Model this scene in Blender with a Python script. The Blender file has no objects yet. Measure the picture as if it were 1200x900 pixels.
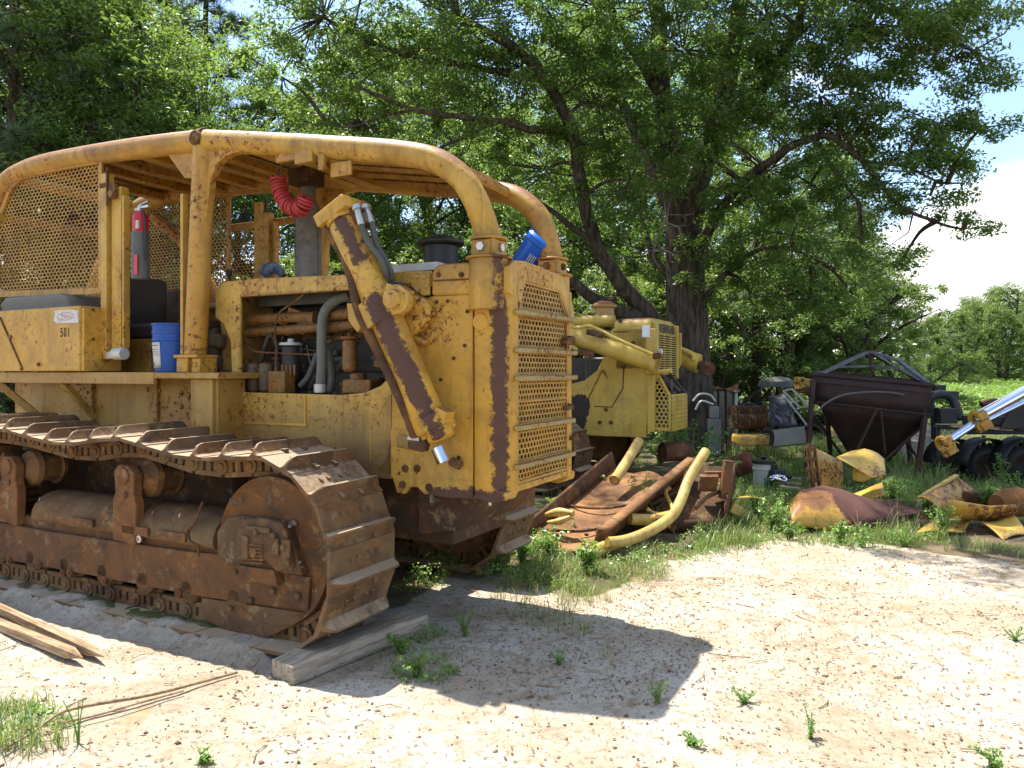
import bpy, math, random
import numpy as np
from mathutils import Vector, Matrix
R = math.radians
random.seed(7); rng = np.random.default_rng(11)
scene = bpy.context.scene
COL = scene.collection

# ------------------------------------------------------------------ survey of the place
# eye height 1.7 m, horizon and focal length measured on the photo; used to turn measured bearings into metres
F, CX, HY, EYE = 870., 600., 435., 1.7
class Frame:
    """a machine's own axes: u forward, v to its far side, z up"""
    def __init__(s, ox, oy, fx, fy):
        s.o = (ox, oy); s.f = (fx, fy); s.w = (-fy, fx); s.ang = math.atan2(fy, fx)
    def P(s, px, py, v):
        k = (px-CX)/F
        u = (k*(s.o[1]+s.w[1]*v)-s.o[0]-s.w[0]*v)/(s.f[0]-k*s.f[1])
        Y = s.o[1]+s.f[1]*u+s.w[1]*v
        return (u, v, EYE-(py-HY)*Y/F)
    def U(s, px, py, u):
        k = (px-CX)/F
        v = (k*(s.o[1]+s.f[1]*u)-s.o[0]-s.f[0]*u)/(s.w[0]-k*s.w[1])
        Y = s.o[1]+s.f[1]*u+s.w[1]*v
        return (u, v, EYE-(py-HY)*Y/F)
def W(px, py, Y):
    return ((px-CX)/F*Y, Y, EYE-(py-HY)*Y/F)
def G(px, py, z=0.):
    Y = F*(EYE-z)/(py-HY)
    return ((px-CX)/F*Y, Y, z)

# ------------------------------------------------------------------ object helpers
def tag(o, label=None, cat=None, group=None, kind=None):
    if label: o['label'] = label
    if cat: o['category'] = cat
    if group: o['group'] = group
    if kind: o['kind'] = kind
    return o
def empty(name, loc, rz=0., **k):
    o = bpy.data.objects.new(name, None); COL.objects.link(o)
    o.location = loc; o.rotation_euler = (0, 0, rz); o.empty_display_size = .2
    return tag(o, **k)
def link(name, me, mat, parent=None):
    o = bpy.data.objects.new(name, me); COL.objects.link(o)
    if mat: me.materials.append(mat)
    if parent: o.parent = parent
    return o
def children(o): return [c for c in bpy.data.objects if c.parent == o]
def copy_tree(o, parent=None, kids=None):
    c = o.copy(); COL.objects.link(c)
    if parent: c.parent = parent
    for ch in children(o): copy_tree(ch, c)
    return c

def frame_of(d):
    d = Vector(d).normalized()
    a = Vector((0, 0, 1)) if abs(d.z) < .9 else Vector((1, 0, 0))
    x = d.cross(a).normalized(); y = d.cross(x).normalized()
    return x, y, d
def catmull(pts, n=6):
    pts = [Vector(p) for p in pts]
    if len(pts) < 3: return pts
    out = []
    for i in range(len(pts)-1):
        p0 = pts[max(i-1, 0)]; p1 = pts[i]; p2 = pts[i+1]; p3 = pts[min(i+2, len(pts)-1)]
        for k in range(n):
            t = k/n
            out.append(.5*((2*p1)+(p2-p0)*t+(2*p0-5*p1+4*p2-p3)*t*t+(3*p1-p0-3*p2+p3)*t**3))
    out.append(pts[-1]); return out

class MB:
    def __init__(s): s.v = []; s.f = []
    def add(s, vs, fs):
        n = len(s.v); s.v += [tuple(q) for q in vs]; s.f += [tuple(i+n for i in f) for f in fs]; return s
    def box(s, c, d, rot=None):
        hx, hy, hz = d[0]/2, d[1]/2, d[2]/2
        vs = [Vector((x, y, z)) for x in (-hx, hx) for y in (-hy, hy) for z in (-hz, hz)]
        if rot is not None: vs = [rot @ q for q in vs]
        c = Vector(c)
        return s.add([q+c for q in vs], [(0, 1, 3, 2), (4, 6, 7, 5), (0, 4, 5, 1), (2, 3, 7, 6), (0, 2, 6, 4), (1, 5, 7, 3)])
    def bb(s, a, b):
        return s.box([(a[i]+b[i])/2 for i in range(3)], [abs(b[i]-a[i]) for i in range(3)])
    def prism(s, poly, a, b, ax='v'):
        # poly: 2-D outline; ax = the axis it is pushed along
        m = {'v': lambda p, t: (p[0], t, p[1]), 'u': lambda p, t: (t, p[0], p[1]), 'z': lambda p, t: (p[0], p[1], t)}[ax]
        n = len(poly)
        vs = [m(p, a) for p in poly]+[m(p, b) for p in poly]
        fs = [tuple(range(n)), tuple(range(2*n-1, n-1, -1))]+[(i, i+n, (i+1) % n+n, (i+1) % n) for i in range(n)]
        return s.add(vs, fs)
    def tube(s, path, r, seg=12, caps=True, smooth=0):
        path = catmull(path, smooth) if smooth else [Vector(p) for p in path]
        n = len(path)
        rr = r if isinstance(r, (list, tuple)) else [r]*n
        if len(rr) != n: rr = list(np.interp(np.linspace(0, 1, n), np.linspace(0, 1, len(rr)), rr))
        x = None; vs = []
        for i in range(n):
            d = (path[min(i+1, n-1)]-path[max(i-1, 0)]).normalized()
            if x is None: x, y, _ = frame_of(d)
            else:
                x = (x-d*x.dot(d)).normalized(); y = d.cross(x)
            for k in range(seg):
                a = 2*math.pi*k/seg
                vs.append(path[i]+(x*math.cos(a)+y*math.sin(a))*rr[i])
        fs = [(i*seg+k, i*seg+(k+1) % seg, (i+1)*seg+(k+1) % seg, (i+1)*seg+k) for i in range(n-1) for k in range(seg)]
        if caps: fs += [tuple(range(seg))[::-1], tuple((n-1)*seg+k for k in range(seg))]
        return s.add(vs, fs)
    def cyl(s, a, b, r, r2=None, seg=20):
        return s.tube([a, b], [r, r if r2 is None else r2], seg)
    def lathe(s, prof, o, d, seg=24):
        x, y, d = frame_of(d); o = Vector(o); vs = []
        for (t, r) in prof:
            for k in range(seg):
                a = 2*math.pi*k/seg
                vs.append(o+d*t+(x*math.cos(a)+y*math.sin(a))*max(r, 1e-4))
        n = len(prof)
        fs = [(i*seg+k, i*seg+(k+1) % seg, (i+1)*seg+(k+1) % seg, (i+1)*seg+k) for i in range(n-1) for k in range(seg)]
        fs += [tuple(range(seg))[::-1], tuple((n-1)*seg+k for k in range(seg))]
        return s.add(vs, fs)
    def bar(s, a, b, w, h, up=(0, 0, 1)):
        a, b = Vector(a), Vector(b); d = (b-a); L = d.length; d.normalize()
        x = d.cross(Vector(up))
        if x.length < 1e-3: x = d.cross(Vector((1, 0, 0)))
        x.normalize(); y = x.cross(d)
        return s.box((a+b)/2, (L, w, h), Matrix((d, x, y)).transposed())
    def hexa(s, q):   # bottom 4 then top 4
        return s.add(q, [(3, 2, 1, 0), (4, 5, 6, 7), (0, 1, 5, 4), (1, 2, 6, 5), (2, 3, 7, 6), (3, 0, 4, 7)])
    def bolt(s, c, d, r=.018, h=.014):
        x, y, d = frame_of(d); c = Vector(c)
        return s.tube([c, c+d*h], [r, r*.92], 6)
    def plate(s, q, t):   # quad sheet with thickness
        q = [Vector(p) for p in q]; n = (q[1]-q[0]).cross(q[3]-q[0]).normalized()*t
        return s.hexa(q+[p+n for p in q])
    def sheet(s, fn, nu, nv):
        vs = [fn(i/nu, j/nv) for i in range(nu+1) for j in range(nv+1)]
        fs = [(i*(nv+1)+j, i*(nv+1)+j+1, (i+1)*(nv+1)+j+1, (i+1)*(nv+1)+j) for i in range(nu) for j in range(nv)]
        return s.add(vs, fs)
    def build(s, name, mat, parent=None, bevel=0., ang=35, solid=0., seg=2, jit=0.):
        me = bpy.data.meshes.new(name)
        me.from_pydata([tuple(q) for q in s.v], [], s.f); me.validate()
        if not solid:
            import bmesh
            b = bmesh.new(); b.from_mesh(me); bmesh.ops.recalc_face_normals(b, faces=b.faces); b.to_mesh(me); b.free()
        for p in me.polygons: p.use_smooth = True
        me.set_sharp_from_angle(angle=R(ang))
        o = link(name, me, mat, parent)
        if solid:
            m = o.modifiers.new('solid', 'SOLIDIFY'); m.thickness = solid; m.offset = 0
        if bevel:
            m = o.modifiers.new('bevel', 'BEVEL'); m.width = bevel; m.segments = seg; m.limit_method = 'ANGLE'; m.angle_limit = R(38)
        return o
def ngon(r, n, cx=0, cy=0, a0=0): return [(cx+r*math.cos(a0+2*math.pi*i/n), cy+r*math.sin(a0+2*math.pi*i/n)) for i in range(n)]
def rrect(x0, y0, x1, y1, r, n=5):
    out = []
    for cx, cy, a in ((x1-r, y1-r, 0), (x0+r, y1-r, 90), (x0+r, y0+r, 180), (x1-r, y0+r, 270)):
        for k in range(n+1):
            t = R(a+90*k/n); out.append((cx+r*math.cos(t), cy+r*math.sin(t)))
    return out
def inside(poly, x, y):
    c = False; n = len(poly)
    for i in range(n):
        (x1, y1), (x2, y2) = poly[i], poly[(i+1) % n]
        if (y1 > y) != (y2 > y) and x < (x2-x1)*(y-y1)/(y2-y1)+x1: c = not c
    return c
def perf(mp, poly, px, py, k, t, mb=None, shape=None):
    """perforated sheet: real holes. mp(a,b,depth) -> point; px,py cell pitch; k = hole / cell"""
    mb = mb or MB()
    xs = [p[0] for p in poly]; ys = [p[1] for p in poly]
    j = 0; y = min(ys)
    while y <= max(ys):
        x = min(xs)+(px/2 if j % 2 else 0)
        while x <= max(xs):
            if inside(poly, x, y):
                o = [(x, y+py*2/3), (x+px/2, y+py/3), (x+px/2, y-py/3), (x, y-py*2/3), (x-px/2, y-py/3), (x-px/2, y+py/3)]
                i_ = [(x+(a-x)*k, y+(b-y)*k) for a, b in o]
                vs = [mp(a, b, 0) for a, b in o]+[mp(a, b, 0) for a, b in i_]+[mp(a, b, t) for a, b in i_]
                fs = []
                for q in range(6):
                    r_ = (q+1) % 6
                    fs += [(q, r_, 6+r_, 6+q), (6+q, 6+r_, 12+r_, 12+q)]
                mb.add(vs, fs)
            x += px
        y += py; j += 1
    return mb

# ------------------------------------------------------------------ materials
class NT:
    def __init__(s, name):
        s.m = bpy.data.materials.new(name); s.m.use_nodes = True
        s.t = s.m.node_tree; s.t.nodes.clear()
        s.out = s.n('ShaderNodeOutputMaterial')
    def n(s, typ, **k):
        x = s.t.nodes.new(typ)
        for a, b in k.items():
            setattr(x, a, b)
        return x
    def l(s, a, b): s.t.links.new(a, b)
    def put(s, sock, val):
        if hasattr(val, 'is_output') or isinstance(val, bpy.types.NodeSocket): s.l(val, sock)
        elif isinstance(val, (tuple, list)) and len(val) == 3 and sock.type == 'RGBA': sock.default_value = (*val, 1)
        else: sock.default_value = val
    def coord(s, which='Object', scale=None, loc=None):
        c = s.n('ShaderNodeTexCoord').outputs[which]
        if scale:
            m = s.n('ShaderNodeMapping'); s.l(c, m.inputs[0]); m.inputs['Scale'].default_value = scale
            if loc: m.inputs['Location'].default_value = loc
            return m.outputs[0]
        return c
    def noise(s, co, scale, detail=4, rough=.55, dist=0.):
        x = s.n('ShaderNodeTexNoise'); s.l(co, x.inputs['Vector'])
        x.inputs['Scale'].default_value = scale; x.inputs['Detail'].default_value = detail
        x.inputs['Roughness'].default_value = rough; x.inputs['Distortion'].default_value = dist
        return x.outputs[0]
    def math(s, op, a, b=0., c=None, clamp=False):
        x = s.n('ShaderNodeMath', operation=op); x.use_clamp = clamp
        s.put(x.inputs[0], a); s.put(x.inputs[1], b)
        if c is not None: s.put(x.inputs[2], c)
        return x.outputs[0]
    def ramp(s, v, a, b, lo=0., hi=1.):
        x = s.n('ShaderNodeMapRange'); x.interpolation_type = 'SMOOTHSTEP'
        s.l(v, x.inputs[0]); s.put(x.inputs[1], a); s.put(x.inputs[2], b); s.put(x.inputs[3], lo); s.put(x.inputs[4], hi)
        return x.outputs[0]
    def mix(s, f, a, b, mode='MIX'):
        x = s.n('ShaderNodeMix', data_type='RGBA', blend_type=mode)
        s.put(x.inputs[0], f); s.put(x.inputs[6], a); s.put(x.inputs[7], b)
        return x.outputs[2]
    def bump(s, h, st=.3, d=.01, nrm=None):
        x = s.n('ShaderNodeBump'); s.l(h, x.inputs['Height'])
        x.inputs['Strength'].default_value = st; x.inputs['Distance'].default_value = d
        if nrm: s.l(nrm, x.inputs['Normal'])
        return x.outputs[0]
    def finish(s, col, rough=.6, metal=0., nrm=None, spec=.5, **k):
        p = s.n('ShaderNodeBsdfPrincipled')
        s.put(p.inputs['Base Color'], col); s.put(p.inputs['Roughness'], rough); s.put(p.inputs['Metallic'], metal)
        s.put(p.inputs['Specular IOR Level'], spec)
        for a, b in k.items(): s.put(p.inputs[a], b)
        if nrm: s.l(nrm, p.inputs['Normal'])
        s.l(p.outputs[0], s.out.inputs[0]); s.p = p
        return s.m
RUST1, RUST2, RUST3 = (.19, .078, .021), (.070, .033, .014), (.37, .16, .032)
def rust_col(t, co):
    c = t.mix(t.ramp(t.noise(co, 3.2, 6, .65), .35, .65), RUST1, RUST2)
    c = t.mix(t.ramp(t.noise(co, 9, 6, .7), .52, .72, 0, .8), c, RUST3)
    return t.mix(t.ramp(t.noise(co, 70, 3, .7), .4, .75, 0, .45), c, (.05, .02, .012))
def paint(name, base, rust=.5, patches=(), top=0., dirt=.35, fade=(.62, .42, .11), rough=.5, primer=(.125, .060, .040), chips=1., lower=None):
    """old machine paint: faded, chipped to rust, with worn-through areas where given (segment a-b, radius)"""
    t = NT(name); co = t.coord('Object')
    c = t.mix(t.ramp(t.noise(co, 1.6, 5, .6), .35, .72, 0, .55), base, fade)
    c = t.mix(t.ramp(t.noise(co, 5, 7, .7), .45, .7, 0, .3), c, tuple(x*.72 for x in base))
    st = t.noise(t.coord('Object', (9, 9, .8)), 1.5, 6, .65)     # rain streaks
    c = t.mix(t.ramp(st, .5, .74, 0, dirt), c, (.16, .095, .035))
    c = t.mix(t.ramp(t.noise(co, 2.6, 8, .68, .5), .40, .72, 0, min(1, dirt*1.5)), c, (.26, .135, .03))
    zone = t.ramp(t.noise(co, 1.9, 4, .6), .34, .68)
    thr = t.math('MULTIPLY_ADD', zone, -.13*rust-.03, .70-.045*rust)
    ch = t.noise(co, 26, 10, .74, .4)
    m = t.ramp(ch, thr, t.math('ADD', thr, .018))
    sp = t.noise(co, 62, 5, .65)
    m2 = t.ramp(sp, t.math('MULTIPLY_ADD', zone, -.07*rust*chips-.015, .70), t.math('MULTIPLY_ADD', zone, -.07*rust*chips-.015, .72))
    m = t.math('MAXIMUM', m, m2)
    halo = t.ramp(ch, t.math('SUBTRACT', thr, .10), thr, 0, .75)
    if top:
        g = t.n('ShaderNodeNewGeometry'); s_ = t.n('ShaderNodeSeparateXYZ'); t.l(g.outputs['Normal'], s_.inputs[0])
        tm = t.ramp(t.math('MULTIPLY_ADD', t.noise(co, 14, 8, .75), .9, s_.outputs[2]), 1.28-top*.35, 1.5-top*.35)
        tm2 = t.ramp(t.math('MULTIPLY_ADD', t.noise(co, 9, 9, .78, .4), 1.5, s_.outputs[2]), 1.42-top*.2, 1.62-top*.2, 0, .85)
        halo = t.math('MAXIMUM', halo, t.math('MULTIPLY', tm, .75))
    c = t.mix(halo, c, (.38, .155, .030))
    if top: c = t.mix(tm2, c, t.mix(t.noise(co, 22, 6, .7), (.30, .125, .05), (.16, .07, .035)))
    dr = t.ramp(t.noise(t.coord('Object', (16, 16, 1.1)), 1.2, 7, .7), .53, .66, 0, min(.8, dirt*1.2)); c = t.mix(t.math('MULTIPLY', dr, t.ramp(t.noise(co, 1.1, 4, .6), .42, .62)), c, (.20, .095, .028))
    rc = rust_col(t, co)
    c = t.mix(m, c, rc)
    pm = None
    wob = t.math('MULTIPLY', t.math('SUBTRACT', t.noise(co, 15, 10, .82), .5), .20)
    for (a, b, r_) in patches:
        a, b = Vector(a), Vector(b); d = b-a; L = d.length_squared
        v = t.n('ShaderNodeVectorMath', operation='SUBTRACT'); t.l(co, v.inputs[0]); v.inputs[1].default_value = a
        dt = t.n('ShaderNodeVectorMath', operation='DOT_PRODUCT'); t.l(v.outputs[0], dt.inputs[0]); dt.inputs[1].default_value = d
        h = t.math('DIVIDE', dt.outputs['Value'], L if L > 1e-6 else 1., clamp=True)
        sc = t.n('ShaderNodeVectorMath', operation='SCALE'); sc.inputs[0].default_value = d; t.l(h, sc.inputs['Scale'])
        df = t.n('ShaderNodeVectorMath', operation='SUBTRACT'); t.l(v.outputs[0], df.inputs[0]); t.l(sc.outputs[0], df.inputs[1])
        ln = t.n('ShaderNodeVectorMath', operation='LENGTH'); t.l(df.outputs[0], ln.inputs[0])
        e = t.ramp(t.math('ADD', ln.outputs['Value'], wob), r_, r_-.012)
        pm = e if pm is None else t.math('MAXIMUM', pm, e)
    if pm is not None:
        c = t.mix(pm, c, t.mix(t.noise(co, 6, 5), primer, tuple(x*.6 for x in primer)))
        m = t.math('MAXIMUM', m, pm)
    if lower:     # mud and grease caked on below a level
        s_ = t.n('ShaderNodeSeparateXYZ'); t.l(co, s_.inputs[0])
        lm = t.ramp(t.math('MULTIPLY_ADD', t.noise(co, 3.5, 6, .65), .5, s_.outputs[2]), lower[0]+.28, lower[1]+.28, .8, 0)
        c = t.mix(lm, c, (.10, .055, .03))
    h = t.math('SUBTRACT', t.math('MULTIPLY', t.noise(co, 45, 4), .35), m)
    return t.finish(c, t.math('MULTIPLY_ADD', m, .32, rough), nrm=t.bump(h, .55, .004), spec=.4)
def rusty(name, amt=1., tint=None, shine=0., sunlit_dust=None):
    t = NT(name); co = t.coord('Object')
    va = t.n('ShaderNodeVectorMath', operation='ADD'); t.l(co, va.inputs[0]); rn = t.n('ShaderNodeObjectInfo').outputs['Random']; t.l(t.math('MULTIPLY', rn, 41.), va.inputs[1]); co = va.outputs[0]; c = rust_col(t, co)
    if tint: c = t.mix(t.ramp(t.noise(co, 2.3, 5, .6), .3, .7, 0, amt), c, tint)
    c = t.mix(t.ramp(t.noise(co, 1.3, 3), .5, .75, 0, .5), c, (.05, .032, .024))
    c = t.mix(t.ramp(t.noise(co, 7, 8, .72, .5), .55, .64, 0, .75), c, (.26, .18, .085))
    c = t.mix(t.ramp(t.noise(co, 4.2, 9, .72, .8), .52, .64, 0, .6), c, (.050, .034, .024))
    c = t.mix(t.math('MULTIPLY', rn, .2), c, (.06, .04, .028))
    if sunlit_dust:
        s_ = t.n('ShaderNodeSeparateXYZ'); t.l(t.n('ShaderNodeNewGeometry').outputs['Normal'], s_.inputs[0])
        c = t.mix(t.ramp(t.math('MULTIPLY_ADD', t.noise(co, 13, 8, .7), .8, s_.outputs[2]), .98, 1.32, 0, .9), c, sunlit_dust)  # pale dusty tone on upward faces, lightened to paint in their sunlit look
    n = t.noise(co, 28, 8, .7)
    return t.finish(c, .82-shine, shine, nrm=t.bump(n, .6, .006), spec=.3)
def plain(name, col, rough=.6, metal=0., var=.35, scale=8., bump=.15, spec=.5, dark=None, **k):
    t = NT(name); co = t.coord('Object')
    c = t.mix(t.ramp(t.noise(co, scale, 6, .65), .35, .7, 0, var), col, dark or tuple(x*.45 for x in col))
    n = t.noise(co, scale*4, 6, .65)
    return t.finish(c, t.math('MULTIPLY_ADD', n, .2, rough-.1), metal, t.bump(n, bump, .004), spec, **k)
EXPO = 1.12
# ================================================================== THE NEAR BULLDOZER
D = Frame(-1.3135, 4.312, .8861, -.4634)
P, U = D.P, D.U
CV = 1.32                      # centre line of the tractor
def mir(p): return (p[0], 2*CV-p[1], p[2])
YEL = (.57, .315, .036)
M = {}
M['yel'] = paint('machine_yellow', YEL, .6, top=.5, dirt=.5)
M['yel_clean'] = paint('machine_yellow_fresher', (.60, .315, .032), .5, top=.3, dirt=.5)
M['yel_roof'] = paint('machine_yellow_roof', (.50, .255, .030), .8, top=1.15, dirt=.6, fade=(.52, .31, .075))
M['yel_dirty'] = paint('machine_yellow_grimy', (.38, .23, .048), .75, dirt=.8, fade=(.36, .23, .07))
gb, gt = P(572, 340, .78), P(567, 575, .78)
M['yel_guard'] = paint('radiator_guard_paint', (.57, .30, .030), .7, patches=[((.99, .785, 1.0), (.98, .785, 2.12), .060), ((.50, .8, .90), (.98, .8, .92), .060)], top=.7, dirt=.45)
M['yel_side'] = paint('side_panel_paint', (.56, .33, .055), .65, lower=(.95, 1.62), fade=(.60, .42, .12), dirt=.5)
M['yel_cyl'] = paint('cylinder_paint', (.60, .32, .030), .6, top=.4, dirt=.5, patches=[((-.03, .53, 2.66), (.10, .53, 2.42), .050), ((.22, .53, 2.14), (.58, .53, 1.52), .068), ((.63, .53, 1.44), (.72, .53, 1.30), .05)])
M['yel_post'] = paint('rops_post_paint', (.55, .30, .038), .6, patches=[((1.06, .75, 2.10), (1.05, .75, 2.42), .085), ((1.02, .76, 2.55), (.95, .72, 2.85), .04)], top=1.1, dirt=.6)
M['yel_bay_shaded'] = paint('shade_darkened_engine_yellow', (.115, .066, .018), 1., dirt=1., fade=(.09, .055, .022))  # machine yellow darkened to paint in engine-bay shade, with heavy dirt and rust
M['rust'] = rusty('bare_rust')
M['rust_track'] = rusty('rusty_track_steel', .8, (.18, .115, .050))
M['rust_shoe'] = rusty('weathered_shoe_steel', .8, (.22, .145, .075), sunlit_dust=(.40, .305, .20))
M['rust_orange'] = rusty('orange_rust', .6, (.26, .105, .035))
M['rust_frame'] = rusty('track_frame_rust', .6, (.17, .075, .026))
M['rust_dark'] = rusty('dark_rust', .8, (.05, .028, .018))
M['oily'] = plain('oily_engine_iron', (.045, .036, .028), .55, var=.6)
M['oily_brown'] = plain('greasy_brown_iron', (.13, .085, .045), .7, var=.7)
M['black'] = plain('black_paint', (.018, .018, .018), .5)
M['rubber'] = plain('grey_rubber_hose', (.09, .088, .08), .7)
M['zinc'] = plain('zinc_fitting', (.55, .53, .48), .35, .8, var=.3)
M['chrome'] = plain('chrome_rod', (.85, .85, .88), .09, 1., var=.05, bump=.02)
M['pale_metal'] = plain('pale_aluminium_trim', (.58, .56, .50), .5, .3, var=.3)
M['stack'] = plain('grey_scorched_exhaust', (.24, .215, .175), .7, .2, var=.8, scale=5, dark=(.07, .05, .035))
M['core'] = plain('radiator_core', (.030, .024, .018), .8, var=.5, scale=20)
M['vinyl'] = plain('worn_seat_vinyl', (.05, .042, .035), .6, var=.5)
M['cork'] = plain('packed_dirt', (.21, .175, .13), .95, var=.7, scale=14, bump=.6)

dz = empty('bulldozer', (D.o[0], D.o[1], 0), D.ang, label='large weathered yellow bulldozer with canopy and rusty tracks, nearest to the camera', cat='bulldozer')

# ---- tracks ---------------------------------------------------------------
def loop_path():
    px = [(0, 502), (24, 507.5), (48, 516), (70, 519.4), (97, 518.5), (128, 510), (158, 517.6), (191, 531), (222, 535), (253, 538), (286, 531), (321, 538), (334, 547), (370, 590), (387, 647), (387, 697), (370, 748), (335, 772)]
    q = [(P(x, y, 0)[0], P(x, y, 0)[2]) for x, y in px]
    rear = [(-3.2, .03), (-3.55, .06), (-3.85, .22), (-4.05, .45), (-4.1, .72), (-4.0, 1.0), (-3.78, 1.2), (-3.5, 1.28), (-3.2, 1.27)]
    q[-1] = (0.0, .035)
    return q+[(-1.0, .03), (-2.0, .03)]+rear
LP = loop_path()
def resample(path, n):
    pts = [Vector(p) for p in path]+[Vector(path[0])]
    d = [0]
    for a, b in zip(pts, pts[1:]): d.append(d[-1]+(b-a).length)
    out = []
    for k in range(n):
        t = d[-1]*k/n
        i = max(j for j in range(len(d)) if d[j] <= t+1e-9); i = min(i, len(pts)-2)
        out.append(pts[i]+(pts[i+1]-pts[i])*((t-d[i])/(d[i+1]-d[i])))
    return out, d[-1]
LP = [Vector(p) for p in LP]
LP = LP[14:]+LP[:14]            # start at a shoe joint on the idler
_, LEN = resample(LP, 10)
NS = round(LEN/.262)
SP, _ = resample(LP, NS)
PITCH = LEN/NS
def shoe_mesh():
    L = PITCH*.985
    mb = MB()
    prof = [(0, -.022), (0, 0), (.62, .002), (.675, .055), (.70, .082), (.755, .084), (.785, .070), (.83, .030), (.90, .014), (1, .006), (1, -.022)]
    vs = []; st = [(0, .12), (.018, .5), (.045, .88), (.075, 1), (.3, 1.), (.525, 1), (.555, .88), (.582, .5), (.6, .12)]
    for v, k in st:
        for s_, n_ in prof:
            vs.append((s_*L, v, n_ if n_ < .01 else .006+(n_-.006)*k))
    n = len(prof); fs = []
    for i in range(len(st)-1):
        for j in range(n):
            fs.append((i*n+j, i*n+(j+1) % n, (i+1)*n+(j+1) % n, (i+1)*n+j))
    fs += [tuple(range(n))[::-1], tuple((len(st)-1)*n+j for j in range(n))]
    mb.add(vs, fs)
    for v in (.18, .245, .355, .42):
        mb.bolt((L*.30, v, 0), (0, 0, 1), .017, .012)
    for v in (.215, .385):
        mb.box((L*.90, v, .012), (.05, .034, .034))
    return mb
def make_track(v0, first_shoe=None):
    ch = MB()
    for i in range(NS):
        a, b = SP[i], SP[(i+1) % NS]; d = (b-a); L = d.length; d.normalize(); n = Vector((-d.y, d.x))
        def q(s, o, v): p = a+d*(s*L)+n*o; return (p.x, v0+v, p.y)
        for v in (.17, .39):
            def slab(s0, s1, o0, o1):
                o0 = o0*1.15; o1 = o1 if o1 > -.09 else o1*1.15
                ch.hexa([q(s0, o0, v), q(s1, o0, v), q(s1, o0, v+.045), q(s0, o0, v+.045), q(s0, o1, v), q(s1, o1, v), q(s1, o1, v+.045), q(s0, o1, v+.045)])
            slab(.04, .98, -.128, -.098); slab(.02, .98, -.045, -.023)
            slab(.04, .32, -.098, -.045); slab(.42, .60, -.098, -.045); slab(.70, .98, -.098, -.045)
            ch.cyl(q(0, -.078, v-.014), q(0, -.078, v+.06), .050, seg=14)
            ch.cyl(q(0, -.078, v-.024), q(0, -.078, v), .026, seg=10)
        ch.cyl(q(0, -.078, .2), q(0, -.078, .40), .036, seg=10)
    c = ch.build('track_chain', M['rust_track'], dz, bevel=.004)
    for i in range(NS):
        a, b = SP[i], SP[(i+1) % NS]; d = b-a
        if first_shoe is None:
            o = shoe_mesh().build('track_shoe', M['rust_shoe'], c, bevel=.004); first_shoe = o
        else:
            o = first_shoe.copy(); COL.objects.link(o); o.parent = c
        o.location = (a.x, v0, a.y); o.rotation_euler = (R(random.uniform(-.4, .4)), -math.atan2(d.y, d.x)+R(random.uniform(-.8, .8)), 0)
    return first_shoe
fs = make_track(0.)
make_track(2*CV-.6, fs)

IC = (-.245, .60)
def idler(v0):
    o = MB()
    o.lathe([(0, .05), (0, .10), (-.02, .12), (-.02, .14), (.03, .19), (.045, .40), (.03, .44), (.02, .455), (.04, .462), (.15, .462), (.17, .49), (.23, .49), (.25, .462), (.36, .462), (.38, .44), (.355, .40), (.37, .19), (.42, .12), (.42, .05)], (IC[0], v0, IC[1]), (0, 1, 0), 56)
    o.build('idler_wheel', M['rust_frame'], dz, bevel=.003)
idler(.105); idler(2*CV-.6+.105)
def sprocket(v0):
    o = MB(); pts = []
    for k in range(26):
        a = 2*math.pi*k/26
        for da, r_ in ((-.07, .40), (-.03, .46), (.03, .46), (.07, .40)):
            pts.append((-3.52+r_*math.cos(a+da), .66+r_*math.sin(a+da)))
    o.prism(pts, v0+.2, v0+.4)
    o.lathe([(0, .12), (.02, .26), (.18, .3), (.30, .3), (.5, .1)], (-3.52, v0-.02, .66), (0, 1, 0), 32)
    o.build('sprocket', M['rust_orange'], dz, bevel=.004)
sprocket(0.); sprocket(2*CV-.6)

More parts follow.
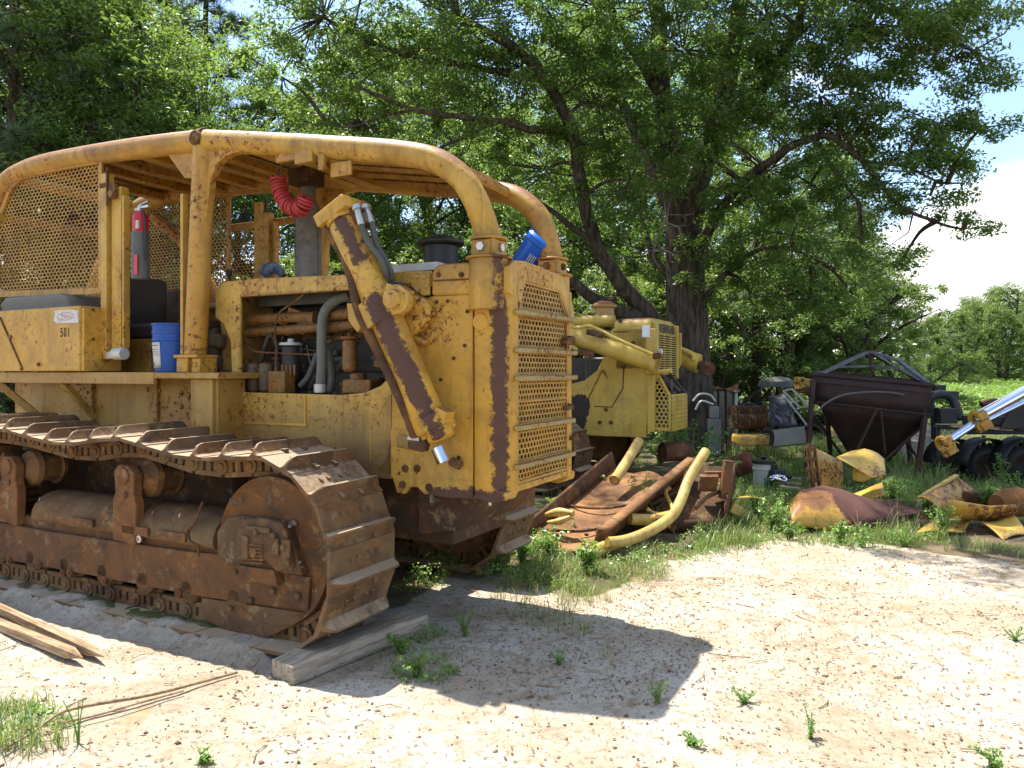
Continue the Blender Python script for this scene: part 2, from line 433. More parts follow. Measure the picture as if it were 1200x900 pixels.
def px_poly(pts, v): return [(P(x, y, v)[0], P(x, y, v)[2]) for x, y in pts]
def track_frame(near=True):
    T = (lambda a: a) if near else (lambda a: 2*CV-a)
    mb = MB()
    # side plate, front end shaped to the idler guide
    side = [(-3.6, .30)]+px_poly([(0, 655), (120, 677), (237, 700)], .12)+px_poly([(360, 716), (363, 677), (300, 664), (271, 661), (271, 652), (258, 650), (223, 647), (110, 631), (44, 621), (0, 612)], .12)+[(-3.6, .60)]
    mb.prism(side, T(.12), T(.16))
    mb.prism([(-3.5, .26), (-.5, .26), (-.5, .55), (-3.5, .58)], T(.16), T(.5))
    f = mb.build('track_frame', M['rust_frame'], dz, bevel=.006)
    # curved recoil-spring cover
    mb = MB(); u0, u1 = -2.75, P(262, 600, .12)[0]
    prof = [(.125, .575), (.130, .63), (.155, .68), (.20, .725), (.26, .752), (.33, .762), (.42, .755), (.50, .73), (.50, .55), (.14, .55)]
    mb.prism([(T(a), b) for a, b in prof], u0, -1.72, 'u')
    mb.prism([(T(a-.006), b+.006) for a, b in prof], -1.70, u1-.10, 'u')
    mb.build('spring_cover', M['rust_dark'] if not near else M['rust_track'], f, bevel=.004)
    mb = MB()
    for a in (-1.95, -1.35, -.98): mb.bb((a-.28, T(.118), .575), (a-.01, T(.100), .635))
    mb.build('cover_flange', M['rust_orange'], f, bevel=.004)
    # idler yoke
    mb = MB()
    yk = px_poly([(258, 650), (258, 622), (270, 606), (284, 604), (310, 607), (338, 613), (346, 634), (358, 674), (300, 664), (271, 661)], .11)
    mb.prism(yk, T(.085), T(.19))
    cap = px_poly([(283, 632), (284, 607), (312, 605), (338, 612), (344, 632), (350, 664), (330, 668), (318, 655), (284, 655)], .10)
    mb.prism(cap, T(.055), T(.10))
    mb.build('idler_yoke', M['rust_track'], f, bevel=.008)
    mb = MB()
    for k in range(6):
        y = 638+k*4.2
        a, b = P(286, y, .05), P(308, y+1.5, .05)
        mb.bar((a[0], T(.052), a[2]), (b[0], T(.052), b[2]), .012, .012)
    a = P(297, 648, .05); mb.bolt((a[0], T(.05), a[2]), (0, -1 if near else 1, 0), .035, .012)
    a, b = P(310, 664, .05), P(279, 664, .05)
    mb.prism(px_poly([(278, 662), (322, 668), (326, 687), (278, 677)], .06), T(.05), T(.11))
    mb.build('scraper_block', M['rust_orange'], f, bevel=.005)
    mb = MB()
    for (x, y, s) in ((330, 620, .05), (318, 628, .035), (334, 657, .05), (342, 664, .04), (322, 661, .03), (300, 612, .03), (272, 590, .03)):
        a = P(x, y, .07)
        for k in range(14):
            mb.lathe([(0, .001), (.01, s*.3), (s*.3, s*.26), (s*.5, .004)], (a[0]+random.uniform(-s, s), T(.105+random.uniform(-.03, .03)), a[2]+random.uniform(-s, s)*.6), (random.uniform(-1, 1), random.uniform(-1, .2), 1), 6)
    mb.build('packed_dirt', M['cork'], f)
    mb = MB()
    for (x, y, w_, h_) in ((303, 620, .20, .03), (336, 648, .06, .16), (322, 640, .07, .10), (288, 641, .05, .14)):
        a = P(x, y, .05); mb.box((a[0], T(.048), a[2]), (w_, .02, h_))
    for (x, y) in ((306, 622), (326, 626), (338, 640), (343, 656), (281, 668), (315, 694), (345, 700), (290, 705), (265, 715)):
        a = P(x, y, .08); yy = .045 if y < 680 else .115; mb.bolt((a[0], T(yy), a[2]), (0, -1 if near else 1, 0), .022, .018)
    mb.build('yoke_fitting', M['rust_track'], f, bevel=.004)
    mb = MB(); pth_ = [P(x, y, .115) for x, y in ((237, 588), (228, 612), (219, 622), (222, 634), (232, 640), (232, 652))]
    mb.tube([(q[0], T(.12), q[2]) for q in pth_], .009, 6)
    mb.build('cover_seam', M['rust_dark'], f)
    # lower guide and guards
    mb = MB()
    mb.prism(px_poly([(237, 700), (360, 718), (346, 732), (312, 748), (280, 744), (262, 736), (240, 726)], .14), T(.13), T(.17))
    mb.build('roller_guard', M['rust_track'], f, bevel=.005)
    # track rollers
    for k in range(7):
        u = -3.2+k*.44
        mb = MB()
        mb.lathe([(0, .05), (.02, .10), (.06, .11), (.07, .145), (.1, .145), (.11, .11), (.25, .11), (.26, .145), (.29, .145), (.3, .11), (.34, .1), (.36, .05)], (u, T(.12) if near else T(.48), .27), (0, 1, 0), 20)
        mb.build('track_roller', M['rust_track'], f)
    for (x, y) in ((12, 657), (47, 662), (83, 671), (123, 680), (210, 695), (75, 671)):
        a = P(x, y, .12); mb = MB(); mb.tube([(a[0], T(.125), a[2]), (a[0], T(.105), a[2])], .030, 8); mb.tube([(a[0], T(.106), a[2]), (a[0], T(.098), a[2])], .014, 8)
        mb.build('roller_bolt', M['rust_orange'], f)
    # carrier-roller stands
    for (cu, zt) in ((P(148, 600, .12)[0], P(150, 545, .12)[2]), (P(12, 600, .12)[0], P(12, 535, .12)[2])):
        mb = MB()
        mb.prism([(cu-.12, .52), (cu+.12, .50), (cu+.13, .78), (cu+.10, .86), (cu+.11, zt-.06), (cu+.04, zt), (cu-.06, zt), (cu-.11, zt-.05), (cu-.09, .86), (cu-.12, .80)], T(.10), T(.17))
        mb.cyl((cu, T(.085), zt-.075), (cu, T(.2), zt-.075), .060); mb.bolt((cu+.02, T(.10), zt-.2), (0, -1 if near else 1, 0), .025)
        s_ = mb.build('roller_stand', M['rust_orange'], f, bevel=.012)
        mb = MB(); mb.lathe([(0, .06), (.03, .10), (.05, .135), (.09, .145), (.095, .115), (.24, .115), (.245, .145), (.28, .135), (.3, .06)], (cu+.06, T(.18) if near else T(.48), zt-.10), (0, 1, 0), 28)
        mb.build('carrier_roller', M['rust_track'], f)
    if near:
        for (x, y) in ((161, 632), (46, 587), (178, 604), (210, 606)):
            a = P(x, y, .1 if y > 620 else .17); mb = MB()
            if y > 620: mb.lathe([(0, .010), (0, .026), (-.012, .026), (-.014, .012), (-.006, .011), (-.006, .001)], (a[0], .12, a[2]), (0, 1, 0), 16)
            else: mb.bar(a, (a[0]+.02, a[1]-.004, a[2]+.03), .008, .008)
            mb.build('grease_fitting', M['zinc'], f)
track_frame(True); track_frame(False)

# ---- platform, tanks, cab -----------------------------------------------------
mb = MB(); mb.bb((-4.3, .50, 1.645), (-1.14, 2.14, 1.69)); mb.bb((-4.3, .492, 1.60), (P(181, 437, .5)[0], .53, 1.692))
dk = mb.build('platform', M['yel_dirty'], dz, bevel=.006)
mb = MB(); mb.prism([(-4.2, 1.02), (-1.42, 1.0), (-1.42, 1.643), (-4.2, 1.643)], .80, .84)
mb.prism([(-4.2, 1.02), (-1.42, 1.0), (-1.42, 1.643), (-4.2, 1.643)], 1.80, 1.84)
mb.bb((-3.05, .77, 1.0), (-3.0, .80, 1.64)); mb.bb((-2.2, .77, 1.0), (-2.16, .80, 1.64))
for (x, y) in ((77, 457), (103, 460), (107, 460), (173, 457), (180, 463), (187, 458), (213, 461), (222, 463), (213, 476), (224, 476)):
    a = P(x, y, .80); mb.bolt((a[0], .80, a[2]), (0, -1, 0), .022, .018)
wl = mb.build('fender_wall', M['yel_dirty'], dz, bevel=.004)
mb = MB(); mb.bb((-1.50, .56, 1.05), (P(255, 470, .56)[0], .82, 1.643)); mb.bb((-1.27, .53, 1.05), (-1.235, .565, 1.643)); mb.bb((-1.50, 1.82, 1.05), (-1.2, 2.1, 1.643))
mb.build('fender_support', M['yel_dirty'], dz, bevel=.006)
mb = MB(); mb.bar((-3.95, .52, 1.6), (-3.75, .8, 1.25), .06, .06); mb.bar((-3.0, .53, 1.6), (-3.0, .8, 1.3), .05, .05); mb.build('fender_brace', M['yel_dirty'], dz, bevel=.005)
# tank with number and sticker
tu0, tu1 = -4.35, P(93, 400, .46)[0]; tz0, tz1 = 1.70, P(60, 360, .46)[2]
mb = MB(); mb.bb((tu0, .46, tz0), (tu1, .74, tz1))
tk = mb.build('side_tank', M['yel_clean'], dz, bevel=.012)
mb = MB(); mb.bb((tu1+.001, .475, tz0), (tu1+.035, .80, tz1-.02))
mb.build('tank_end_plate', M['yel_clean'], tk, bevel=.004)
mb = MB(); a, b = P(0, 372, .455), P(26, 432, .455); mb.bar(a, b, .008, .014)
for q in ((1, 362), (13, 395), (26, 432), (46, 427)): a = P(*q, .46); mb.bolt((a[0], .46, a[2]), (0, -1, 0), .018, .014)
for q in ((121, 362), (121, 397)): a = P(*q, .55); mb.bolt((tu1+.035, a[1], a[2]), (1, 0, 0), .014, .012)
mb.build('tank_seam', M['rust'], tk)
def lettering(name, s, loc, size, mat, parent, rot=(R(90), 0, 0), ext=.001, squash=.6, bold=0., gap=1.):
    c = bpy.data.curves.new(name, 'FONT'); c.body = s; c.size = size; c.extrude = ext; c.offset = bold; c.space_character = gap
    c.align_x = 'CENTER'; c.align_y = 'CENTER'
    t = bpy.data.objects.new(name, c); COL.objects.link(t)
    dg = bpy.context.evaluated_depsgraph_get(); me = bpy.data.meshes.new_from_object(t.evaluated_get(dg))
    bpy.data.objects.remove(t)
    o = link(name, me, mat, parent); o.location = loc; o.rotation_euler = rot; o.scale = (squash, 1, 1)
    return o
M['ink'] = plain('faded_black_stencil', (.09, .06, .03), .8, var=.6, scale=30)
M['paper'] = plain('worn_white_sticker', (.62, .60, .56), .7, var=.5, scale=22, dark=(.35, .26, .16))
M['blue'] = plain('blue_plastic', (.012, .075, .34), .42, var=.35, scale=6, spec=.4, dark=(.03, .08, .22))
M['red'] = plain('red_enamel', (.50, .012, .02), .35, var=.2)
a = P(75, 390, .45)
lettering('painted_number', '501', (a[0], .4585, a[2]), .105, M['ink'], tk, bold=.002, squash=.72, gap=1.25)
a, b = P(62, 379, .45), P(91, 362, .45)
mb = MB(); mb.prism([(a[0], a[2]+.02), (a[0]+.05, a[2]), (b[0], a[2]-.005), (b[0], b[2]-.01), (b[0]-.1, b[2]), (a[0]+.02, b[2])], .4545, .459); stk = mb.build('sticker', M['paper'], tk)
M['faint'] = plain('faded_red_print', (.42, .20, .17), .8)
mb = MB()
zc, uc = (a[2]+b[2])/2, (a[0]+b[0])/2
mb.tube([(uc+.11*math.cos(t), .4535, zc+.03*math.sin(t)) for t in np.linspace(0, 2*math.pi, 25)], .0018, 5)
for k, (x0, x1, dz_) in enumerate(((-.07, .0, .012), (-.05, .06, .0), (-.02, .08, -.013))):
    mb.tube([(uc+x0+(x1-x0)*i/8, .4535, zc+dz_+.005*math.sin(i*2.)) for i in range(9)], .0016, 5)
mb.build('sticker_print', M['faint'], stk)
# grey cushion-like cover above the tank
mb = MB(); a, b = P(6, 352, .62), P(88, 352, .62)
mb.prism([(a[0], tz1-.02), (b[0]+.02, tz1-.02), (b[0]-.03, tz1+.10), (b[0]-.12, tz1+.13), (a[0]+.1, tz1+.13), (a[0]+.02, tz1+.08)], .56, 1.15)
mb.build('armrest_pad', plain('sun_faded_grey_vinyl', (.17, .15, .12), .7), dz, bevel=.03, seg=3)

# canopy: two bent side tubes
RF = .67
near = [(-4.75, RF, 1.9), (-4.35, RF, 2.75), (-4.02, RF, 3.20), P(40, 190, RF), P(75, 176, RF), P(150, 164.5+6, RF), (P(240, 164, RF))]
near[3] = (-3.62, RF, near[3][2]); near[4] = (-3.25, RF, near[4][2])
near = [(-5.0, RF, 2.0), (-4.72, RF, 2.75), P(2, 226, RF), P(12, 211, RF), P(26, 202, RF), P(50, 193, RF), P(90, 185, RF), P(160, 174, RF), P(240, 165, RF)]
fr = [near[-1]]+[P(x, y, v) for x, y, v in ((320, 169, .69), (400, 174, .72), (465, 179, .75), (510, 188, .78), (540, 208, .80), (556, 232, .81), (566, 257, .83), (573, 281, .84))]
for T, nm in ((lambda p: p, 0), (mir, 1)):
    mb = MB(); mb.tube([T(p) for p in near], .085, 20, smooth=6)
    rt = mb.build('canopy_side_tube', M['yel_roof'], dz)
    mb = MB(); mb.tube([T(p) for p in fr], .082, 20, smooth=6)
    ft = mb.build('canopy_sweep_tube', M['yel_post'] if nm == 0 else M['yel_roof'], dz)
    mb = MB(); j = T(near[-1]); s_ = -1 if nm == 0 else 1
    mb.lathe([(0, .02), (0, .055), (.03, .055), (.035, .03)], (j[0], j[1]+s_*.07, j[2]), (0, s_, 0), 12); mb.tube([(j[0]-.03, j[1], j[2]), (j[0]+.03, j[1], j[2])], .095, 20)
    mb.build('tube_joint', M['rust'], rt, bevel=.005)
    # clamp and socket at the radiator guard
    b = T(fr[-1]); c = MB()
    c.lathe([(0, .10), (.0, .118), (.015, .118), (.02, .1)], (b[0], b[1], b[2]-.005), (0, 0, 1), 24)
    c.box((b[0], b[1], b[2]-.055), (.16, .17, .10)); c.lathe([(0, .12), (0, .150), (.015, .150), (.015, .12)], (b[0], b[1], b[2]-.125), (0, 0, 1), 24)
    c.bb((b[0]-.06, b[1]-.10, b[2]-.105), (b[0]+.06, b[1]+.10, b[2]-.012))
    cl = c.build('tube_clamp', M['yel_post'], ft, bevel=.006)
    c = MB(); c.bolt((b[0], b[1]-.10, b[2]-.055), (0, -1, 0), .03, .018); c.bolt((b[0]+.08, b[1], b[2]-.055), (1, 0, 0), .028, .018); c.build('clamp_bolt', M['zinc'] if nm == 0 else M['rust'], cl)
    c = MB(); z0 = 2.08 if nm == 0 else 2.0
    c.lathe([(0, .135), (0, .125), (b[2]-.125-z0, .125), (b[2]-.125-z0, .10)], (b[0], b[1], z0), (0, 0, 1), 28)
    c.build('tube_socket', M['yel_post'], dz, bevel=.004)
    # uprights
    pb = (P(229, 420, RF)[0], RF, 1.82); pt = (near[-1][0], RF, near[-1][2]-.05)
    c = MB(); c.tube([T(pb), T(pt)], [.082, .084], 18)
    post = c.build('canopy_post', M['yel_roof'], dz)
    c = MB(); c.bb(T((pb[0]-.10, RF-.09, 1.692)), T((pb[0]+.02, RF+.09, 1.80))); c.bb(T((pb[0]-.12, RF-.10, 1.80)), T((pb[0]+.13, RF+.10, 1.825))); c.bb(T((pb[0]+.04, RF-.07, 1.69)), T((pb[0]+.13, RF+.09, 1.80)))
    a = T((pb[0]+.09, RF-.07, 1.75)); c.bolt(a, (0, -1 if nm == 0 else 1, 0), .02)
    c.build('post_foot', M['yel_post'], post, bevel=.006)
    c = MB(); pt2 = (pt[0], RF, pt[2]-.02)
    g1 = [P(192, 174, RF), P(226, 166, RF), P(226, 209, RF), P(217, 209, RF)]
    c.prism([(q[0], q[2]) for q in g1], T((0, RF-.006, 0))[1], T((0, RF+.006, 0))[1])
    g2 = [P(236, 168, RF), P(293, 178, RF+.02), P(272, 182, RF), P(258, 192, RF), P(250, 212, RF), P(244, 268, RF), P(240, 272, RF)]
    c.prism([(q[0], q[2]) for q in g2], T((0, RF-.03, 0))[1], T((0, RF+.03, 0))[1])
    c.build('post_gusset', M['yel_roof'], post, bevel=.004)
    # rear door post
    c = MB(); u = P(130, 300, RF)[0]+(.32 if nm else 0)
    c.bb(T((u-.06, RF-.05, 1.80)), T((u+.015, RF+.02, 3.32))); c.bb(T((u+.035, RF-.02, 1.87)), T((u+.16, RF+.05, 3.20)))
    c.bb(T((u+.19, RF-.035, 1.88)), T((u+.215, RF+.02, 3.12)))
    dp = c.build('door_post', M['yel'], dz, bevel=.004)
    c = MB(); c.cyl(T((u+.14, RF-.06, 1.84)), T((u+.26, RF-.06, 1.84)), .05); c.bb(T((u+.0, RF-.05, 1.80)), T((u+.16, RF, 1.86))); c.build('post_hinge', M['pale_metal'], dp, bevel=.006)
    c = MB(); c.bb(T((u+.02, RF-.06, 3.05)), T((u+.035, RF-.04, 3.36))); c.bb(T((u+.06, RF-.06, 3.10)), T((u+.13, RF-.03, 3.22))); c.cyl(T((u+.09, RF-.07, 3.14)), T((u+.09, RF-.02, 3.14)), .035); c.bb(T((u-.07, RF-.055, 3.20)), T((u+.03, RF-.03, 3.24)))
    c.build('door_latch', M['rust'], dp, bevel=.004)
    c = MB(); u2 = P(215, 300, RF)[0]; c.bb(T((u2-.012, RF-.02, 1.83)), T((u2+.018, RF+.03, 3.06)))
    for k in range(24): c.bb(T((u2-.022, RF-.01, 1.86+k*.05)), T((u2-.01, RF, 1.88+k*.05)))
    c.build('door_jamb', M['yel_post'], dz, bevel=.002)
    # side mesh screens
    sc_poly = [(q[0], q[2]) for q in (P(-20, 346, RF), P(121, 341, RF), P(121, 189, RF), P(30, 205, RF), P(15, 222, RF), P(-8, 280, RF))]
    pv = T((0, RF-.01, 0))[1]
    m_ = perf(lambda a, b, t: (a, pv+t, b), sc_poly, .052, .030, .80, .005)
    scn = m_.build('mesh_screen', M['yel_roof'], dz)
    c = MB()
    for i in range(len(sc_poly)):
        a, b = sc_poly[i], sc_poly[(i+1) % len(sc_poly)]
        c.bar((a[0], pv-.01, a[1]), (b[0], pv-.01, b[1]), .045 if i != 0 else .055, .02, (0, 1, 0))
    c.build('screen_frame', M['yel_roof'], scn, bevel=.003)
# far side front screen seen through the cab
m_ = perf(lambda a, b, t: (a, 2.05+t, b), [(-2.75, 2.30), (-2.08, 2.30), (-2.08, 3.12), (-2.75, 3.12)], .05, .030, .84, .003)
sc2 = m_.build('mesh_screen', M['yel_dirty'], dz)
c = MB(); c.bb((-2.75, 2.03, 3.10), (-1.4, 2.07, 3.16)); c.bb((-2.75, 2.03, 2.26), (-2.05, 2.07, 2.31)); c.build('screen_frame', M['yel_roof'], sc2, bevel=.003)
m_ = perf(lambda a, b, t: (-4.15+t, a, b), [(.65, 1.9), (2.0, 1.9), (2.0, 3.1), (.65, 3.1)], .06, .0345, .86, .003)
sc3 = m_.build('mesh_screen', M['yel_dirty'], dz)
c = MB(); c.bb((-4.17, .6, 1.85), (-4.12, 2.04, 1.92)); c.bb((-4.17, .6, 3.08), (-4.12, 2.04, 3.14)); c.build('screen_frame', M['yel_dirty'], sc3, bevel=.003)

# roof skin
roofn = catmull(near[4:], 4)+catmull(fr[:5], 4)[1:]
def roof(s, t, dz_=.0):
    x = s*(len(roofn)-1); i = min(int(x), len(roofn)-2); a = roofn[i].lerp(roofn[i+1], x-i)
    b = Vector((a.x, 2*CV-a.y, a.z)); p = a.lerp(b, t); p.z += .035+.02*math.sin(math.pi*t)+dz_; return p
mb = MB(); mb.sheet(lambda s, t: roof(s, t), 30, 6)
rs = mb.build('canopy_roof', M['yel_roof'], dz, solid=.012)
mb = MB()
for u in (-4.1, -3.6, -3.1, -2.7, -2.3, -1.9, -1.62, -1.05, -.8):
    z = float(np.interp(u, [p.x for p in roofn], [p.z for p in roofn]))
    mb.bar((u, .70, z-.02), (u, 1.94, z-.02), .10, .075)
for t0, t1 in ((.28, .38), (.62, .72)):
    pass
mb.build('roof_beam', M['yel_roof'], dz, bevel=.006)
mb = MB()        # front visor ribs: fan of pressed ribs below the skin
for t in (.12, .3, .5, .7, .88):
    mb.tube([roof(s_, t, -.05) for s_ in np.linspace(.62, .985, 7)], .028, 6)
for s_ in (.60, .985):
    mb.tube([roof(s_, t, -.045) for t in np.linspace(.03, .97, 7)], .04, 6)
mb.build('visor_rib', M['yel_roof'], dz)
# fittings below the near tube
mb = MB()
a = P(345, 183, .68); mb.box(a, (.32, .04, .06)); mb.box(P(358, 184, .66), (.16, .05, .09)); mb.box(P(378, 190, .66), (.05, .04, .11)); mb.box(P(400, 198, .70), (.18, .02, .10))
mb.build('lamp_bracket', M['yel_roof'], dz, bevel=.006)

# exhaust stack
e0, e1 = P(361, 316, CV), P(362, 208, CV)
mb = MB(); er = .105
mb.lathe([(0, er*1.1), (.06, er*1.1), (.06, er), (e1[2]-e0[2]-.1, er*.98), (e1[2]-e0[2]-.04, er*.6), (e1[2]-e0[2]+.12, er*.55)], (e0[0], CV, e0[2]-.15), (0, 0, 1), 28)
ex = mb.build('exhaust_stack', M['stack'], dz, bevel=.003)
mb = MB()
for a in (0, 2.1, 4.2): mb.bb((e0[0]+.1*math.cos(a)-.006, CV+.1*math.sin(a)-.006, e0[2]-.05), (e0[0]+.1*math.cos(a)+.006, CV+.1*math.sin(a)+.006, e1[2]-.25))
mb.box((e0[0]+.02, CV-.04, e1[2]-.02), (.2, .2, .12)); mb.build('stack_bracket', M['rust_dark'], ex, bevel=.01)

# ---- cab inside -----------------------------------------------------------------
mb = MB(); mb.bb((-3.15, 1.0, 1.69), (-2.55, 1.64, 1.98)); sb = mb.build('seat_base', M['yel_dirty'], dz, bevel=.01)
mb = MB(); mb.bb((-3.1, 1.03, 1.98), (-2.5, 1.61, 2.12)); mb.build('seat_cushion', M['vinyl'], dz, bevel=.04, seg=3)
mb = MB(); mb.bb((-3.28, 1.03, 2.05), (-3.1, 1.61, 2.58)); mb.build('seat_backrest', M['vinyl'], dz, bevel=.05, seg=3)
mb = MB(); mb.bb((-2.6, 1.72, 1.69), (-2.15, 2.08, 2.30)); mb.bb((-2.95, 1.75, 2.30), (-2.1, 2.1, 2.36)); mb.bb((-3.9, .9, 1.69), (-3.6, 2.0, 2.35)); mb.build('control_console', M['yel_dirty'], dz, bevel=.02)
mb = MB(); mb.prism([(-1.62, 1.69), (-1.42, 1.69), (-1.42, 2.32), (-1.50, 2.42), (-1.66, 2.36)], .95, 1.75); mb.bb((-1.9, 1.0, 1.69), (-1.62, 1.3, 1.95)); mb.build('dashboard', M['yel_dirty'], dz, bevel=.02)
mb = MB()
for (a, b) in (((-2.15, 1.25, 1.69), (-2.28, 1.22, 2.25)), ((-2.0, 1.45, 1.69), (-2.12, 1.45, 2.2)), ((-2.4, 1.85, 2.3), (-2.5, 1.8, 2.6))): mb.tube([a, b], .014, 8); mb.lathe([(0, .02), (.02, .03), (.05, .03), (.07, .01)], b, (0, 0, 1), 10)
mb.build('control_lever', M['oily'], dz)
mb = MB(); mb.tube([(-1.9, 2.05, 1.75), (-2.6, 2.1, 1.9), (-3.3, 2.05, 2.9), (-3.7, 1.9, 3.3)], .06, 10, smooth=4); mb.bb((-3.4, 1.98, 1.9), (-2.3, 2.04, 2.3)); mb.build('far_side_brace', M['yel_roof'], dz)

# ---- hood and engine ---------------------------------------------------------------
ht = 2.33
side = px_poly([(252, 338), (262, 330), (300, 326), (400, 322), (505, 317), (505, 336), (400, 340), (281, 344.5), (281, 462), (272, 462), (270, 400), (262, 380), (252, 372)], .8)
mb = MB(); mb.prism(side, .80, .83); mb.prism(side, 1.81, 1.84)
hs = mb.build('hood_side', M['yel_side'], dz, bevel=.008)
u0, u1 = side[0][0], P(470, 318, .8)[0]
mb = MB()
mb.prism([(.80, 2.26), (.81, 2.32), (.86, 2.355), (1.0, 2.37), (1.64, 2.37), (1.78, 2.355), (1.83, 2.32), (1.84, 2.26), (1.80, 2.26), (1.74, 2.31), (.90, 2.31), (.84, 2.26)], u0-.02, .36, 'u')
hd = mb.build('hood_top', M['yel_dirty'], dz, bevel=.006)
mb = MB(); a, b = P(430, 310, .95), P(514, 310, .95); mb.bb((a[0], .93, 2.375), (b[0], 1.05, 2.43)); mb.build('hood_trim', M['pale_metal'], dz, bevel=.005)
# lower side panel (engine frame rail)
low = px_poly([(256, 459), (330, 461), (400, 463), (428, 460), (446, 452), (458, 440), (459, 640), (256, 640)], .8)
low = [(q[0], max(q[1], .98)) for q in low]
mb = MB(); mb.prism(low, .80, .84); mb.prism(low, 1.80, 1.84); mb.bb((low[0][0], .84, .98), (.2, 1.80, 1.05))
lp = mb.build('frame_rail_panel', M['yel_side'], dz, bevel=.005)
mb = MB(); a, b = P(256, 493, .8), P(360, 497, .8); mb.bb((a[0], .788, a[2]-.012), (b[0], .802, a[2]+.008)); c1 = P(358, 462, .8); mb.bb((c1[0]-.005, .790, a[2]), (c1[0]+.008, .802, c1[2]-.01))
mb.build('panel_seam', M['yel_post'], lp)
# guard side panel: right part of the engine side
gp = px_poly([(459, 442), (468, 425), (474, 400), (477, 372), (474, 352), (490, 352), (506, 347), (554, 345), (554, 585), (520, 583), (497, 579), (489, 571), (480, 571), (474, 579), (465, 577), (460, 560), (440, 550), (452, 540), (459, 500)], .8)
mb = MB(); mb.prism(gp, .80, .83); mb.prism(gp, 1.81, 1.84)
sp = mb.build('radiator_side_panel', M['yel_guard'], dz, bevel=.005)
gp2 = px_poly([(458, 442), (459, 520), (452, 545), (440, 552), (440, 520), (436, 500)], .8)
mb = MB()       # raised door outline, weld seams, bolts
e = [P(x, y, .8) for x, y in ((518, 354), (520, 375), (514, 395), (500, 412), (485, 425))]
mb.tube([(q[0], .801, q[2]) for q in catmull(e, 5)], .005, 6)
for seq in (((509, 562), (551, 563)), ((551, 563), (554, 350)), ((435, 498), (460, 460)), ((435, 498), (434, 540))):
    a, b = P(*seq[0], .8), P(*seq[1], .8); mb.bar((a[0], .801, a[2]), (b[0], .801, b[2]), .008, .006)
mb.build('weld_seam', M['yel_post'], sp)
mb = MB()
for q in ((475, 549), (489, 549), (472, 568), (503, 571), (538, 536), (500, 352), (512, 354), (525, 353), (532, 420), (517, 445), (545, 405), (548, 365)):
    a = P(*q, .8); r_ = .026 if q[1] > 545 else .012; mb.lathe([(0, r_*.5), (0, r_), (-.010, r_), (-.010, r_*.6), (-.003, r_*.5), (-.003, .001)], (a[0], .801, a[2]), (0, 1, 0), 14)
mb.build('panel_bolt', M['rust'], sp)
# upper band between hood and guard
ub = px_poly([(506, 347), (506, 322), (510, 312), (520, 309), (556, 307), (556, 345)], .8)
mb = MB(); mb.prism(ub, .79, .86); mb.prism(ub, 1.78, 1.85); mb.bb((ub[0][0]+.02, .86, 2.30), (1.0, 1.78, 2.40))
bd = mb.build('hood_front_band', M['yel_guard'], dz, bevel=.02, seg=3)
mb = MB(); a, b = P(508, 329, .79), P(552, 327, .79); mb.bar((a[0], .788, a[2]), (b[0], .788, b[2]), .006, .01)
for q in ((514, 322), (541, 322)): a = P(*q, .79); mb.bolt((a[0], .79, a[2]), (0, -1, 0), .018)
mb.build('band_seam', M['rust'], bd)
mb = MB(); mb.prism(px_poly([(460, 322), (505, 320), (505, 346), (498, 347), (490, 342), (483, 334), (460, 332)], .80), .775, .80); a = P(500, 335, .8)
for q in ((489, 324), (500, 335), (498, 324)): a = P(*q, .775); mb.bolt((a[0], .775, a[2]), (0, -1, 0), .018)
mb.build('hinge_bracket', M['yel_post'], dz, bevel=.004)

# radiator guard: two corner castings, sill, header, nose
zb = .90; zt_ = 2.10
def guard_col(m):
    prof = [(.80, .79), (.83, .78), (.93, .78), (.99, .80), (1.035, .84), (1.045, .90), (1.045, .925), (.98, .925), (.98, .86), (.80, .86)]
    if m: prof = [(a, 2*CV-b) for a, b in prof]
    return prof
gm = MB(); gm.prism(guard_col(0), .93, 2.33, 'z'); gm.prism(guard_col(1), .93, 2.28, 'z')
gm.prism([(.80, .93), (.80, .90), (.96, .885), (1.03, .91), (1.04, .96), (1.0, .97)], .78, .93)
gm.prism([(.80, .93), (.80, .90), (.96, .885), (1.03, .91), (1.04, .96), (1.0, .97)], 2*CV-.93, 2*CV-.78)
gm.bb((.97, .925, .94), (1.035, 2*CV-.925, .985))
gd = gm.build('radiator_guard', M['yel_guard'], dz, bevel=.012, seg=3)
# nose above the grille with rounded shoulders
top = [(.93, 2.0)]
c0 = [U(x, y, 1.04) for x, y in ((594, 360), (603, 336), (655, 346.5), (661, 374))]
arch = [(.80, 2.18), (.80, 2.34), (.86, 2.385), (1.0, 2.40), (1.28, 2.395), (1.48, 2.375), (1.63, 2.33), (1.74, 2.265), (1.81, 2.18), (1.84, 2.08)]
opening = [(1.68, 2.12), (1.58, 2.26), (1.03, 2.275), (.97, 2.12)]
nm = MB(); nm.prism(arch+[(1.72, 2.08)]+opening+[(.93, 2.14)], 1.0, 1.045, 'u')
nm.prism([(a, b) for a, b in arch]+[(1.82, 2.06), (1.70, 2.18), (1.5, 2.32), (1.0, 2.36), (.83, 2.30), (.82, 2.18)], .70, 1.0, 'u')
nm.build('nose_cover', M['yel_guard'], gd, bevel=.018, seg=4)
mb = MB(); mb.bb((.60, .95, .95), (.75, 1.69, 2.25)); mb.bb((.60, .85, 1.0), (.95, .90, 2.2)); mb.bb((.60, 1.74, 1.0), (.95, 1.79, 2.2)); mb.build('radiator_core', M['core'], dz)
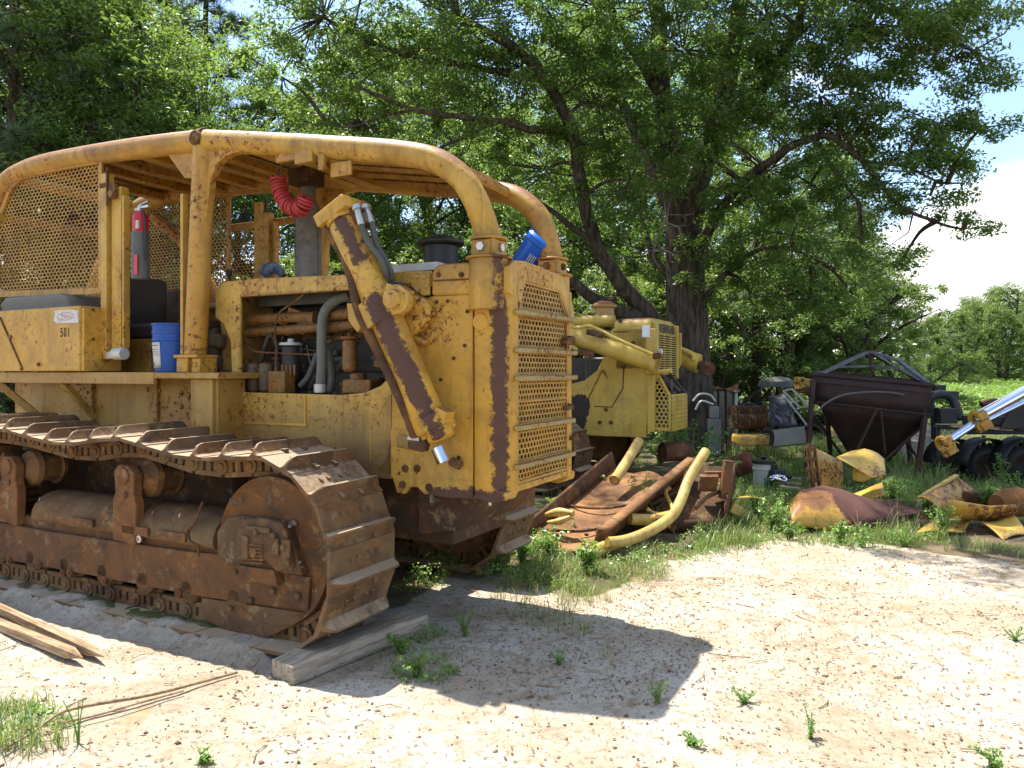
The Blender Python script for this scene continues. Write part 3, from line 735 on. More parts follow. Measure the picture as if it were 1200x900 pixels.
# perforated grille sections and bars
def zpx(x, y): return U(x, y, 1.05)[2]
zs = [zpx(583, y) for y in (409, 443.7, 505, 552.8)]; ztop = zpx(586.8, 362.7)
bars = [ztop]+zs
lv, rv = .93, 2*CV-.93
secs = [[(lv+.03, ztop+.02), (rv-.03, ztop+.02), (rv-.14, ztop+.19), (lv+.07, ztop+.20)]]
edges = bars+[.985]
for i in range(5):
    secs.append([(lv, edges[i+1]+.014), (rv, edges[i+1]+.014), (rv, edges[i]-.014), (lv, edges[i]-.014)])
M['yel_grille'] = paint('grille_paint', (.50, .275, .05), .35, chips=.5, fade=(.52, .34, .11), dirt=.5)
for k, s_ in enumerate(secs):
    def mp(a, b, t, k=k):
        t2 = .012*math.sin(a*9+k)*math.sin(b*7)
        return (1.028+t2*.6-t, a, b)
    m_ = perf(mp, s_, .046, .0345, .70, .008)
    g = m_.build('grille_screen', M['yel_grille'], gd)
    c = MB()
    for i in range(4):
        a, b = s_[i], s_[(i+1) % 4]; c.bar((1.032, a[0], a[1]), (1.032, b[0], b[1]), .016, .016, (1, 0, 0))
    if k == 3: c.bb((1.028, lv, (edges[2]+edges[3])/2+.0), (1.040, rv, (edges[2]+edges[3])/2+.012))
    c.build('screen_edge', M['yel_grille'], g, bevel=.003)
M['yel_bar'] = paint('grille_bar_paint', (.36, .27, .09), .8, top=.5, fade=(.30, .25, .14))
for k, z in enumerate(bars):
    c = MB(); c.bb((1.038, .865, z-.017), (1.085, rv+.09 if k in (1, 2) else rv+.055, z+.017)); c.build('grille_bar', M['yel_bar'], gd, bevel=.01)
c = MB()
for (x, y, v) in ((664, 402, 1.83), (666, 478, 1.83), (672, 513, 1.86), (665, 398, 1.86)):
    a = U(x, y, 1.06); c.box((1.06, a[1], a[2]), (.05, .09, .03)); c.bolt((1.06, a[1]+.04, a[2]), (0, 0, 1), .02, .03)
c.build('grille_latch', M['rust'], gd, bevel=.005)
c = MB(); a = P(563, 377, .78); c.lathe([(0, .04), (0, .055), (-.012, .055), (-.012, .035)], (a[0], .785, a[2]), (0, 1, 0), 18); c.build('guard_boss', M['yel_guard'], gd, bevel=.005)
c = MB(); a = P(572, 590, .82); c.tube([(a[0], .84, .90), (a[0], .84, .86)], .012, 8); a = P(505, 590, .84); c.bb((a[0]-.01, .84, .84), (a[0]+.012, .86, .96)); c.build('drain_plug', M['zinc'], gd)
# belly behind the guard
mb = MB(); mb.bb((-1.3, .95, .55), (.55, 1.69, .98)); mb.prism([(.3, .98), (.3, .60), (.6, .66), (.85, .92)], .9, 1.74); mb.cyl((-.2, .6, .6), (-.2, 2.0, .6), .12); mb.build('belly_guard', M['rust_dark'], dz, bevel=.01)
mb = MB(); mb.bb((-4.2, .72, .42), (-1.25, 1.92, 1.12)); mb.build('main_frame', M['rust_dark'], dz, bevel=.02)
mb = MB(); mb.bb((-1.25, .86, .5), (-.3, 1.78, 1.0)); mb.build('crankcase', M['oily'], dz, bevel=.02)

# engine bay, pieces laid where they show through the open side
mb = MB(); mb.bb((-1.28, 1.22, 1.05), (.45, 1.62, 1.95)); mb.bb((-1.1, 1.12, 1.25), (.3, 1.24, 1.7)); mb.bb((.22, .86, 1.1), (.50, 1.78, 2.3))
mb.build('engine_block', M['oily'], dz, bevel=.02)
mb = MB(); mb.bb((-1.2, 1.15, 1.95), (-.25, 1.6, 2.08)); mb.bb((-.05, 1.15, 1.95), (.3, 1.6, 2.08)); mb.cyl((-.62, 1.3, 2.05), (-.62, 1.3, 2.32), .06)
for k in range(6): mb.bolt((-1.1+k*.25, 1.149, 2.02), (0, -1, 0), .02)
mb.build('cylinder_head', M['oily_brown'], dz, bevel=.015)
mb = MB(); a, b = P(295, 374, 1.0), P(370, 371, 1.0); mb.cyl(a, b, .040); a, b = P(288, 390, 1.0), P(415, 381, 1.0); mb.cyl(a, b, .036)
a, b = P(383, 370, 1.0), P(425, 366, 1.0); mb.cyl(a, b, .042); a, b = P(383, 385, 1.0), P(425, 380, 1.0); mb.cyl(a, b, .036)
for x in (300, 318, 336, 354, 372, 395, 412): a = P(x, 392-(x-300)*.06, 1.0); mb.cyl(a, (a[0], 1.2, a[2]-.02), .022, seg=10)
for x in (297, 332, 368): a = P(x, 374, 1.0); mb.lathe([(-.02, .046), (.02, .046)], a, (1, 0, 0), 16)
mb.build('manifold_pipe', M['yel_bay_shaded'], dz)
def canister(x, y0, y1, r, v, mat, name, cap=None):
    a, b = P(x, y1, v), P(x, y0, v); h = b[2]-a[2]; mb = MB()
    mb.lathe([(0, r*.7), (.02, r), (h-.03, r), (h-.01, r*.9), (h, r*.4)], a, (0, 0, 1), 22); o = mb.build(name, mat, dz, bevel=.003)
    if cap:
        mb = MB(); mb.lathe([(0, r*1.25), (.02, r*1.25), (.025, r*.4), (.05, r*.35)], (b[0], b[1], b[2]-.005), (0, 0, 1), 22); mb.build('filter_cap', cap, o)
canister(297, 425, 460, .055, .93, M['oily_brown'], 'fuel_filter'); canister(312, 425, 460, .055, .93, M['oily_brown'], 'fuel_filter')
canister(410, 397, 436, .052, .92, M['yel_bay_shaded'], 'oil_filter', M['rust_orange'])
canister(341, 404, 448, .07, 1.02, M['oily'], 'breather_can', M['pale_metal'])
mb = MB(); a = P(330, 448, .92); mb.box(a, (.17, .12, .17)); mb.box(P(425, 453, .95), (.25, .15, .10)); a = P(420, 447, .95); mb.lathe([(0, .06), (.06, .06)], a, (0, 0, 1), 16)
for k in range(4): mb.cyl((P(330, 440, .86)[0]-.06+k*.04, .93, P(330, 440, .86)[2]), (P(330, 440, .86)[0]-.06+k*.04, .93, P(330, 440, .86)[2]+.08), .012, seg=8)
mb.build('injection_pump', M['yel_bay_shaded'], dz, bevel=.012)
mb = MB(); mb.tube([P(x, y, v) for x, y, v in ((408, 346, 1.0), (390, 354, .95), (379, 370, .92), (377, 400, .9), (377, 430, .9), (375, 457, .9))], .037, 12, smooth=5); hz_ = mb.build('coolant_hose', plain('grey_green_hose', (.15, .15, .125), .7), dz)
mb = MB(); a = P(375, 455, .9); mb.tube([(a[0], a[1], a[2]-.03), (a[0], a[1], a[2]+.03)], .043, 14); mb.build('hose_clamp', M['pale_metal'], hz_)
mb = MB()
for pts, r_ in (([(358, 342, .9), (345, 354, .9), (328, 366, .9), (322, 385, .88), (324, 410, .88), (323, 435, .9)], .008), ([(284, 395, .93), (290, 405, .9), (300, 412, .9), (330, 414, .92), (372, 416, .95)], .007), ([(282, 420, .9), (290, 428, .9), (310, 436, .88)], .005), ([(283, 352, .86), (280, 362, .86), (285, 374, .9)], .006),
    ([(352, 452, .95), (362, 440, .95), (372, 414, .96)], .022), ([(384, 410, .95), (388, 440, .95), (386, 458, .95)], .03), ([(440, 340, .9), (446, 370, .9), (436, 400, .95)], .02)):
    mb = MB(); mb.tube([P(*q) for q in pts], r_, 8, smooth=4); mb.build('fuel_line', M['rust_orange'] if r_ < .01 else M['rubber'], dz)
mb = MB()
for k in range(26):
    u = random.uniform(-1.2, .1); z = random.uniform(1.2, 2.0); s_ = random.uniform(.03, .09)
    mb.box((u, 1.1+random.uniform(-.05, .05), z), (s_, .08, s_*random.uniform(.6, 1.6)))
    mb.bolt((u+.05, 1.08, z+.04), (0, -1, 0), .014)
mb.build('engine_accessory', M['oily_brown'], dz, bevel=.008)
random.seed(41)
for k in range(34):      # tangle of lines, brackets and castings on the engine side
    u = random.uniform(-1.2, .25); z = random.uniform(1.22, 2.2); v = random.uniform(.96, 1.12); mb = MB(); r_ = random.choice((.006, .008, .012, .02))
    mb.tube([(u, v, z), (u+random.uniform(-.2, .2), v-.05, z+random.uniform(-.2, .1)), (u+random.uniform(-.4, .4), v, z-random.uniform(.05, .5))], r_, 8, smooth=4)
    mb.build('engine_line', M[random.choice(('oily', 'oily_brown', 'rubber', 'rust_dark', 'yel_bay_shaded'))], dz)
for k in range(30):
    u = random.uniform(-1.2, .25); z = random.uniform(1.15, 2.2); mb = MB(); s_ = random.uniform(.03, .08)
    if k % 3 == 0: mb.lathe([(0, s_*.4), (.0, s_), (-.05, s_), (-.06, s_*.6), (-.10, s_*.5)], (u, 1.10, z), (0, 1, 0), 16)
    elif k % 3 == 1: mb.box((u, 1.05, z), (s_*2, .12, s_), Matrix.Rotation(random.uniform(-.5, .5), 3, 'Y'))
    else: mb.lathe([(0, s_*.7), (.1, s_*.7), (.11, s_*.9), (.13, s_*.9), (.14, s_*.4)], (u, 1.06, z-.1), (0, 0, 1), 16)
    mb.build('engine_casting', M[random.choice(('oily', 'oily_brown', 'oily', 'yel_bay_shaded'))], dz, bevel=.006)
mb = MB(); mb.bb((-1.25, .98, 2.2), (.3, 1.6, 2.3)); mb.bb((-1.3, 1.18, 1.0), (.4, 1.24, 2.28)); mb.build('firewall', M['oily'], dz)
# greasy heap between post and opening
mb = MB()
for (x, y, s_) in ((262, 400, .14), (256, 425, .16), (272, 440, .12), (262, 452, .12), (250, 380, .1)):
    mb.box(P(x, y, .98), (s_, .2, s_*.8), Matrix.Rotation(random.uniform(-.3, .3), 3, 'Y'))
mb.build('clutch_housing', M['oily_brown'], dz, bevel=.03, seg=3)

# air cleaner on the hood
a = P(517, 306, 1.15); mb = MB()
mb.lathe([(0, .12), (.21, .12), (.215, .155), (.23, .165), (.245, .155), (.27, .09), (.285, .05), (.285, .01)], (a[0], 1.15, 2.36), (0, 0, 1), 28)
mb.build('air_cleaner', M['black'], dz, bevel=.004)

# ---- lift cylinder ------------------------------------------------------------------
VC = .62
ct, cm, cb = P(405, 262, VC), P(452, 385, VC), P(508, 505, VC)
ax = (Vector(cb)-Vector(ct)).normalized()
mb = MB(); Lc = (Vector(cb)-Vector(ct)).length
mb.lathe([(0, .108), (.02, .115), (Lc*.985, .108), (Lc, .10)], ct, ax, 32)
cy = mb.build('lift_cylinder', M['yel_cyl'], dz, bevel=.004)
mb = MB()
c0 = Vector(ct)-ax*.005
mb.lathe([(0, .118), (-.03, .122), (-.035, .10)], c0, ax, 28); mb.box(c0-ax*.07, (.27, .24, .085), Matrix.Rotation(math.atan2(ax.x, -ax.z)*-1, 3, 'Y')); mb.box(c0-ax*.115, (.17, .17, .03), Matrix.Rotation(math.atan2(ax.x, -ax.z)*-1, 3, 'Y'))
x_, y_, _ = frame_of(ax)
for k in range(8):
    t = 2*math.pi*k/8; q = c0-ax*.065+(x_*math.cos(t)+y_*math.sin(t))*.105; mb.bolt(q, -ax, .02, .02)
mb.build('cylinder_head_cap', M['yel_cyl'], cy, bevel=.006)
mb = MB(); q = c0-ax*.03+Vector((.10, 0, .0)); mb.box(q, (.10, .12, .12), Matrix.Rotation(-.45, 3, 'Y')); mb.box(q+Vector((.09, 0, -.03)), (.07, .10, .09), Matrix.Rotation(-.45, 3, 'Y')); mb.build('port_block', M['rust_dark'], cy, bevel=.012)
# trunnion band + ball mount
mb = MB(); tm = Vector(P(446, 372, VC)); mb.lathe([(-.10, .125), (-.10, .133), (.07, .133), (.07, .125)], tm, ax, 32)
tr = Vector(P(466, 352, VC)); mb.box(tr+Vector((-.01, 0, 0)), (.12, .15, .18), Matrix.Rotation(.4, 3, 'Y'))
mb.build('trunnion_band', M['yel_cyl'], cy, bevel=.006)
mb = MB(); mb.lathe([(-.02, .05), (-.02, .06), (.03, .065), (.03, .095), (.10, .095)], tr+Vector((.03, -.10, 0)), (0, 1, 0), 24); mb.lathe([(0, .01), (.0, .042), (.03, .045)], tr+Vector((.03, -.125, 0)), (0, 1, 0), 20)
mb.build('trunnion_pin', M['yel_post'], cy, bevel=.006)
yk = px_poly([(462, 336), (476, 337), (486, 345), (500, 350), (506, 368), (494, 384), (478, 398), (474, 376), (470, 364)], .72)
mb = MB(); mb.prism(yk, .70, .80); mb.box(P(500, 372, .76), (.09, .09, .05)); mb.box(P(492, 398, .77), (.12, .07, .045), Matrix.Rotation(.4, 3, 'Y'))
mb.build('cylinder_yoke', M['yel_guard'], dz, bevel=.02, seg=3)
# rod end
mb = MB(); re_ = Vector(P(515, 530, VC)); mb.lathe([(0, .042), (.10, .042)], re_-ax*.03, ax, 20); rd = mb.build('piston_rod', M['chrome'], cy)
mb = MB(); q = Vector(P(511, 498, VC)); mb.lathe([(-.06, .10), (-.05, .118), (.03, .118), (.04, .09), (.09, .085), (.10, .06)], q, ax, 24)
for k in range(6):
    t = 2*math.pi*k/6; mb.bolt(q+ax*.03+(x_*math.cos(t)+y_*math.sin(t))*.095, ax, .022, .025)
mb.box(q+Vector((.06, -.02, .05)), (.09, .10, .11), Matrix.Rotation(.4, 3, 'Y')); mb.build('gland_nut', M['yel_cyl'], cy, bevel=.006)
mb = MB(); q = Vector(P(491, 520, VC)); mb.box(q, (.13, .08, .08), Matrix.Rotation(.2, 3, 'Y')); mb.box(q+Vector((.02, 0, .05)), (.07, .07, .05)); mb.build('pipe_elbow', M['rust'], cy, bevel=.02)
mb = MB(); q = P(486, 514, VC-.02); mb.box(q, (.09, .05, .03)); mb.build('pipe_clamp', M['zinc'], cy, bevel=.008)
mb = MB(); mb.tube([P(x, y, v) for x, y, v in ((380, 250, .60), (384, 270, .56), (402, 300, .55), (412, 330, .52), (420, 365, .51), (440, 408, .51), (466, 462, .52), (486, 512, .58))], .027, 12, smooth=5); pipe = mb.build('hydraulic_pipe', M['rust'], cy)
mb = MB(); mb.prism([(P(x, y, .55)[0], P(x, y, .55)[2]) for x, y in ((412, 356), (418, 356), (424, 374), (430, 384), (424, 390), (414, 376))], .50, .60); mb.build('pipe_bracket', M['yel'], cy, bevel=.006)
for off, pts in ((0, ((419, 246, .55), (423, 262, .54), (432, 285, .55), (444, 300, .57), (452, 318, .6), (455, 334, .66))), (1, ((430, 246, .62), (436, 262, .6), (441, 285, .6), (449, 300, .62), (458, 318, .64), (459, 334, .68)))):
    mb = MB(); mb.tube([P(*q) for q in pts], .019, 12, smooth=5); h_ = mb.build('hydraulic_hose', M['rubber'], cy)
    mb = MB(); a, b = P(*pts[0]), P(*pts[1]); a, b = Vector(a), Vector(b); d = (b-a).normalized(); mb.lathe([(-.03, .032), (0, .032), (0, .022), (.10, .024), (.11, .02)], a, d, 10); mb.build('hose_fitting', M['zinc'], h_)
mb = MB(); mb.box(P(458, 338, .66), (.10, .08, .07), Matrix.Rotation(.3, 3, 'Y')); mb.box(P(468, 335, .68), (.05, .05, .05)); mb.build('hose_manifold', M['oily'], dz, bevel=.015)
# dull old lever plate low on the side
mb = MB(); a, b = P(470, 517, .78), P(488, 520, .78); mb.prism([(a[0]-.04, a[2]-.04), (b[0], b[2]-.05), (b[0], b[2]+.04), (a[0]-.03, a[2]+.045)], .78, .80); mb.build('cover_plate', M['yel_side'], dz, bevel=.015)
mb = MB(); mb.tube([P(528, 540, .76), P(540, 546, .76)], .03, 12); mb.build('tow_lug', M['rust'], dz, bevel=.01)

mb = MB(); mb.bb((-2.35, 1.55, 1.69), (-1.66, 2.0, 2.15)); mb.bb((-1.95, .92, 1.69), (-1.66, 1.5, 2.05)); mb.prism([(-3.5, 1.69), (-3.0, 1.69), (-3.1, 2.5), (-3.5, 2.5)], 1.7, 1.95); mb.build('transmission_cover', M['oily_brown'], dz, bevel=.03, seg=3)
# ---- loose things on the machine --------------------------------------------------
def loc_to_world(p):
    a = D.ang; return (D.o[0]+p[0]*math.cos(a)-p[1]*math.sin(a), D.o[1]+p[0]*math.sin(a)+p[1]*math.cos(a), p[2])
# bucket on the platform
q = P(202, 433, .72); q = loc_to_world((q[0], .72, 1.692))
bk = empty('bucket', q, D.ang, label='blue plastic bucket with white label standing on the bulldozer platform by the front post', cat='bucket')
mb = MB(); mb.lathe([(0, .12), (.005, .126), (.24, .14), (.245, .148), (.262, .148), (.265, .142), (.30, .144), (.302, .150), (.318, .150), (.32, .143), (.362, .147), (.366, .154), (.378, .154), (.378, .143), (.02, .118)], (0, 0, 0), (0, 0, 1), 40); mb.build('bucket_shell', M['blue'], bk)
mb = MB(); mb.sheet(lambda s, t: (.1455*math.sin(s*1.1-.85)*(.89+.1*t), -.1455*math.cos(s*1.1-.85)*(.89+.1*t), .03+.2*t), 12, 4); lb = mb.build('bucket_label', M['paper'], bk, solid=.001)
M['print'] = plain('grey_print', (.16, .17, .2), .8)
mb = MB()
for k, (z, h) in enumerate(((.055, .018), (.13, .003), (.145, .003), (.16, .003), (.175, .003), (.205, .005))):
    mb.sheet(lambda s, t: (.1475*math.sin(s*(.45 if k == 0 else .9)-.75)*(.89+.1*(z/.2)), -.1475*math.cos(s*(.45 if k == 0 else .9)-.75)*(.89+.1*(z/.2)), z+h*t), 10, 1)
mb.build('label_print', M['print'], lb, solid=.0006)
# extinguisher
q = loc_to_world(P(165, 300, .62)); fe = empty('fire_extinguisher', q, D.ang, label='red fire extinguisher hanging in a grey bracket beside the cab door post', cat='fire extinguisher')
s_ = 6.1/870
mb = MB(); mb.lathe([(-24*s_, .055), (-23*s_, .06), (44*s_, .06), (47*s_, .052), (49*s_, .026), (51*s_, .02)], (0, 0, 0), (0, 0, 1), 28); mb.build('cylinder_body', M['red'], fe)
mb = MB(); mb.lathe([(0, .02), (.03, .026), (.05, .02)], (0, 0, 50*s_), (0, 0, 1), 12); mb.bb((-.01, -.012, 53*s_), (.10, .012, 56*s_)); mb.bar((-.02, 0, 57*s_), (.09, 0, 60*s_), .02, .01); mb.cyl((-.06, 0, 53*s_), (.0, 0, 53*s_), .014); mb.build('valve_handle', M['zinc'], fe, bevel=.003)
mb = MB(); mb.lathe([(-26*s_, .066), (26*s_, .066), (26*s_, .062)], (-.005, 0, 0), (0, 0, 1), 20); mb.build('bracket_sleeve', plain('grey_bracket', (.10, .10, .095), .6), fe)
mb = MB(); mb.tube([(.03, -.02, 52*s_), (.08, -.03, 45*s_), (.085, -.02, 20*s_), (.075, -.01, -5*s_)], .010, 8, smooth=5); mb.build('discharge_hose', M['black'], fe)
mb = MB(); mb.bb((.012, -.069, -22*s_), (.05, -.060, 0*s_)); mb.build('side_label', M['red'], fe)
mb = MB(); mb.bb((.025, -.064, 29*s_), (.052, -.05, 38*s_)); mb.build('white_tag', M['paper'], fe)
# coiled red hose
q0 = P(335, 212, 1.0); pts = [P(x, y, v) for x, y, v in ((326, 208, 1.0), (328, 222, 1.0), (334, 236, 1.0), (344, 244, 1.0), (354, 243, 1.0), (360, 232, 1.0))]
cen = catmull(pts, 40); mb = MB(); hp = []
x = None
for i, p in enumerate(cen):
    d = (cen[min(i+1, len(cen)-1)]-cen[max(i-1, 0)]).normalized()
    if x is None: x, y, _ = frame_of(d)
    else: x = (x-d*x.dot(d)).normalized(); y = d.cross(x)
    t = 2*math.pi*19*i/len(cen); r_ = .052*(1+.12*math.sin(i*.21))
    for h in (0,): hp.append(p+(x*math.cos(t)+y*math.sin(t))*r_)
mb.tube(catmull(hp, 3), .0115, 8)
hc = empty('coiled_air_hose', loc_to_world(tuple(cen[0])), D.ang, label='red coiled air hose hanging under the canopy next to the exhaust stack', cat='air hose')
for i in range(len(mb.v)): mb.v[i] = (mb.v[i][0]-cen[0].x, mb.v[i][1]-cen[0].y, mb.v[i][2]-cen[0].z)
M['redh'] = plain('faded_red_nylon', (.48, .045, .05), .5, var=.4); mb.build('hose_coil', M['redh'], hc)
mb = MB(); mb.tube([(.0, 0, .0), (-.005, 0, .05), (.04, 0, .09), (.12, .0, .10), (.20, .02, .07)], .008, 8, smooth=5); mb.build('hose_tail', M['rubber'], hc)
# blue drum-like jug on the hood, tipped
q = loc_to_world(U(625, 300, .70)); jg = empty('plastic_tub', q, 0, label='blue plastic tub lying tilted on top of the bulldozer hood behind the grille', cat='tub')
mb = MB(); d = Vector((.45, -.34, .62)).normalized(); jg.scale = (1.35, 1.35, 1.35); mb.lathe([(-.13, .085), (-.12, .092), (.08, .096), (.085, .102), (.115, .102), (.12, .098)], (0, 0, 0), d, 32); mb.build('tub_wall', plain('bright_blue_tub', (.012, .13, .58), .35, var=.15), jg)
mb = MB(); mb.lathe([(.12, .098), (.128, .09), (.128, .01)], (0, 0, 0), d, 32); mb.build('tub_lid', plain('bright_blue_lid', (.02, .22, .75), .35), jg)
x, y, _ = frame_of(d); mb = MB()
def onw(al, t): p = d*t+(x*math.cos(al)+y*math.sin(al))*.0985; return p
base = max(range(64), key=lambda k: -(onw(2*math.pi*k/64, 0)).y)*2*math.pi/64
for k in range(4): mb.tube([onw(base+.1+.12*k-.2, -.06+.015*(k % 2)), onw(base+.1+.12*k-.2, .03)], .003, 5)
mb.build('tub_print', M['paper'], jg)
# rag with blue cap behind
q = loc_to_world(P(318, 314, 1.45)); o = MB().tube([(-.07, 0, -.06), (-.02, .02, .0), (.05, -.01, -.01), (.1, 0, -.06)], [.05, .055, .05, .03], 10, smooth=4); o2 = o.build('rag', plain('blue_grey_rag', (.03, .08, .2), .9, var=.9, scale=14, dark=(.3, .3, .3)), None); o2.location = q; tag(o2, 'small crumpled blue and grey rag left on the hood beside the exhaust stack', 'rag')
# ================================================================== THE SECOND BULLDOZER
D2 = Frame(1.918, 10.3, .8861, -.4634); P2, U2 = D2.P, D2.U
C2 = .70
z2 = empty('bulldozer', (D2.o[0], D2.o[1], 0), D2.ang, label='yellow bulldozer without canopy parked farther back, with name lettering above its grille', cat='bulldozer')
M['yel2'] = paint('second_machine_paint', (.54, .37, .058), .25, dirt=.3, fade=(.55, .42, .14), top=.2, patches=[((-.62, 0, 2.22), (-.60, 0, 2.36), .06), ((-.75, 0, 2.02), (-.5, 0, 2.0), .05)], chips=.5)
M['yel2p'] = paint('second_side_panel_paint', (.54, .37, .058), .3, dirt=.3, fade=(.55, .42, .14), patches=[((-1.05, 0, 1.2), (-1.15, 0, .9), .17), ((-1.3, 0, 1.2), (-1.2, 0, .8), .2)], primer=(.05, .035, .025), chips=.5)
def poly2(pts, v): return [(P2(x, y, v)[0], P2(x, y, v)[2]) for x, y in pts]
mb = MB(); pl = poly2([(625, 456), (665, 451), (685, 446), (700, 434), (709, 415), (717, 385), (768, 385), (768, 425), (762, 437), (757, 513), (698, 511), (625, 505)], 0)
mb.prism(pl, 0, .03); mb.prism(pl, 2*C2-.03, 2*C2); sp2 = mb.build('side_panel', M['yel2p'], z2, bevel=.01)
mb = MB()
for seq in (((688, 470), (705, 435)), ((717, 477), (697, 476)), ((717, 477), (730, 455)), ((730, 455), (731, 432))):
    a, b = P2(*seq[0], 0), P2(*seq[1], 0); mb.bar((a[0], -.002, a[2]), (b[0], -.002, b[2]), .012, .012)
for q in ((731, 430), (710, 480), (703, 495), (716, 495), (727, 376), (742, 402)):
    a = P2(*q, 0); mb.lathe([(0, .03), (-.012, .03), (-.016, .018)], (a[0], 0, a[2]), (0, 1, 0), 12)
mb.build('panel_bolt', M['rust_dark'], sp2)
mb = MB(); a = P2(708, 437, 0); 
for k in range(3): mb.bar((a[0]-.05+k*.03, -.003, a[2]+.05), (a[0]+.06-k*.02, -.003, a[2]-.08+k*.03), .02, .004)
mb.build('red_mark', plain('old_red_spray', (.35, .03, .02), .7), sp2)
# hood and nose
ut = -.02; zt2 = P2(755, 372, .0)[2]
mb = MB(); prof = [(0, 1.7), (0, zt2-.08), (.05, zt2-.02), (.25, zt2+.01), (2*C2-.25, zt2+.01), (2*C2-.05, zt2-.02), (2*C2, zt2-.08), (2*C2, 1.7)]
mb.prism(prof, P2(719, 380, 0)[0], ut, 'u'); hd2 = mb.build('hood', M['yel2'], z2, bevel=.05, seg=4)
mb = MB(); mb.bb((P2(719, 380, 0)[0], -.004, zt2-.20), (-.30, .0, zt2-.185)); mb.build('hood_seam', M['rust_dark'], hd2)
mb = MB(); gz0, gz1 = U2(780, 440, ut)[2], U2(780, 393, ut)[2]
mb.bb((ut+.001, .30, gz0), (ut+.03, 1.28, gz1)); mb.build('grille_core', M['core'], hd2)
mb = MB()
for k in range(18):
    z = gz0+.02+(gz1-gz0-.03)*k/17; mb.bb((ut+.03, .30, z-.006), (ut+.055, 1.28, z+.006))
for v in (.30, .62, .95, 1.28): mb.bb((ut+.028, v-.01, gz0), (ut+.052, v+.01, gz1))
mb.build('grille_slats', M['yel2'], hd2)
mb = MB(); mb.bb((ut, .16, gz0-.05), (ut+.06, .30, zt2-.05)); mb.bb((ut, 1.28, gz0-.05), (ut+.06, 1.36, zt2-.05)); mb.bb((ut, .30, gz1), (ut+.06, 1.28, gz1+.02)); mb.build('grille_frame', M['yel2'], hd2, bevel=.012)
tz = (U2(780, 382, ut)[2]+U2(780, 387, ut)[2])/2-.02
lettering('nameplate_lettering', 'CATERPILLAR', (ut+.012, .80, tz), .17, M['black'], hd2, rot=(R(90), 0, R(90)), ext=.002, squash=.88, bold=.004)
mb = MB(); mb.bb((-.115, -.006, P2(765, 395, 0)[2]), (-.005, -.001, P2(765, 381, 0)[2])); mb.build('paper_notice', plain('white_paper_notice', (.72, .75, .80), .6, var=.1), hd2)
mb = MB(); a = P2(773, 412, -.05); mb.lathe([(0, .01), (.01, .05), (.05, .045), (.07, .01)], (ut+.06, .25, a[2]), (1, 0, .3), 10); mb.build('white_rag', M['paper'], hd2)
# engine bay dark, top pipe, precleaner
mb = MB(); mb.bb((-3.6, .15, .7), (-1.0, 1.25, 1.9)); mb.bb((-1.0, .04, .9), (-.05, 1.36, 1.9)); mb.build('engine_block', M['oily'], z2, bevel=.03)
mb = MB(); a, b = P2(640, 378, .4), P2(717, 376, .4); mb.cyl(a, b, .095, seg=24); mb.lathe([(-.02, .10), (.03, .10)], b, (1, 0, 0), 24); mb.bb((-3.2, .2, a[2]-.22), (-.95, 1.2, a[2]-.12)); mb.build('air_intake_pipe', M['yel2'], z2)
a = P2(708, 368, .6); mb = MB(); mb.lathe([(-.05, .15), (.08, .15), (.10, .19), (.13, .20), (.15, .17), (.19, .10), (.20, .02)], a, (0, 0, 1), 28); mb.build('air_precleaner', paint('precleaner_paint', (.42, .27, .10), .5, top=.6), z2)
# lift cylinders and pipes
M['yel2c'] = paint('second_cylinder_paint', (.58, .41, .07), .2, dirt=.2, fade=(.58, .44, .14), chips=.4)
mb = MB(); a, b = Vector(P2(640, 384, -.32)), Vector(P2(771, 427, -.32)); ax2 = (b-a).normalized(); L2 = (b-a).length
mb.lathe([(0, .115), (L2-.02, .122), (L2, .115)], a, ax2, 28); mb.lathe([(L2-.10, .128), (L2-.08, .135), (L2-.02, .135), (L2, .128)], a, ax2, 28); c2 = mb.build('lift_cylinder', M['yel2c'], z2, bevel=.004)
for pts in (((655, 378), (675, 384), (690, 382), (705, 388), (722, 397), (745, 407), (768, 417)), ((650, 398), (668, 405), (680, 412), (690, 418))):
    mb = MB(); mb.tube([P2(x, y, -.45) for x, y in pts], .026, 10, smooth=4); mb.build('hydraulic_pipe', M['yel2c'], c2)
for q in ((697, 391), (686, 414)):
    mb = MB(); a = P2(*q, -.48); mb.bar((a[0]-.12, a[1], a[2]+.03), (a[0]+.12, a[1], a[2]-.03), .04, .08)
    for k in (-.09, 0, .09): mb.bolt((a[0]+k, a[1]-.02, a[2]-k*.25), (0, -1, 0), .022)
    mb.build('pipe_clamp', M['rust_track'], c2, bevel=.006)
mb = MB(); mb.box(P2(770, 417, -.45), (.10, .08, .08)); mb.build('pipe_end', M['rust'], c2, bevel=.01)
mb = MB(); a = P2(668, 398, -.5); mb.box(a, (.14, .06, .09)); mb.build('cylinder_lug', M['rust_orange'], c2, bevel=.015)
mb = MB(); a, b = Vector(P2(778, 413, 1.75)), Vector(P2(812, 424, 1.75)); mb.cyl(a, b, .13, seg=24); mb.lathe([(-.05, .15), (.1, .15)], b, b-a, 24); mb.tube([P2(782, 404, 1.6), P2(803, 411, 1.6), P2(812, 416, 1.6), P2(812, 422, 1.6)], .04, 10, smooth=4); mb.build('far_lift_cylinder', M['yel2c'], z2)
mb = MB(); mb.cyl(P2(812, 424, 1.75), P2(829, 432, 1.75), .07); mb.lathe([(-.05, .12), (.06, .12)], P2(829, 432, 1.75), (.3, -1, .1), 20); mb.build('cylinder_eye', M['rust_dark'], z2)
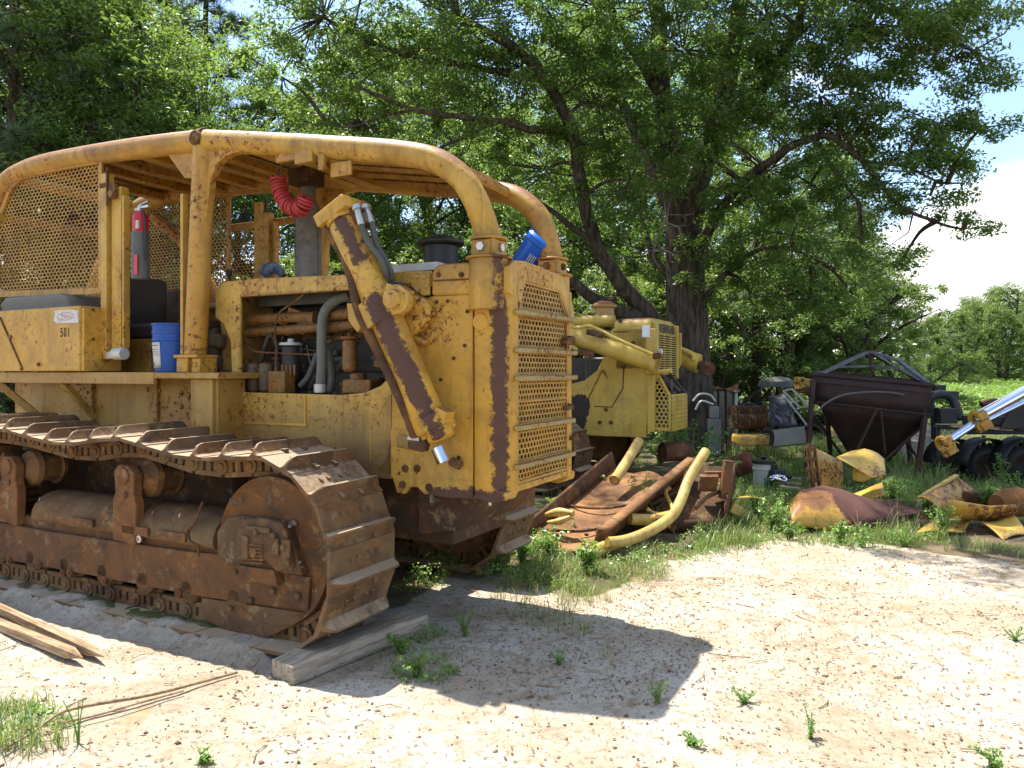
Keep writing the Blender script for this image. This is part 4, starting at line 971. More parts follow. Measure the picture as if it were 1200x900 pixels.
# lower perforated guard basket
uF = P2(786, 470, .05)[0]
sd_ = [(P2(x, y, .05)[0], P2(x, y, .05)[2]) for x, y in ((767, 440), (772, 440), (785, 464), (785, 504), (765, 502))]
m_ = perf(lambda a, b, t: (a, .05+t, b), [(q[0], q[1]) for q in sd_], .062, .054, .72, .008); pg = m_.build('guard_screen', M['yel2c'], z2)
mb = MB()
for i in range(5):
    a, b = sd_[i], sd_[(i+1) % 5]; mb.bar((a[0], .045, a[1]), (b[0], .045, b[1]), .04, .02, (0, 1, 0))
mb.bb((-.04, -.01, sd_[4][1]-.05), (.06, .06, sd_[0][1]+.1)); mb.build('screen_rim', M['yel2c'], pg, bevel=.006)
zf0, zf1 = U2(795, 502, uF)[2], U2(795, 463, uF)[2]; vF = U2(803, 480, uF)[1]
mb = MB()
for k in range(9):
    z = zf0+(zf1-zf0)*k/8; mb.bb((uF-.01, .06, z-.018), (uF+.02, vF, z+.018))
for k in range(12):
    v = .06+(vF-.06)*k/11; mb.bb((uF+.018, v-.012, zf0), (uF+.03, v+.012, zf1))
mb.bb((uF-.35, .06, zf0-.01), (uF, vF, zf0+.03)); mb.build('front_lattice', M['yel2c'], z2, bevel=.004)
mb = MB(); mb.tube([(uF-.3, .3, zf1+.02), (uF-.25, .35, zf1+.3), (uF, .5, zf1+.05)], .04, 8); mb.box((uF-.2, .5, zf1+.05), (.2, .3, .2)); mb.bar((uF, vF, zf1), (0, vF, zf1+.35), .05, .05); mb.cyl((0, .2, zf1+.15), (.25, .2, zf1+.15), .08); mb.build('crank_drive', M['oily'], z2, bevel=.02)
mb = MB(); a = P2(758, 437, -.05); mb.cyl(a, (a[0]+.35, a[1], a[2]+.03), .035); mb.build('guard_handle', M['yel2c'], z2)
# track
r2 = .50; uc = P2(700, 500, -.15)[0]-r2-.05
lp2 = [(uc+r2*math.sin(t), .53+r2*math.cos(t)) for t in np.linspace(0, math.pi, 9)]+[(uc-x, .03) for x in (.8, 1.6, 2.4)]+[(uc-2.9-.45*math.sin(t), .5-.45*math.cos(t)) for t in np.linspace(.2, math.pi, 7)]+[(uc-2., 1.0), (uc-1., 1.06)]
def loop2(v0, vis):
    sp_, ln = resample([Vector(p) for p in lp2], 34); ch = MB()
    for i in range(34):
        a, b = sp_[i], sp_[(i+1) % 34]; d = (b-a).normalized(); n = Vector((-d.y, d.x)); m1 = (a+b)/2-n*.07
        ch.box((m1.x, v0+.3, m1.y), ((b-a).length*1.05, .24, .08), Matrix.Rotation(-math.atan2(d.y, d.x), 3, 'Y'))
    ch.lathe([(0, .08), (.03, .36), (.15, .42), (.28, .42), (.4, .36), (.43, .08)], (uc, v0+.08, .53), (0, 1, 0), 28)
    ch.bb((uc-2.9, v0+.12, .2), (uc-.2, v0+.48, .62)); c = ch.build('track_chain', M['rust_track'], z2, bevel=.006)
    for i in range(34):
        a, b = sp_[i], sp_[(i+1) % 34]; d = b-a
        o = fs.copy(); COL.objects.link(o); o.parent = c; o.location = (a.x, v0, a.y); o.rotation_euler = (0, -math.atan2(d.y, d.x), 0); s_ = d.length/PITCH; o.scale = (s_, 1, 1)
loop2(-.78, 1); loop2(2*C2+.18, 0)
mb = MB(); mb.bb((-4.2, -.5, 1.2), (-2.4, 0, 1.3)); mb.bb((-4.6, 0, .9), (-3.4, 2*C2, 2.0)); mb.bb((-4.8, .1, 2.0), (-4.3, 1.3, 2.6)); mb.build('rear_body', M['yel2'], z2, bevel=.04)
# ================================================================== SCRAP AND SMALL THINGS
def piece(name, mb, mat, label, cat, group=None, **k):
    """a loose thing made of one mesh; origin brought to its own base"""
    n = len(mb.v); cx = sum(p[0] for p in mb.v)/n; cy = sum(p[1] for p in mb.v)/n; cz = min(p[2] for p in mb.v)
    mb.v = [(p[0]-cx, p[1]-cy, p[2]-cz) for p in mb.v]
    o = mb.build(name, mat, None, **k); o.location = (cx, cy, cz); return tag(o, label, cat, group)
def V3(*a): return Vector(a)
M['yel_scrap'] = paint('scrap_yellow', (.62, .40, .065), .8, dirt=.3, fade=(.66, .48, .17))
M['yel_scrap_rust'] = paint('scrap_yellow_half_rust', (.56, .34, .055), 1.5, top=.2, dirt=.5, patches=[])
M['tube_yel'] = paint('faded_tube_paint', (.52, .37, .09), .4, dirt=.45, fade=(.56, .44, .18))
M['concrete'] = plain('weathered_timber', (.20, .165, .125), .9, var=.7, scale=6, bump=.5)
def wood(name, c1, c2):
    t = NT(name); co = t.coord('Object', (1.2, 14, 14)); n = t.noise(co, 3, 8, .7, .6)
    c = t.mix(t.ramp(n, .35, .65), c1, c2); return t.finish(c, .85, nrm=t.bump(n, .5, .004), spec=.2)
M['stake'] = wood('aged_stake_wood', (.42, .30, .18), (.18, .11, .06))
M['sleeper'] = wood('grey_timber_block', (.40, .335, .25), (.20, .165, .12))
# timber block under the track
a, b = V3(*G(343, 800)), V3(*G(502, 738)); d = (b-a); L = d.length; ang = math.atan2(d.y, d.x)
mb = MB(); ns = 14
def blk(s, t):
    return None
for i in range(1):
    pass
import itertools
rows = []
for i in range(ns+1):
    x = L*i/ns; ring = []
    for (y, z) in ((0, 0), (0, .10), (.015, .125), (.19, .12), (.20, .10), (.20, 0)):
        ring.append((x+random.uniform(-.004, .004)*(0 < i < ns), y+random.uniform(-.006, .006), z+random.uniform(-.008, .008)*(z > .05)-(.02 if i < 2 and z > .05 else 0)))
    rows.append(ring)
vs = [p for r_ in rows for p in r_]; k = 6
fc = [(i*k+j, i*k+(j+1) % k, (i+1)*k+(j+1) % k, (i+1)*k+j) for i in range(ns) for j in range(k)]+[tuple(range(k)), tuple(ns*k+j for j in range(k))[::-1]]
mb.add(vs, fc); o = mb.build('timber_block', M['sleeper'], None, bevel=.006); o.location = (a.x, a.y, -.02); o.rotation_euler = (0, 0, ang)
tag(o, 'grey squared timber block lying under the front of the rusty track', 'timber block')
# stakes
def stake(p0, p1, tip, w, label):
    p0, p1 = V3(*p0), V3(*p1); d = p1-p0; L = d.length; mb = MB()
    vs = []
    for x, s_ in ((0, 1), (L-tip, 1), (L, .12)):
        for y, z in ((-w/2, 0), (w/2, 0), (w/2, w*.85), (-w/2, w*.85)): vs.append((x, y*s_, w*.4+(z-w*.4)*s_ if s_ < 1 else z))
    mb.add(vs, [(0, 3, 2, 1), (8, 9, 10, 11)]+[(i*4+j, i*4+(j+1) % 4, i*4+4+(j+1) % 4, i*4+4+j) for i in (0, 1) for j in range(4)])
    o = mb.build('wooden_stake', M['stake'], None, bevel=.003); o.location = p0+V3(0, 0, .005); o.rotation_euler = (0, -math.asin(d.z/L), math.atan2(d.y, d.x)); tag(o, label, 'stake', 'pointed wooden stakes beside the track')
stake(G(-120, 662), G(122, 775), .16, .055, 'pointed wooden stake lying nearer the rusty track, its tip farther right')
stake(G(-100, 697), G(97, 777), .14, .060, 'pointed wooden stake lying farther from the track, its tip farther left')
# rod
mb = MB(); mb.tube([V3(*G(x, y))+V3(0, 0, h) for x, y, h in ((2, 884, .02), (40, 862, .02), (70, 848, .05), (105, 836, .04), (180, 818, .02), (278, 791, .015))], [.006, .007, .008, .009, .009, .008], 8, smooth=4)
mb.tube([V3(*G(x, y))+V3(0, 0, h) for x, y, h in ((70, 850, .012), (110, 842, .012), (165, 826, .012), (215, 812, .01))], .005, 6, smooth=3)
piece('fallen_stick', mb, M['stake'], 'long thin brown stick lying on the sand from the grass tuft towards the track', 'stick')
# rusty channel plate: tilted trough with two flanges
M['rust_plate'] = rusty('sunlit_orange_plate_rust', .9, (.42, .20, .075))
A, B = V3(*W(612, 632, 7.15)), V3(*W(682, 655, 6.85)); A.z = .05; B.z = .03
C_, D_ = V3(*W(800, 556, 8.7)), V3(*W(722, 534, 9.3))
C_.z = .46; D_.z = .50
mb = MB()
def floor_(s, t):
    p = (A.lerp(B, s)).lerp(D_.lerp(C_, s), t); p.z += -.03*math.sin(math.pi*s)+.01*math.sin(t*9+s*3)-.05*(t > .98)*math.sin(s*9); return p
mb.sheet(floor_, 10, 24)
pl = empty('rusty_channel', (B.x, B.y, 0), 0, label='large rusty steel channel plate propped up off the grass beside the near bulldozer nose', cat='scrap metal')
def rel(mb, o):
    l = o.location; mb.v = [(p[0]-l.x, p[1]-l.y, p[2]-l.z) for p in mb.v]; return mb
rel(mb, pl).build('channel_floor', M['rust_plate'], pl, solid=.012)
mb = MB(); up = V3(-.06, -.02, .20)
mb.sheet(lambda s, t: A.lerp(D_, t)+up*s*(.65+.35*t), 2, 24); rel(mb, pl).build('channel_flange', M['rust_frame'], pl, solid=.012)
mb = MB(); up2 = V3(.10, -.05, .17)
E1 = V3(*W(700, 628, 6.9)); E2 = V3(*W(806, 536, 8.6)); E1.z = max(E1.z, .06)
mb.sheet(lambda s, t: (B+V3(.1, .05, -.02)).lerp(C_, t).lerp((E1+V3(.0, 0, .06)).lerp(E2, t), s), 2, 24)
mb.sheet(lambda s, t: (E1+V3(.0, 0, .06)).lerp(E2, t)+V3(.10, -.02, -.015)*s, 2, 24); rel(mb, pl).build('channel_flange', M['rust_plate'], pl, solid=.012)
mb = MB()
for t0, t1, c in ((.12, .36, .1), (.42, .62, .1)):
    pts = [floor_(s, t0+(t1-t0)*s)+V3(0, 0, .012+.02*math.sin(math.pi*s)) for s in np.linspace(0, 1, 9)]
    mb.tube([p-V3(0, .25*math.sin(math.pi*i/8), 0) for i, p in enumerate(pts)], .014, 8, smooth=3)
rel(mb, pl).build('welded_rod', M['rust_dark'], pl)
mb = MB()
for (s, t) in ((.72, .18), (.82, .22), (.66, .24), (.9, .2), (.78, .3)):
    p = floor_(s, t)+V3(0, 0, .008); mb.prism(ngon(.022, 10), -.004, .004, 'z'); n = 20
    for i in range(len(mb.v)-n, len(mb.v)): q = mb.v[i]; mb.v[i] = (q[0]+p.x, q[1]+p.y, q[2]+p.z+.01)
rel(mb, pl).build('drain_hole', M['core'], pl)
# worn yellow slot tube on the left end
mb = MB(); mb.tube([W(640, 603, 7.4), W(655, 600, 7.3), W(672, 602, 7.2)], [.02, .045, .03], 12, smooth=4); mb.tube([W(642, 612, 7.3), W(656, 611, 7.2), W(670, 605, 7.2)], [.015, .035, .02], 12, smooth=4)
piece('bent_loop', mb, M['tube_yel'], 'small worn yellow handle loop lying on the near left end of the rusty channel', 'handle')
# box section and plates beside it
mb = MB()
p0, p1, p2_, p3 = V3(*W(742, 600, 7.8)), V3(*W(846, 596, 7.9)), V3(*W(858, 560, 8.4)), V3(*W(795, 556, 8.9))
for q in (p0, p1): q.z = .10
mb.sheet(lambda s, t: p0.lerp(p1, s).lerp(p3.lerp(p2_, s), t)+V3(0, 0, .03*math.sin(s*5)), 6, 6)
mb.sheet(lambda s, t: p1.lerp(p2_, s)+V3(.03, 0, .17 if t else -.08), 4, 1)
mb.sheet(lambda s, t: p3.lerp(p2_, s)+V3(.0, .02, .12 if t else -.2), 4, 1)
mb.sheet(lambda s, t: p0.lerp(p1, s)+V3(.0, -.02, -.08 if t else .03), 4, 1)
piece('rusty_tray', mb, M['rust_dark'], 'dark rusty steel tray with upturned sides lying right of the bent yellow tube', 'scrap metal', solid=.014)
mb = MB(); mb.box(W(851, 562, 8.1), (.10, .09, .42), Matrix.Rotation(.12, 3, 'Y')); mb.box(W(838, 556, 8.2), (.22, .09, .07)); mb.box(W(830, 566, 8.1), (.2, .05, .2), Matrix.Rotation(.5, 3, 'X'))
piece('steel_bracket', mb, M['rust_orange'], 'rusty angle bracket standing at the right end of the dark steel tray', 'scrap metal', bevel=.006)
mb = MB(); mb.bar(W(760, 592, 7.9), W(812, 566, 8.3), .05, .035); piece('steel_strip', mb, M['rust_dark'], 'narrow rusty steel strip lying inside the dark steel tray', 'scrap metal', bevel=.004)
for (pts, q) in ((((745, 604, 7.7), (772, 612, 7.4), (790, 625, 7.2)), .06), (((812, 600, 7.6), (826, 586, 7.9), (840, 580, 8.1)), .05)):
    mb = MB(); pp = catmull([W(*p) for p in pts], 4); mb.sheet(lambda s, t: pp[int(round(s*(len(pp)-1)))]+V3(.05*t, .05*t, q*math.sin(t*3)), len(pp)-1, 4)
    piece('torn_sheet', mb, M['rust_track'], 'small torn rusty sheet at the '+('front of the dark steel tray' if q > .055 else 'right end of the dark steel tray, under the bracket'), 'scrap metal', solid=.006)
# yellow bent tubes
def opentube(name, pts, r, label, sm=6):
    path = catmull([V3(*p) for p in pts], sm); mb = MB(); mb.tube(path, r, 20, caps=False)
    mb.tube([path[-1]-(path[-1]-path[-2]).normalized()*.01, path[-1]], r*.8, 20); mb.tube([path[0]-(path[0]-path[1]).normalized()*.01, path[0]], r*.8, 20)
    o = piece(name, mb, M['tube_yel'], label, 'steel tube', 'bent yellow steel tubes on the scrap')
    return o
T1 = [W(712, 636, 6.75), W(735, 633, 6.85), W(762, 622, 7.05), W(786, 606, 7.25), W(798, 586, 7.45), W(808, 560, 7.7), W(827, 529, 8.0)]
opentube('bent_tube', T1, .052, 'long bent yellow tube rising from the grass over the right side of the rusty channel')
opentube('bent_tube', [W(720, 563, 8.2), W(732, 545, 8.5), W(749, 517, 8.9)], .058, 'straight yellow tube standing up behind the rusty channel', 3)
opentube('bent_tube', [W(690, 652, 6.7), W(702, 644, 6.8), W(720, 637, 6.95)], .058, 'short yellow tube end in the grass at the near corner of the rusty channel', 3)
opentube('bent_tube', [W(738, 608, 7.4), W(765, 609, 7.5), W(785, 605, 7.6)], .058, 'yellow tube lying flat beneath the long bent tube', 3)
mb = MB(); mb.tube([W(758, 596, 7.6), W(768, 602, 7.6), W(788, 599, 7.7), W(780, 578, 8.0), W(785, 572, 8.1)], .022, 10, smooth=5); piece('bent_rod', mb, M['yel_scrap'], 'thin bent yellow rod between the rusty channel and the long bent tube', 'rod')
# strap loop in grass to the right
mb = MB(); pth = [V3(*W(x, y, 8.3)) for x, y in ((858, 606), (858, 592), (868, 585), (882, 583), (895, 586), (904, 591))]
pth = catmull(pth, 5); mb.sheet(lambda s, t: pth[int(round(s*(len(pth)-1)))]+V3(0, .10*t, .0), len(pth)-1, 2); piece('metal_strap', mb, M['tube_yel'], 'faded yellow curved strap arching out of the weeds left of the wavy rusty hood', 'strap', solid=.012)
mb = MB(); mb.box(W(862, 597, 8.2), (.13, .1, .12), Matrix.Rotation(.5, 3, 'Y')); piece('small_bracket', mb, M['tube_yel'], 'small faded yellow block at the foot of the curved strap', 'bracket', bevel=.02)

# wavy rusty-yellow hood sheet
mb = MB()
def hood(s, t):
    top = np.interp(s, [0, .08, .25, .45, .62, .8, 1], [588, 574, 571, 580, 588, 590, 592]); bot = np.interp(s, [0, .2, .4, .5, .75, 1], [616, 622, 628, 622, 614, 606])
    x = 926+154*s; a = math.sin(t*math.pi*.5); Y = 7.75+.55*(1-math.cos(t*math.pi*.5))+s*.3
    zb_ = EYE-(bot-HY)*7.75/F; ztp = EYE-(top-HY)*8.3/F
    return ((x-CX)/F*Y, Y, max(.02, zb_)*(1-a)+ztp*a+.012*math.sin(s*11+t*4))
mb.sheet(hood, 26, 10)
M['hoodsheet'] = paint('rusting_hood_sheet', (.52, .30, .045), 1.5, top=.35, dirt=.8, primer=(.115, .045, .032), patches=[((-.80, .3, .44), (.0, .25, .42), .19), ((.02, 0, .2), (.8, .1, .25), .30)])
piece('engine_hood', mb, M['hoodsheet'], 'long wavy rusty and yellow engine hood sheet lying at the edge of the sand', 'hood', solid=.012)
# folded yellow sheets behind
mb = MB()
q1, q2, q3, q4 = V3(*W(955, 605, 9.0)), V3(*W(950, 523, 9.2)), V3(*W(985, 540, 9.6)), V3(*W(992, 590, 9.5))
mb.sheet(lambda s, t: q1.lerp(q4, s).lerp(q2.lerp(q3, s), t)+V3(0, .04*math.sin(5*t), 0), 4, 6)
piece('scrap_sheet', mb, M['yel_scrap_rust'], 'dull yellow panel standing upright against the vertical rusty channel bar', 'panel', solid=.01)
def curl(s, t):
    x = np.interp(s, [0, .3, .6, 1], [980, 1000, 1020, 1036]); ytop = np.interp(s, [0, .25, .5, .8, 1], [536, 529, 526, 531, 538]); ybot = np.interp(s, [0, .3, .6, 1], [537, 548, 560, 556])
    y = ytop+(ybot-ytop)*t; Y = 9.1-.5*t+.05*math.sin(s*7); return W(x+2*t, y, Y)
mb = MB(); mb.sheet(curl, 16, 6); piece('curled_fender', mb, M['yel_scrap'], 'bright yellow curled sheet metal fender on top of the folded strips', 'fender', solid=.01)
def curl2(s, t):
    x = 962+72*s; y = 578+6*math.sin(s*4)-8*s+14*t; return W(x+t*4, y, 9.1-.35*t)
mb = MB(); mb.sheet(curl2, 14, 4); piece('folded_strip', mb, M['yel_scrap'], 'upper of two rusty yellow folded strips lying under the curled fender', 'sheet metal', solid=.012)
mb = MB(); mb.sheet(lambda s, t: W(955+86*s, 595-9*s+9*t+2*math.sin(7*s), 8.9-.3*t), 14, 3); piece('folded_strip', mb, M['yel_scrap_rust'], 'lower of two rusty yellow folded strips just behind the wavy hood', 'sheet metal', solid=.012)
mb = MB(); mb.sheet(lambda s, t: W(1000+34*s, 548+14*t+3*math.sin(6*s), 8.9+.1*s), 8, 4); piece('crumpled_sheet', mb, M['yel_scrap'], 'crumpled yellow sheet below the curled fender', 'sheet metal', solid=.01)
a, b = V3(*W(956, 606, 8.7)), V3(*W(947, 520, 8.9)); mb = MB(); mb.bar(a, b, .03, .10, (0, 1, 0))
for k in range(7): p = a.lerp(b, (k+.5)/7); mb.box(p+V3(0, -.02, 0), (.12, .04, .05))
mb.bar(a+V3(.09, 0, 0), b+V3(.07, 0, 0), .02, .06, (0, 1, 0)); piece('channel_bar', mb, M['rust_track'], 'notched rusty channel bar standing upright left of the folded yellow sheets', 'steel bar', bevel=.005)
# right group
def quad_sheet(name, q, mat, label, cat, wob=.02, Yb=0):
    q = [V3(*W(*p)) for p in q]; mb = MB()
    mb.sheet(lambda s, t: q[0].lerp(q[1], s).lerp(q[3].lerp(q[2], s), t)+V3(0, 0, wob*math.sin(5*s+3*t)), 10, 8); return piece(name, mb, mat, label, cat, solid=.012)
quad_sheet('scrap_sheet', [(1072, 626, 7.75), (1130, 621, 7.8), (1142, 604, 8.4), (1102, 606, 8.4)], M['yel_scrap'], 'flat faded yellow panel on the weeds left of the curved trough', 'panel')
quad_sheet('scrap_sheet', [(1176, 634, 7.5), (1205, 622, 7.7), (1188, 606, 8.0), (1150, 612, 7.9)], M['yel_scrap'], 'flat yellow panel with a pointed corner at the right edge on the sand', 'panel')
def trough(s, t):
    x = 1110+82*s; y = np.interp(s, [0, .3, .6, 1], [584, 588, 592, 590]); a = t*math.pi
    Y = 8.1-.35*math.cos(a)*.6; return W(x, y+18*math.sin(a)*(1-.3*s)-3*math.cos(a)+4, Y)
mb = MB(); mb.sheet(trough, 16, 10); piece('curved_trough', mb, M['yel_scrap_rust'], 'curved orange-rusty trough lying across the yellow panels at right', 'trough', solid=.012)
quad_sheet('scrap_sheet', [(1080, 582, 8.6), (1122, 558, 9.3), (1146, 578, 9.3), (1110, 600, 8.5)], M['yel_scrap_rust'], 'rusty yellow panel leaning in a low tent shape behind the trough', 'panel', .01)
mb = MB(); mb.bar(W(1076, 584, 8.7), W(1121, 557, 9.2), .05, .03); piece('angle_bar', mb, M['tube_yel'], 'faded yellow angle bar along the edge of the leaning panel', 'steel bar', bevel=.004)
mb = MB(); mb.box(W(1185, 582, 9.0), (1.2, .12, .14), Matrix.Rotation(.1, 3, 'Z')); piece('rusty_beam', mb, M['rust_dark'], 'dark rusty beam lying behind the curved trough at the right edge', 'steel beam', bevel=.01)
mb = MB(); mb.lathe([(0, .12), (.1, .16), (.3, .17), (.42, .12)], W(1168, 592, 8.4), (1, .2, .1), 18); piece('rusty_drum', mb, M['rust_orange'], 'short rusty drum resting in the trough at the right edge', 'drum')
# red drums / pipes
mb = MB(); a, b = V3(*W(836, 556, 11.6)), V3(*W(882, 540, 11.2)); mb.lathe([(0, .15), (0, .165), ((b-a).length-.05, .165), ((b-a).length, .13), ((b-a).length+.02, .03)], a, b-a, 28); piece('red_cylinder', mb, rusty('faded_red_rust', .9, (.32, .075, .045)), 'faded red steel cylinder lying left of the white paint pail', 'cylinder')
mb = MB(); a = V3(*W(776, 530, 10.6)); mb.lathe([(0, .12), (0, .14), (.4, .14), (.42, .1)], a, (1, .3, .02), 24); piece('red_cylinder', mb, rusty('dark_red_rust', .7, (.12, .03, .025)), 'dark red cylinder lying behind the straight yellow tube', 'cylinder')
# pail
q = V3(*W(895, 568, 10.4)); q.z = .02
pa = empty('paint_pail', q, .2, label='white pail with dark green label and black lid standing in the weeds', cat='pail')
mb = MB(); mb.lathe([(0, .125), (.01, .13), (.30, .145), (.305, .155), (.33, .155), (.335, .148), (.39, .15)], (0, 0, 0), (0, 0, 1), 28); mb.build('pail_body', plain('dirty_white_plastic', (.45, .46, .40), .5), pa)
mb = MB(); mb.lathe([(.39, .158), (.40, .16), (.43, .16), (.43, .14), (.415, .02)], (0, 0, 0), (0, 0, 1), 28); mb.lathe([(.44, .02), (.48, .05), (.50, .03)], (0, 0, 0), (0, 0, 1), 10); mb.build('pail_lid', M['black'], pa)
mb = MB(); mb.sheet(lambda s, t: (.148*math.sin(s*2.2-.5), -.148*math.cos(s*2.2-.5), .06+.14*t), 14, 2); mb.build('pail_label', plain('dark_green_label', (.02, .10, .07), .5, var=.5, scale=20), pa, solid=.001)
mb = MB(); mb.sheet(lambda s, t: (.150*math.sin(s*1.5-.2), -.150*math.cos(s*1.5-.2), .20+.05*t), 12, 1); mb.build('label_band', M['black'], pa, solid=.001)
mb = MB(); mb.lathe([(0, .001), (.001, .03), (.003, .001)], (.05, -.145, .225), (.3, -1, 0), 14); mb.build('label_spot', M['paper'], pa)
mb = MB(); mb.tube([(.1*math.cos(t)+.0, .07*math.sin(t), .03*math.sin(2*t)) for t in np.linspace(0, 2*math.pi, 17)], .02, 8); mb.tube([(.06*math.cos(t), .04*math.sin(t), .04) for t in np.linspace(0, 2*math.pi, 13)], .012, 8)
for i in range(len(mb.v)): p = mb.v[i]; s0 = W(911, 561, 10.1); mb.v[i] = (p[0]*1.1+s0[0], p[1]+s0[1], p[2]+s0[2])
piece('chrome_ring', mb, M['chrome'], 'shiny chrome ring lying beside the white pail', 'metal ring')
mb = MB(); s0 = W(908, 556, 10.3); mb.box((s0[0], s0[1], s0[2]), (.22, .2, .16), Matrix.Rotation(.5, 3, 'Z')); mb.box((s0[0]-.02, s0[1], s0[2]+.1), (.1, .12, .1)); mb.cyl((s0[0], s0[1], s0[2]), (s0[0]+.2, s0[1]-.1, s0[2]-.02), .03); piece('small_engine_part', mb, M['black'], 'black greasy engine part lying right behind the white pail', 'engine part', bevel=.015)
for k, lb in enumerate(('rear', 'middle', 'front')):
    mb = MB(); mb.bar(W(915, 560+5*k, 10.5-.3*k), W(938, 561+6*k, 10.3-.3*k), .07, .02); piece('scrap_lumber', mb, M['sleeper'], lb+' one of three short grey slats lying right of the chrome ring', 'slat', 'short grey slats on the ground')

# ---- hopper ------------------------------------------------------------
M['hop'] = plain('shade_darkened_maroon_steel', (.034, .016, .014), .75, var=.7, scale=4, dark=(.075, .032, .020))  # maroon base darkened to paint in the deep shade around the hopper
HYd = 12.6
def hp_(px, py, dy=0.): return V3(*W(px, py, HYd+dy))
hz = hp_(1010, 552); ho = empty('hopper', (hz.x, hz.y, 0), 0, label='dark maroon rusty steel hopper on angle-iron legs under the tree', cat='hopper')
c = [hp_(952, 438, -.35), hp_(1092, 451, -1.0), hp_(1080, 447, .9), hp_(965, 436, 1.3)]
dn = [hp_(957, 471, -.35), hp_(1090, 486, -1.0), hp_(1078, 480, .9), hp_(967, 470, 1.3)]
bt = [hp_(1000, 540, .1), hp_(1038, 545, -.05), hp_(1036, 540, .5), hp_(1000, 540, .5)]
mb = MB()
for i in range(4):
    j = (i+1) % 4
    mb.sheet(lambda s, t: c[i].lerp(c[j], s).lerp(dn[i].lerp(dn[j], s), t)+V3(0, 0, 0), 8, 3)
rel(mb, ho).build('hopper_band', M['hop'], ho, solid=.012)
mb = MB()
for i in range(4):
    j = (i+1) % 4; mb.sheet(lambda s, t: dn[i].lerp(dn[j], s).lerp(bt[i].lerp(bt[j], s), t), 6, 6)
rel(mb, ho).build('hopper_cone', M['hop'], ho, solid=.012)
mb = MB()
for i in range(4): j = (i+1) % 4; mb.bar(c[i], c[j], .06, .05)
for i in range(4): j = (i+1) % 4; mb.bar(c[i]-V3(0, 0, .13), c[j]-V3(0, 0, .13), .03, .02)
for i in range(4): j = (i+1) % 4; mb.bar(dn[i], dn[j], .035, .03)
rel(mb, ho).build('hopper_rim', M['hop'], ho, bevel=.005)
for (x0, y0, x1, y1, dy) in ((953, 445, 945, 556, -.4), (1085, 480, 1074, 552, -.95), (1062, 495, 1068, 548, .7), (968, 470, 974, 545, 1.1)):
    mb = MB(); a, b = hp_(x0, y0, dy), hp_(x1, y1, dy); b.z = min(b.z, .02); mb.bar(a, b, .07, .07); rel(mb, ho).build('leg', M['hop'], ho, bevel=.006)
for (x0, y0, x1, y1, dy) in ((1027, 480, 1003, 530, -.75), (1032, 482, 1037, 532, -.75), (1080, 500, 1036, 540, -.8), (1083, 548, 1050, 500, 0), (955, 490, 990, 538, .4)):
    mb = MB(); mb.bar(hp_(x0, y0, dy), hp_(x1, y1, dy), .05, .03); rel(mb, ho).build('brace', M['hop'], ho, bevel=.004)
mb = MB(); mb.tube([hp_(x, y, -.85) for x, y in ((958, 484), (966, 474), (985, 464), (1010, 460), (1040, 460), (1062, 464), (1078, 474), (1088, 486))], .018, 8, smooth=4); rel(mb, ho).build('hoop', plain('dull_bare_rod', (.12, .10, .09), .6), ho)
M['hop_light'] = plain('sunbleached_angle_iron', (.17, .17, .19), .7, .2, var=.6, dark=(.06, .03, .03))
for ch in (((962, 438, -.3), (990, 425, .1), (1019, 412, .45)), ((1019, 412, .45), (1052, 422, .0), (1088, 449, -.9)), ((982, 430, .3), (1020, 429, .4), (1056, 432, .0)), ((1019, 412, .45), (1040, 425, .8), (1078, 446, .9)), ((1019, 412, .45), (990, 424, .9), (966, 436, 1.2))):
    mb = MB()
    for a, b in zip(ch, ch[1:]): mb.bar(hp_(*a), hp_(*b), .075, .04)
    rel(mb, ho).build('lid_frame', M['hop_light'], ho)
mb = MB(); mb.box(hp_(1019, 415, .45), (.12, .1, .14)); mb.bar(hp_(1019, 415, .45), hp_(1024, 441, .3), .05, .05); rel(mb, ho).build('lid_hinge', M['hop'], ho, bevel=.01)

# ---- chrome cylinder with yellow clamps ----------------------------------
pc = W(1103, 524, 9.6); co_ = empty('telescopic_cylinder', pc, 0, label='long shiny chrome telescopic cylinder with yellow collars leaning over the black implement', cat='hydraulic cylinder')
a, b, c3, a2 = V3(*W(1106, 520, 9.6)), V3(*W(1152, 490, 9.9)), V3(*W(1250, 436, 10.3)), V3(*W(1146, 494, 9.9))
M['chrome_blue'] = plain('sky_tinted_chrome_rod', (.70, .76, .98), .12, 1., var=.05, bump=.02)  # blue tint paints the sky's reflection into the chrome colour
mb = MB(); mb.cyl(a, b, .052, seg=28); mb.cyl(b+V3(.05, .03, -.04), c3+V3(.1, .05, -.10), .030, seg=24); rel(mb, co_).build('inner_rod', M['chrome_blue'], co_)
mb = MB(); mb.cyl(a2+V3(.0, 0, .06), c3+V3(0, 0, .05), .074, seg=28); rel(mb, co_).build('outer_rod', M['chrome'], co_)
M['collar'] = paint('collar_yellow', (.55, .30, .03), .8, top=.3)
for q, s_ in ((W(1146, 492, 9.85), .82), (W(1106, 521, 9.6), .74)):
    q = V3(*q); d = (c3-a).normalized(); mb = MB(); x, y, _ = frame_of(d)
    pts = [q+(x*math.cos(t)+y*math.sin(t))*.13*s_ for t in np.linspace(.6, 5.6, 14)]
    mb.tube(pts, .042*s_, 10); mb.box(pts[0], (.14, .09, .13), Matrix.Rotation(-.5, 3, 'Y')); mb.box(pts[-1], (.12, .08, .11), Matrix.Rotation(-.5, 3, 'Y')); mb.box(q-V3(0, .04, .12*s_), (.10, .08, .12), Matrix.Rotation(-.6, 3, 'Y'))
    rel(mb, co_).build('collar', M['collar'], co_, bevel=.01)

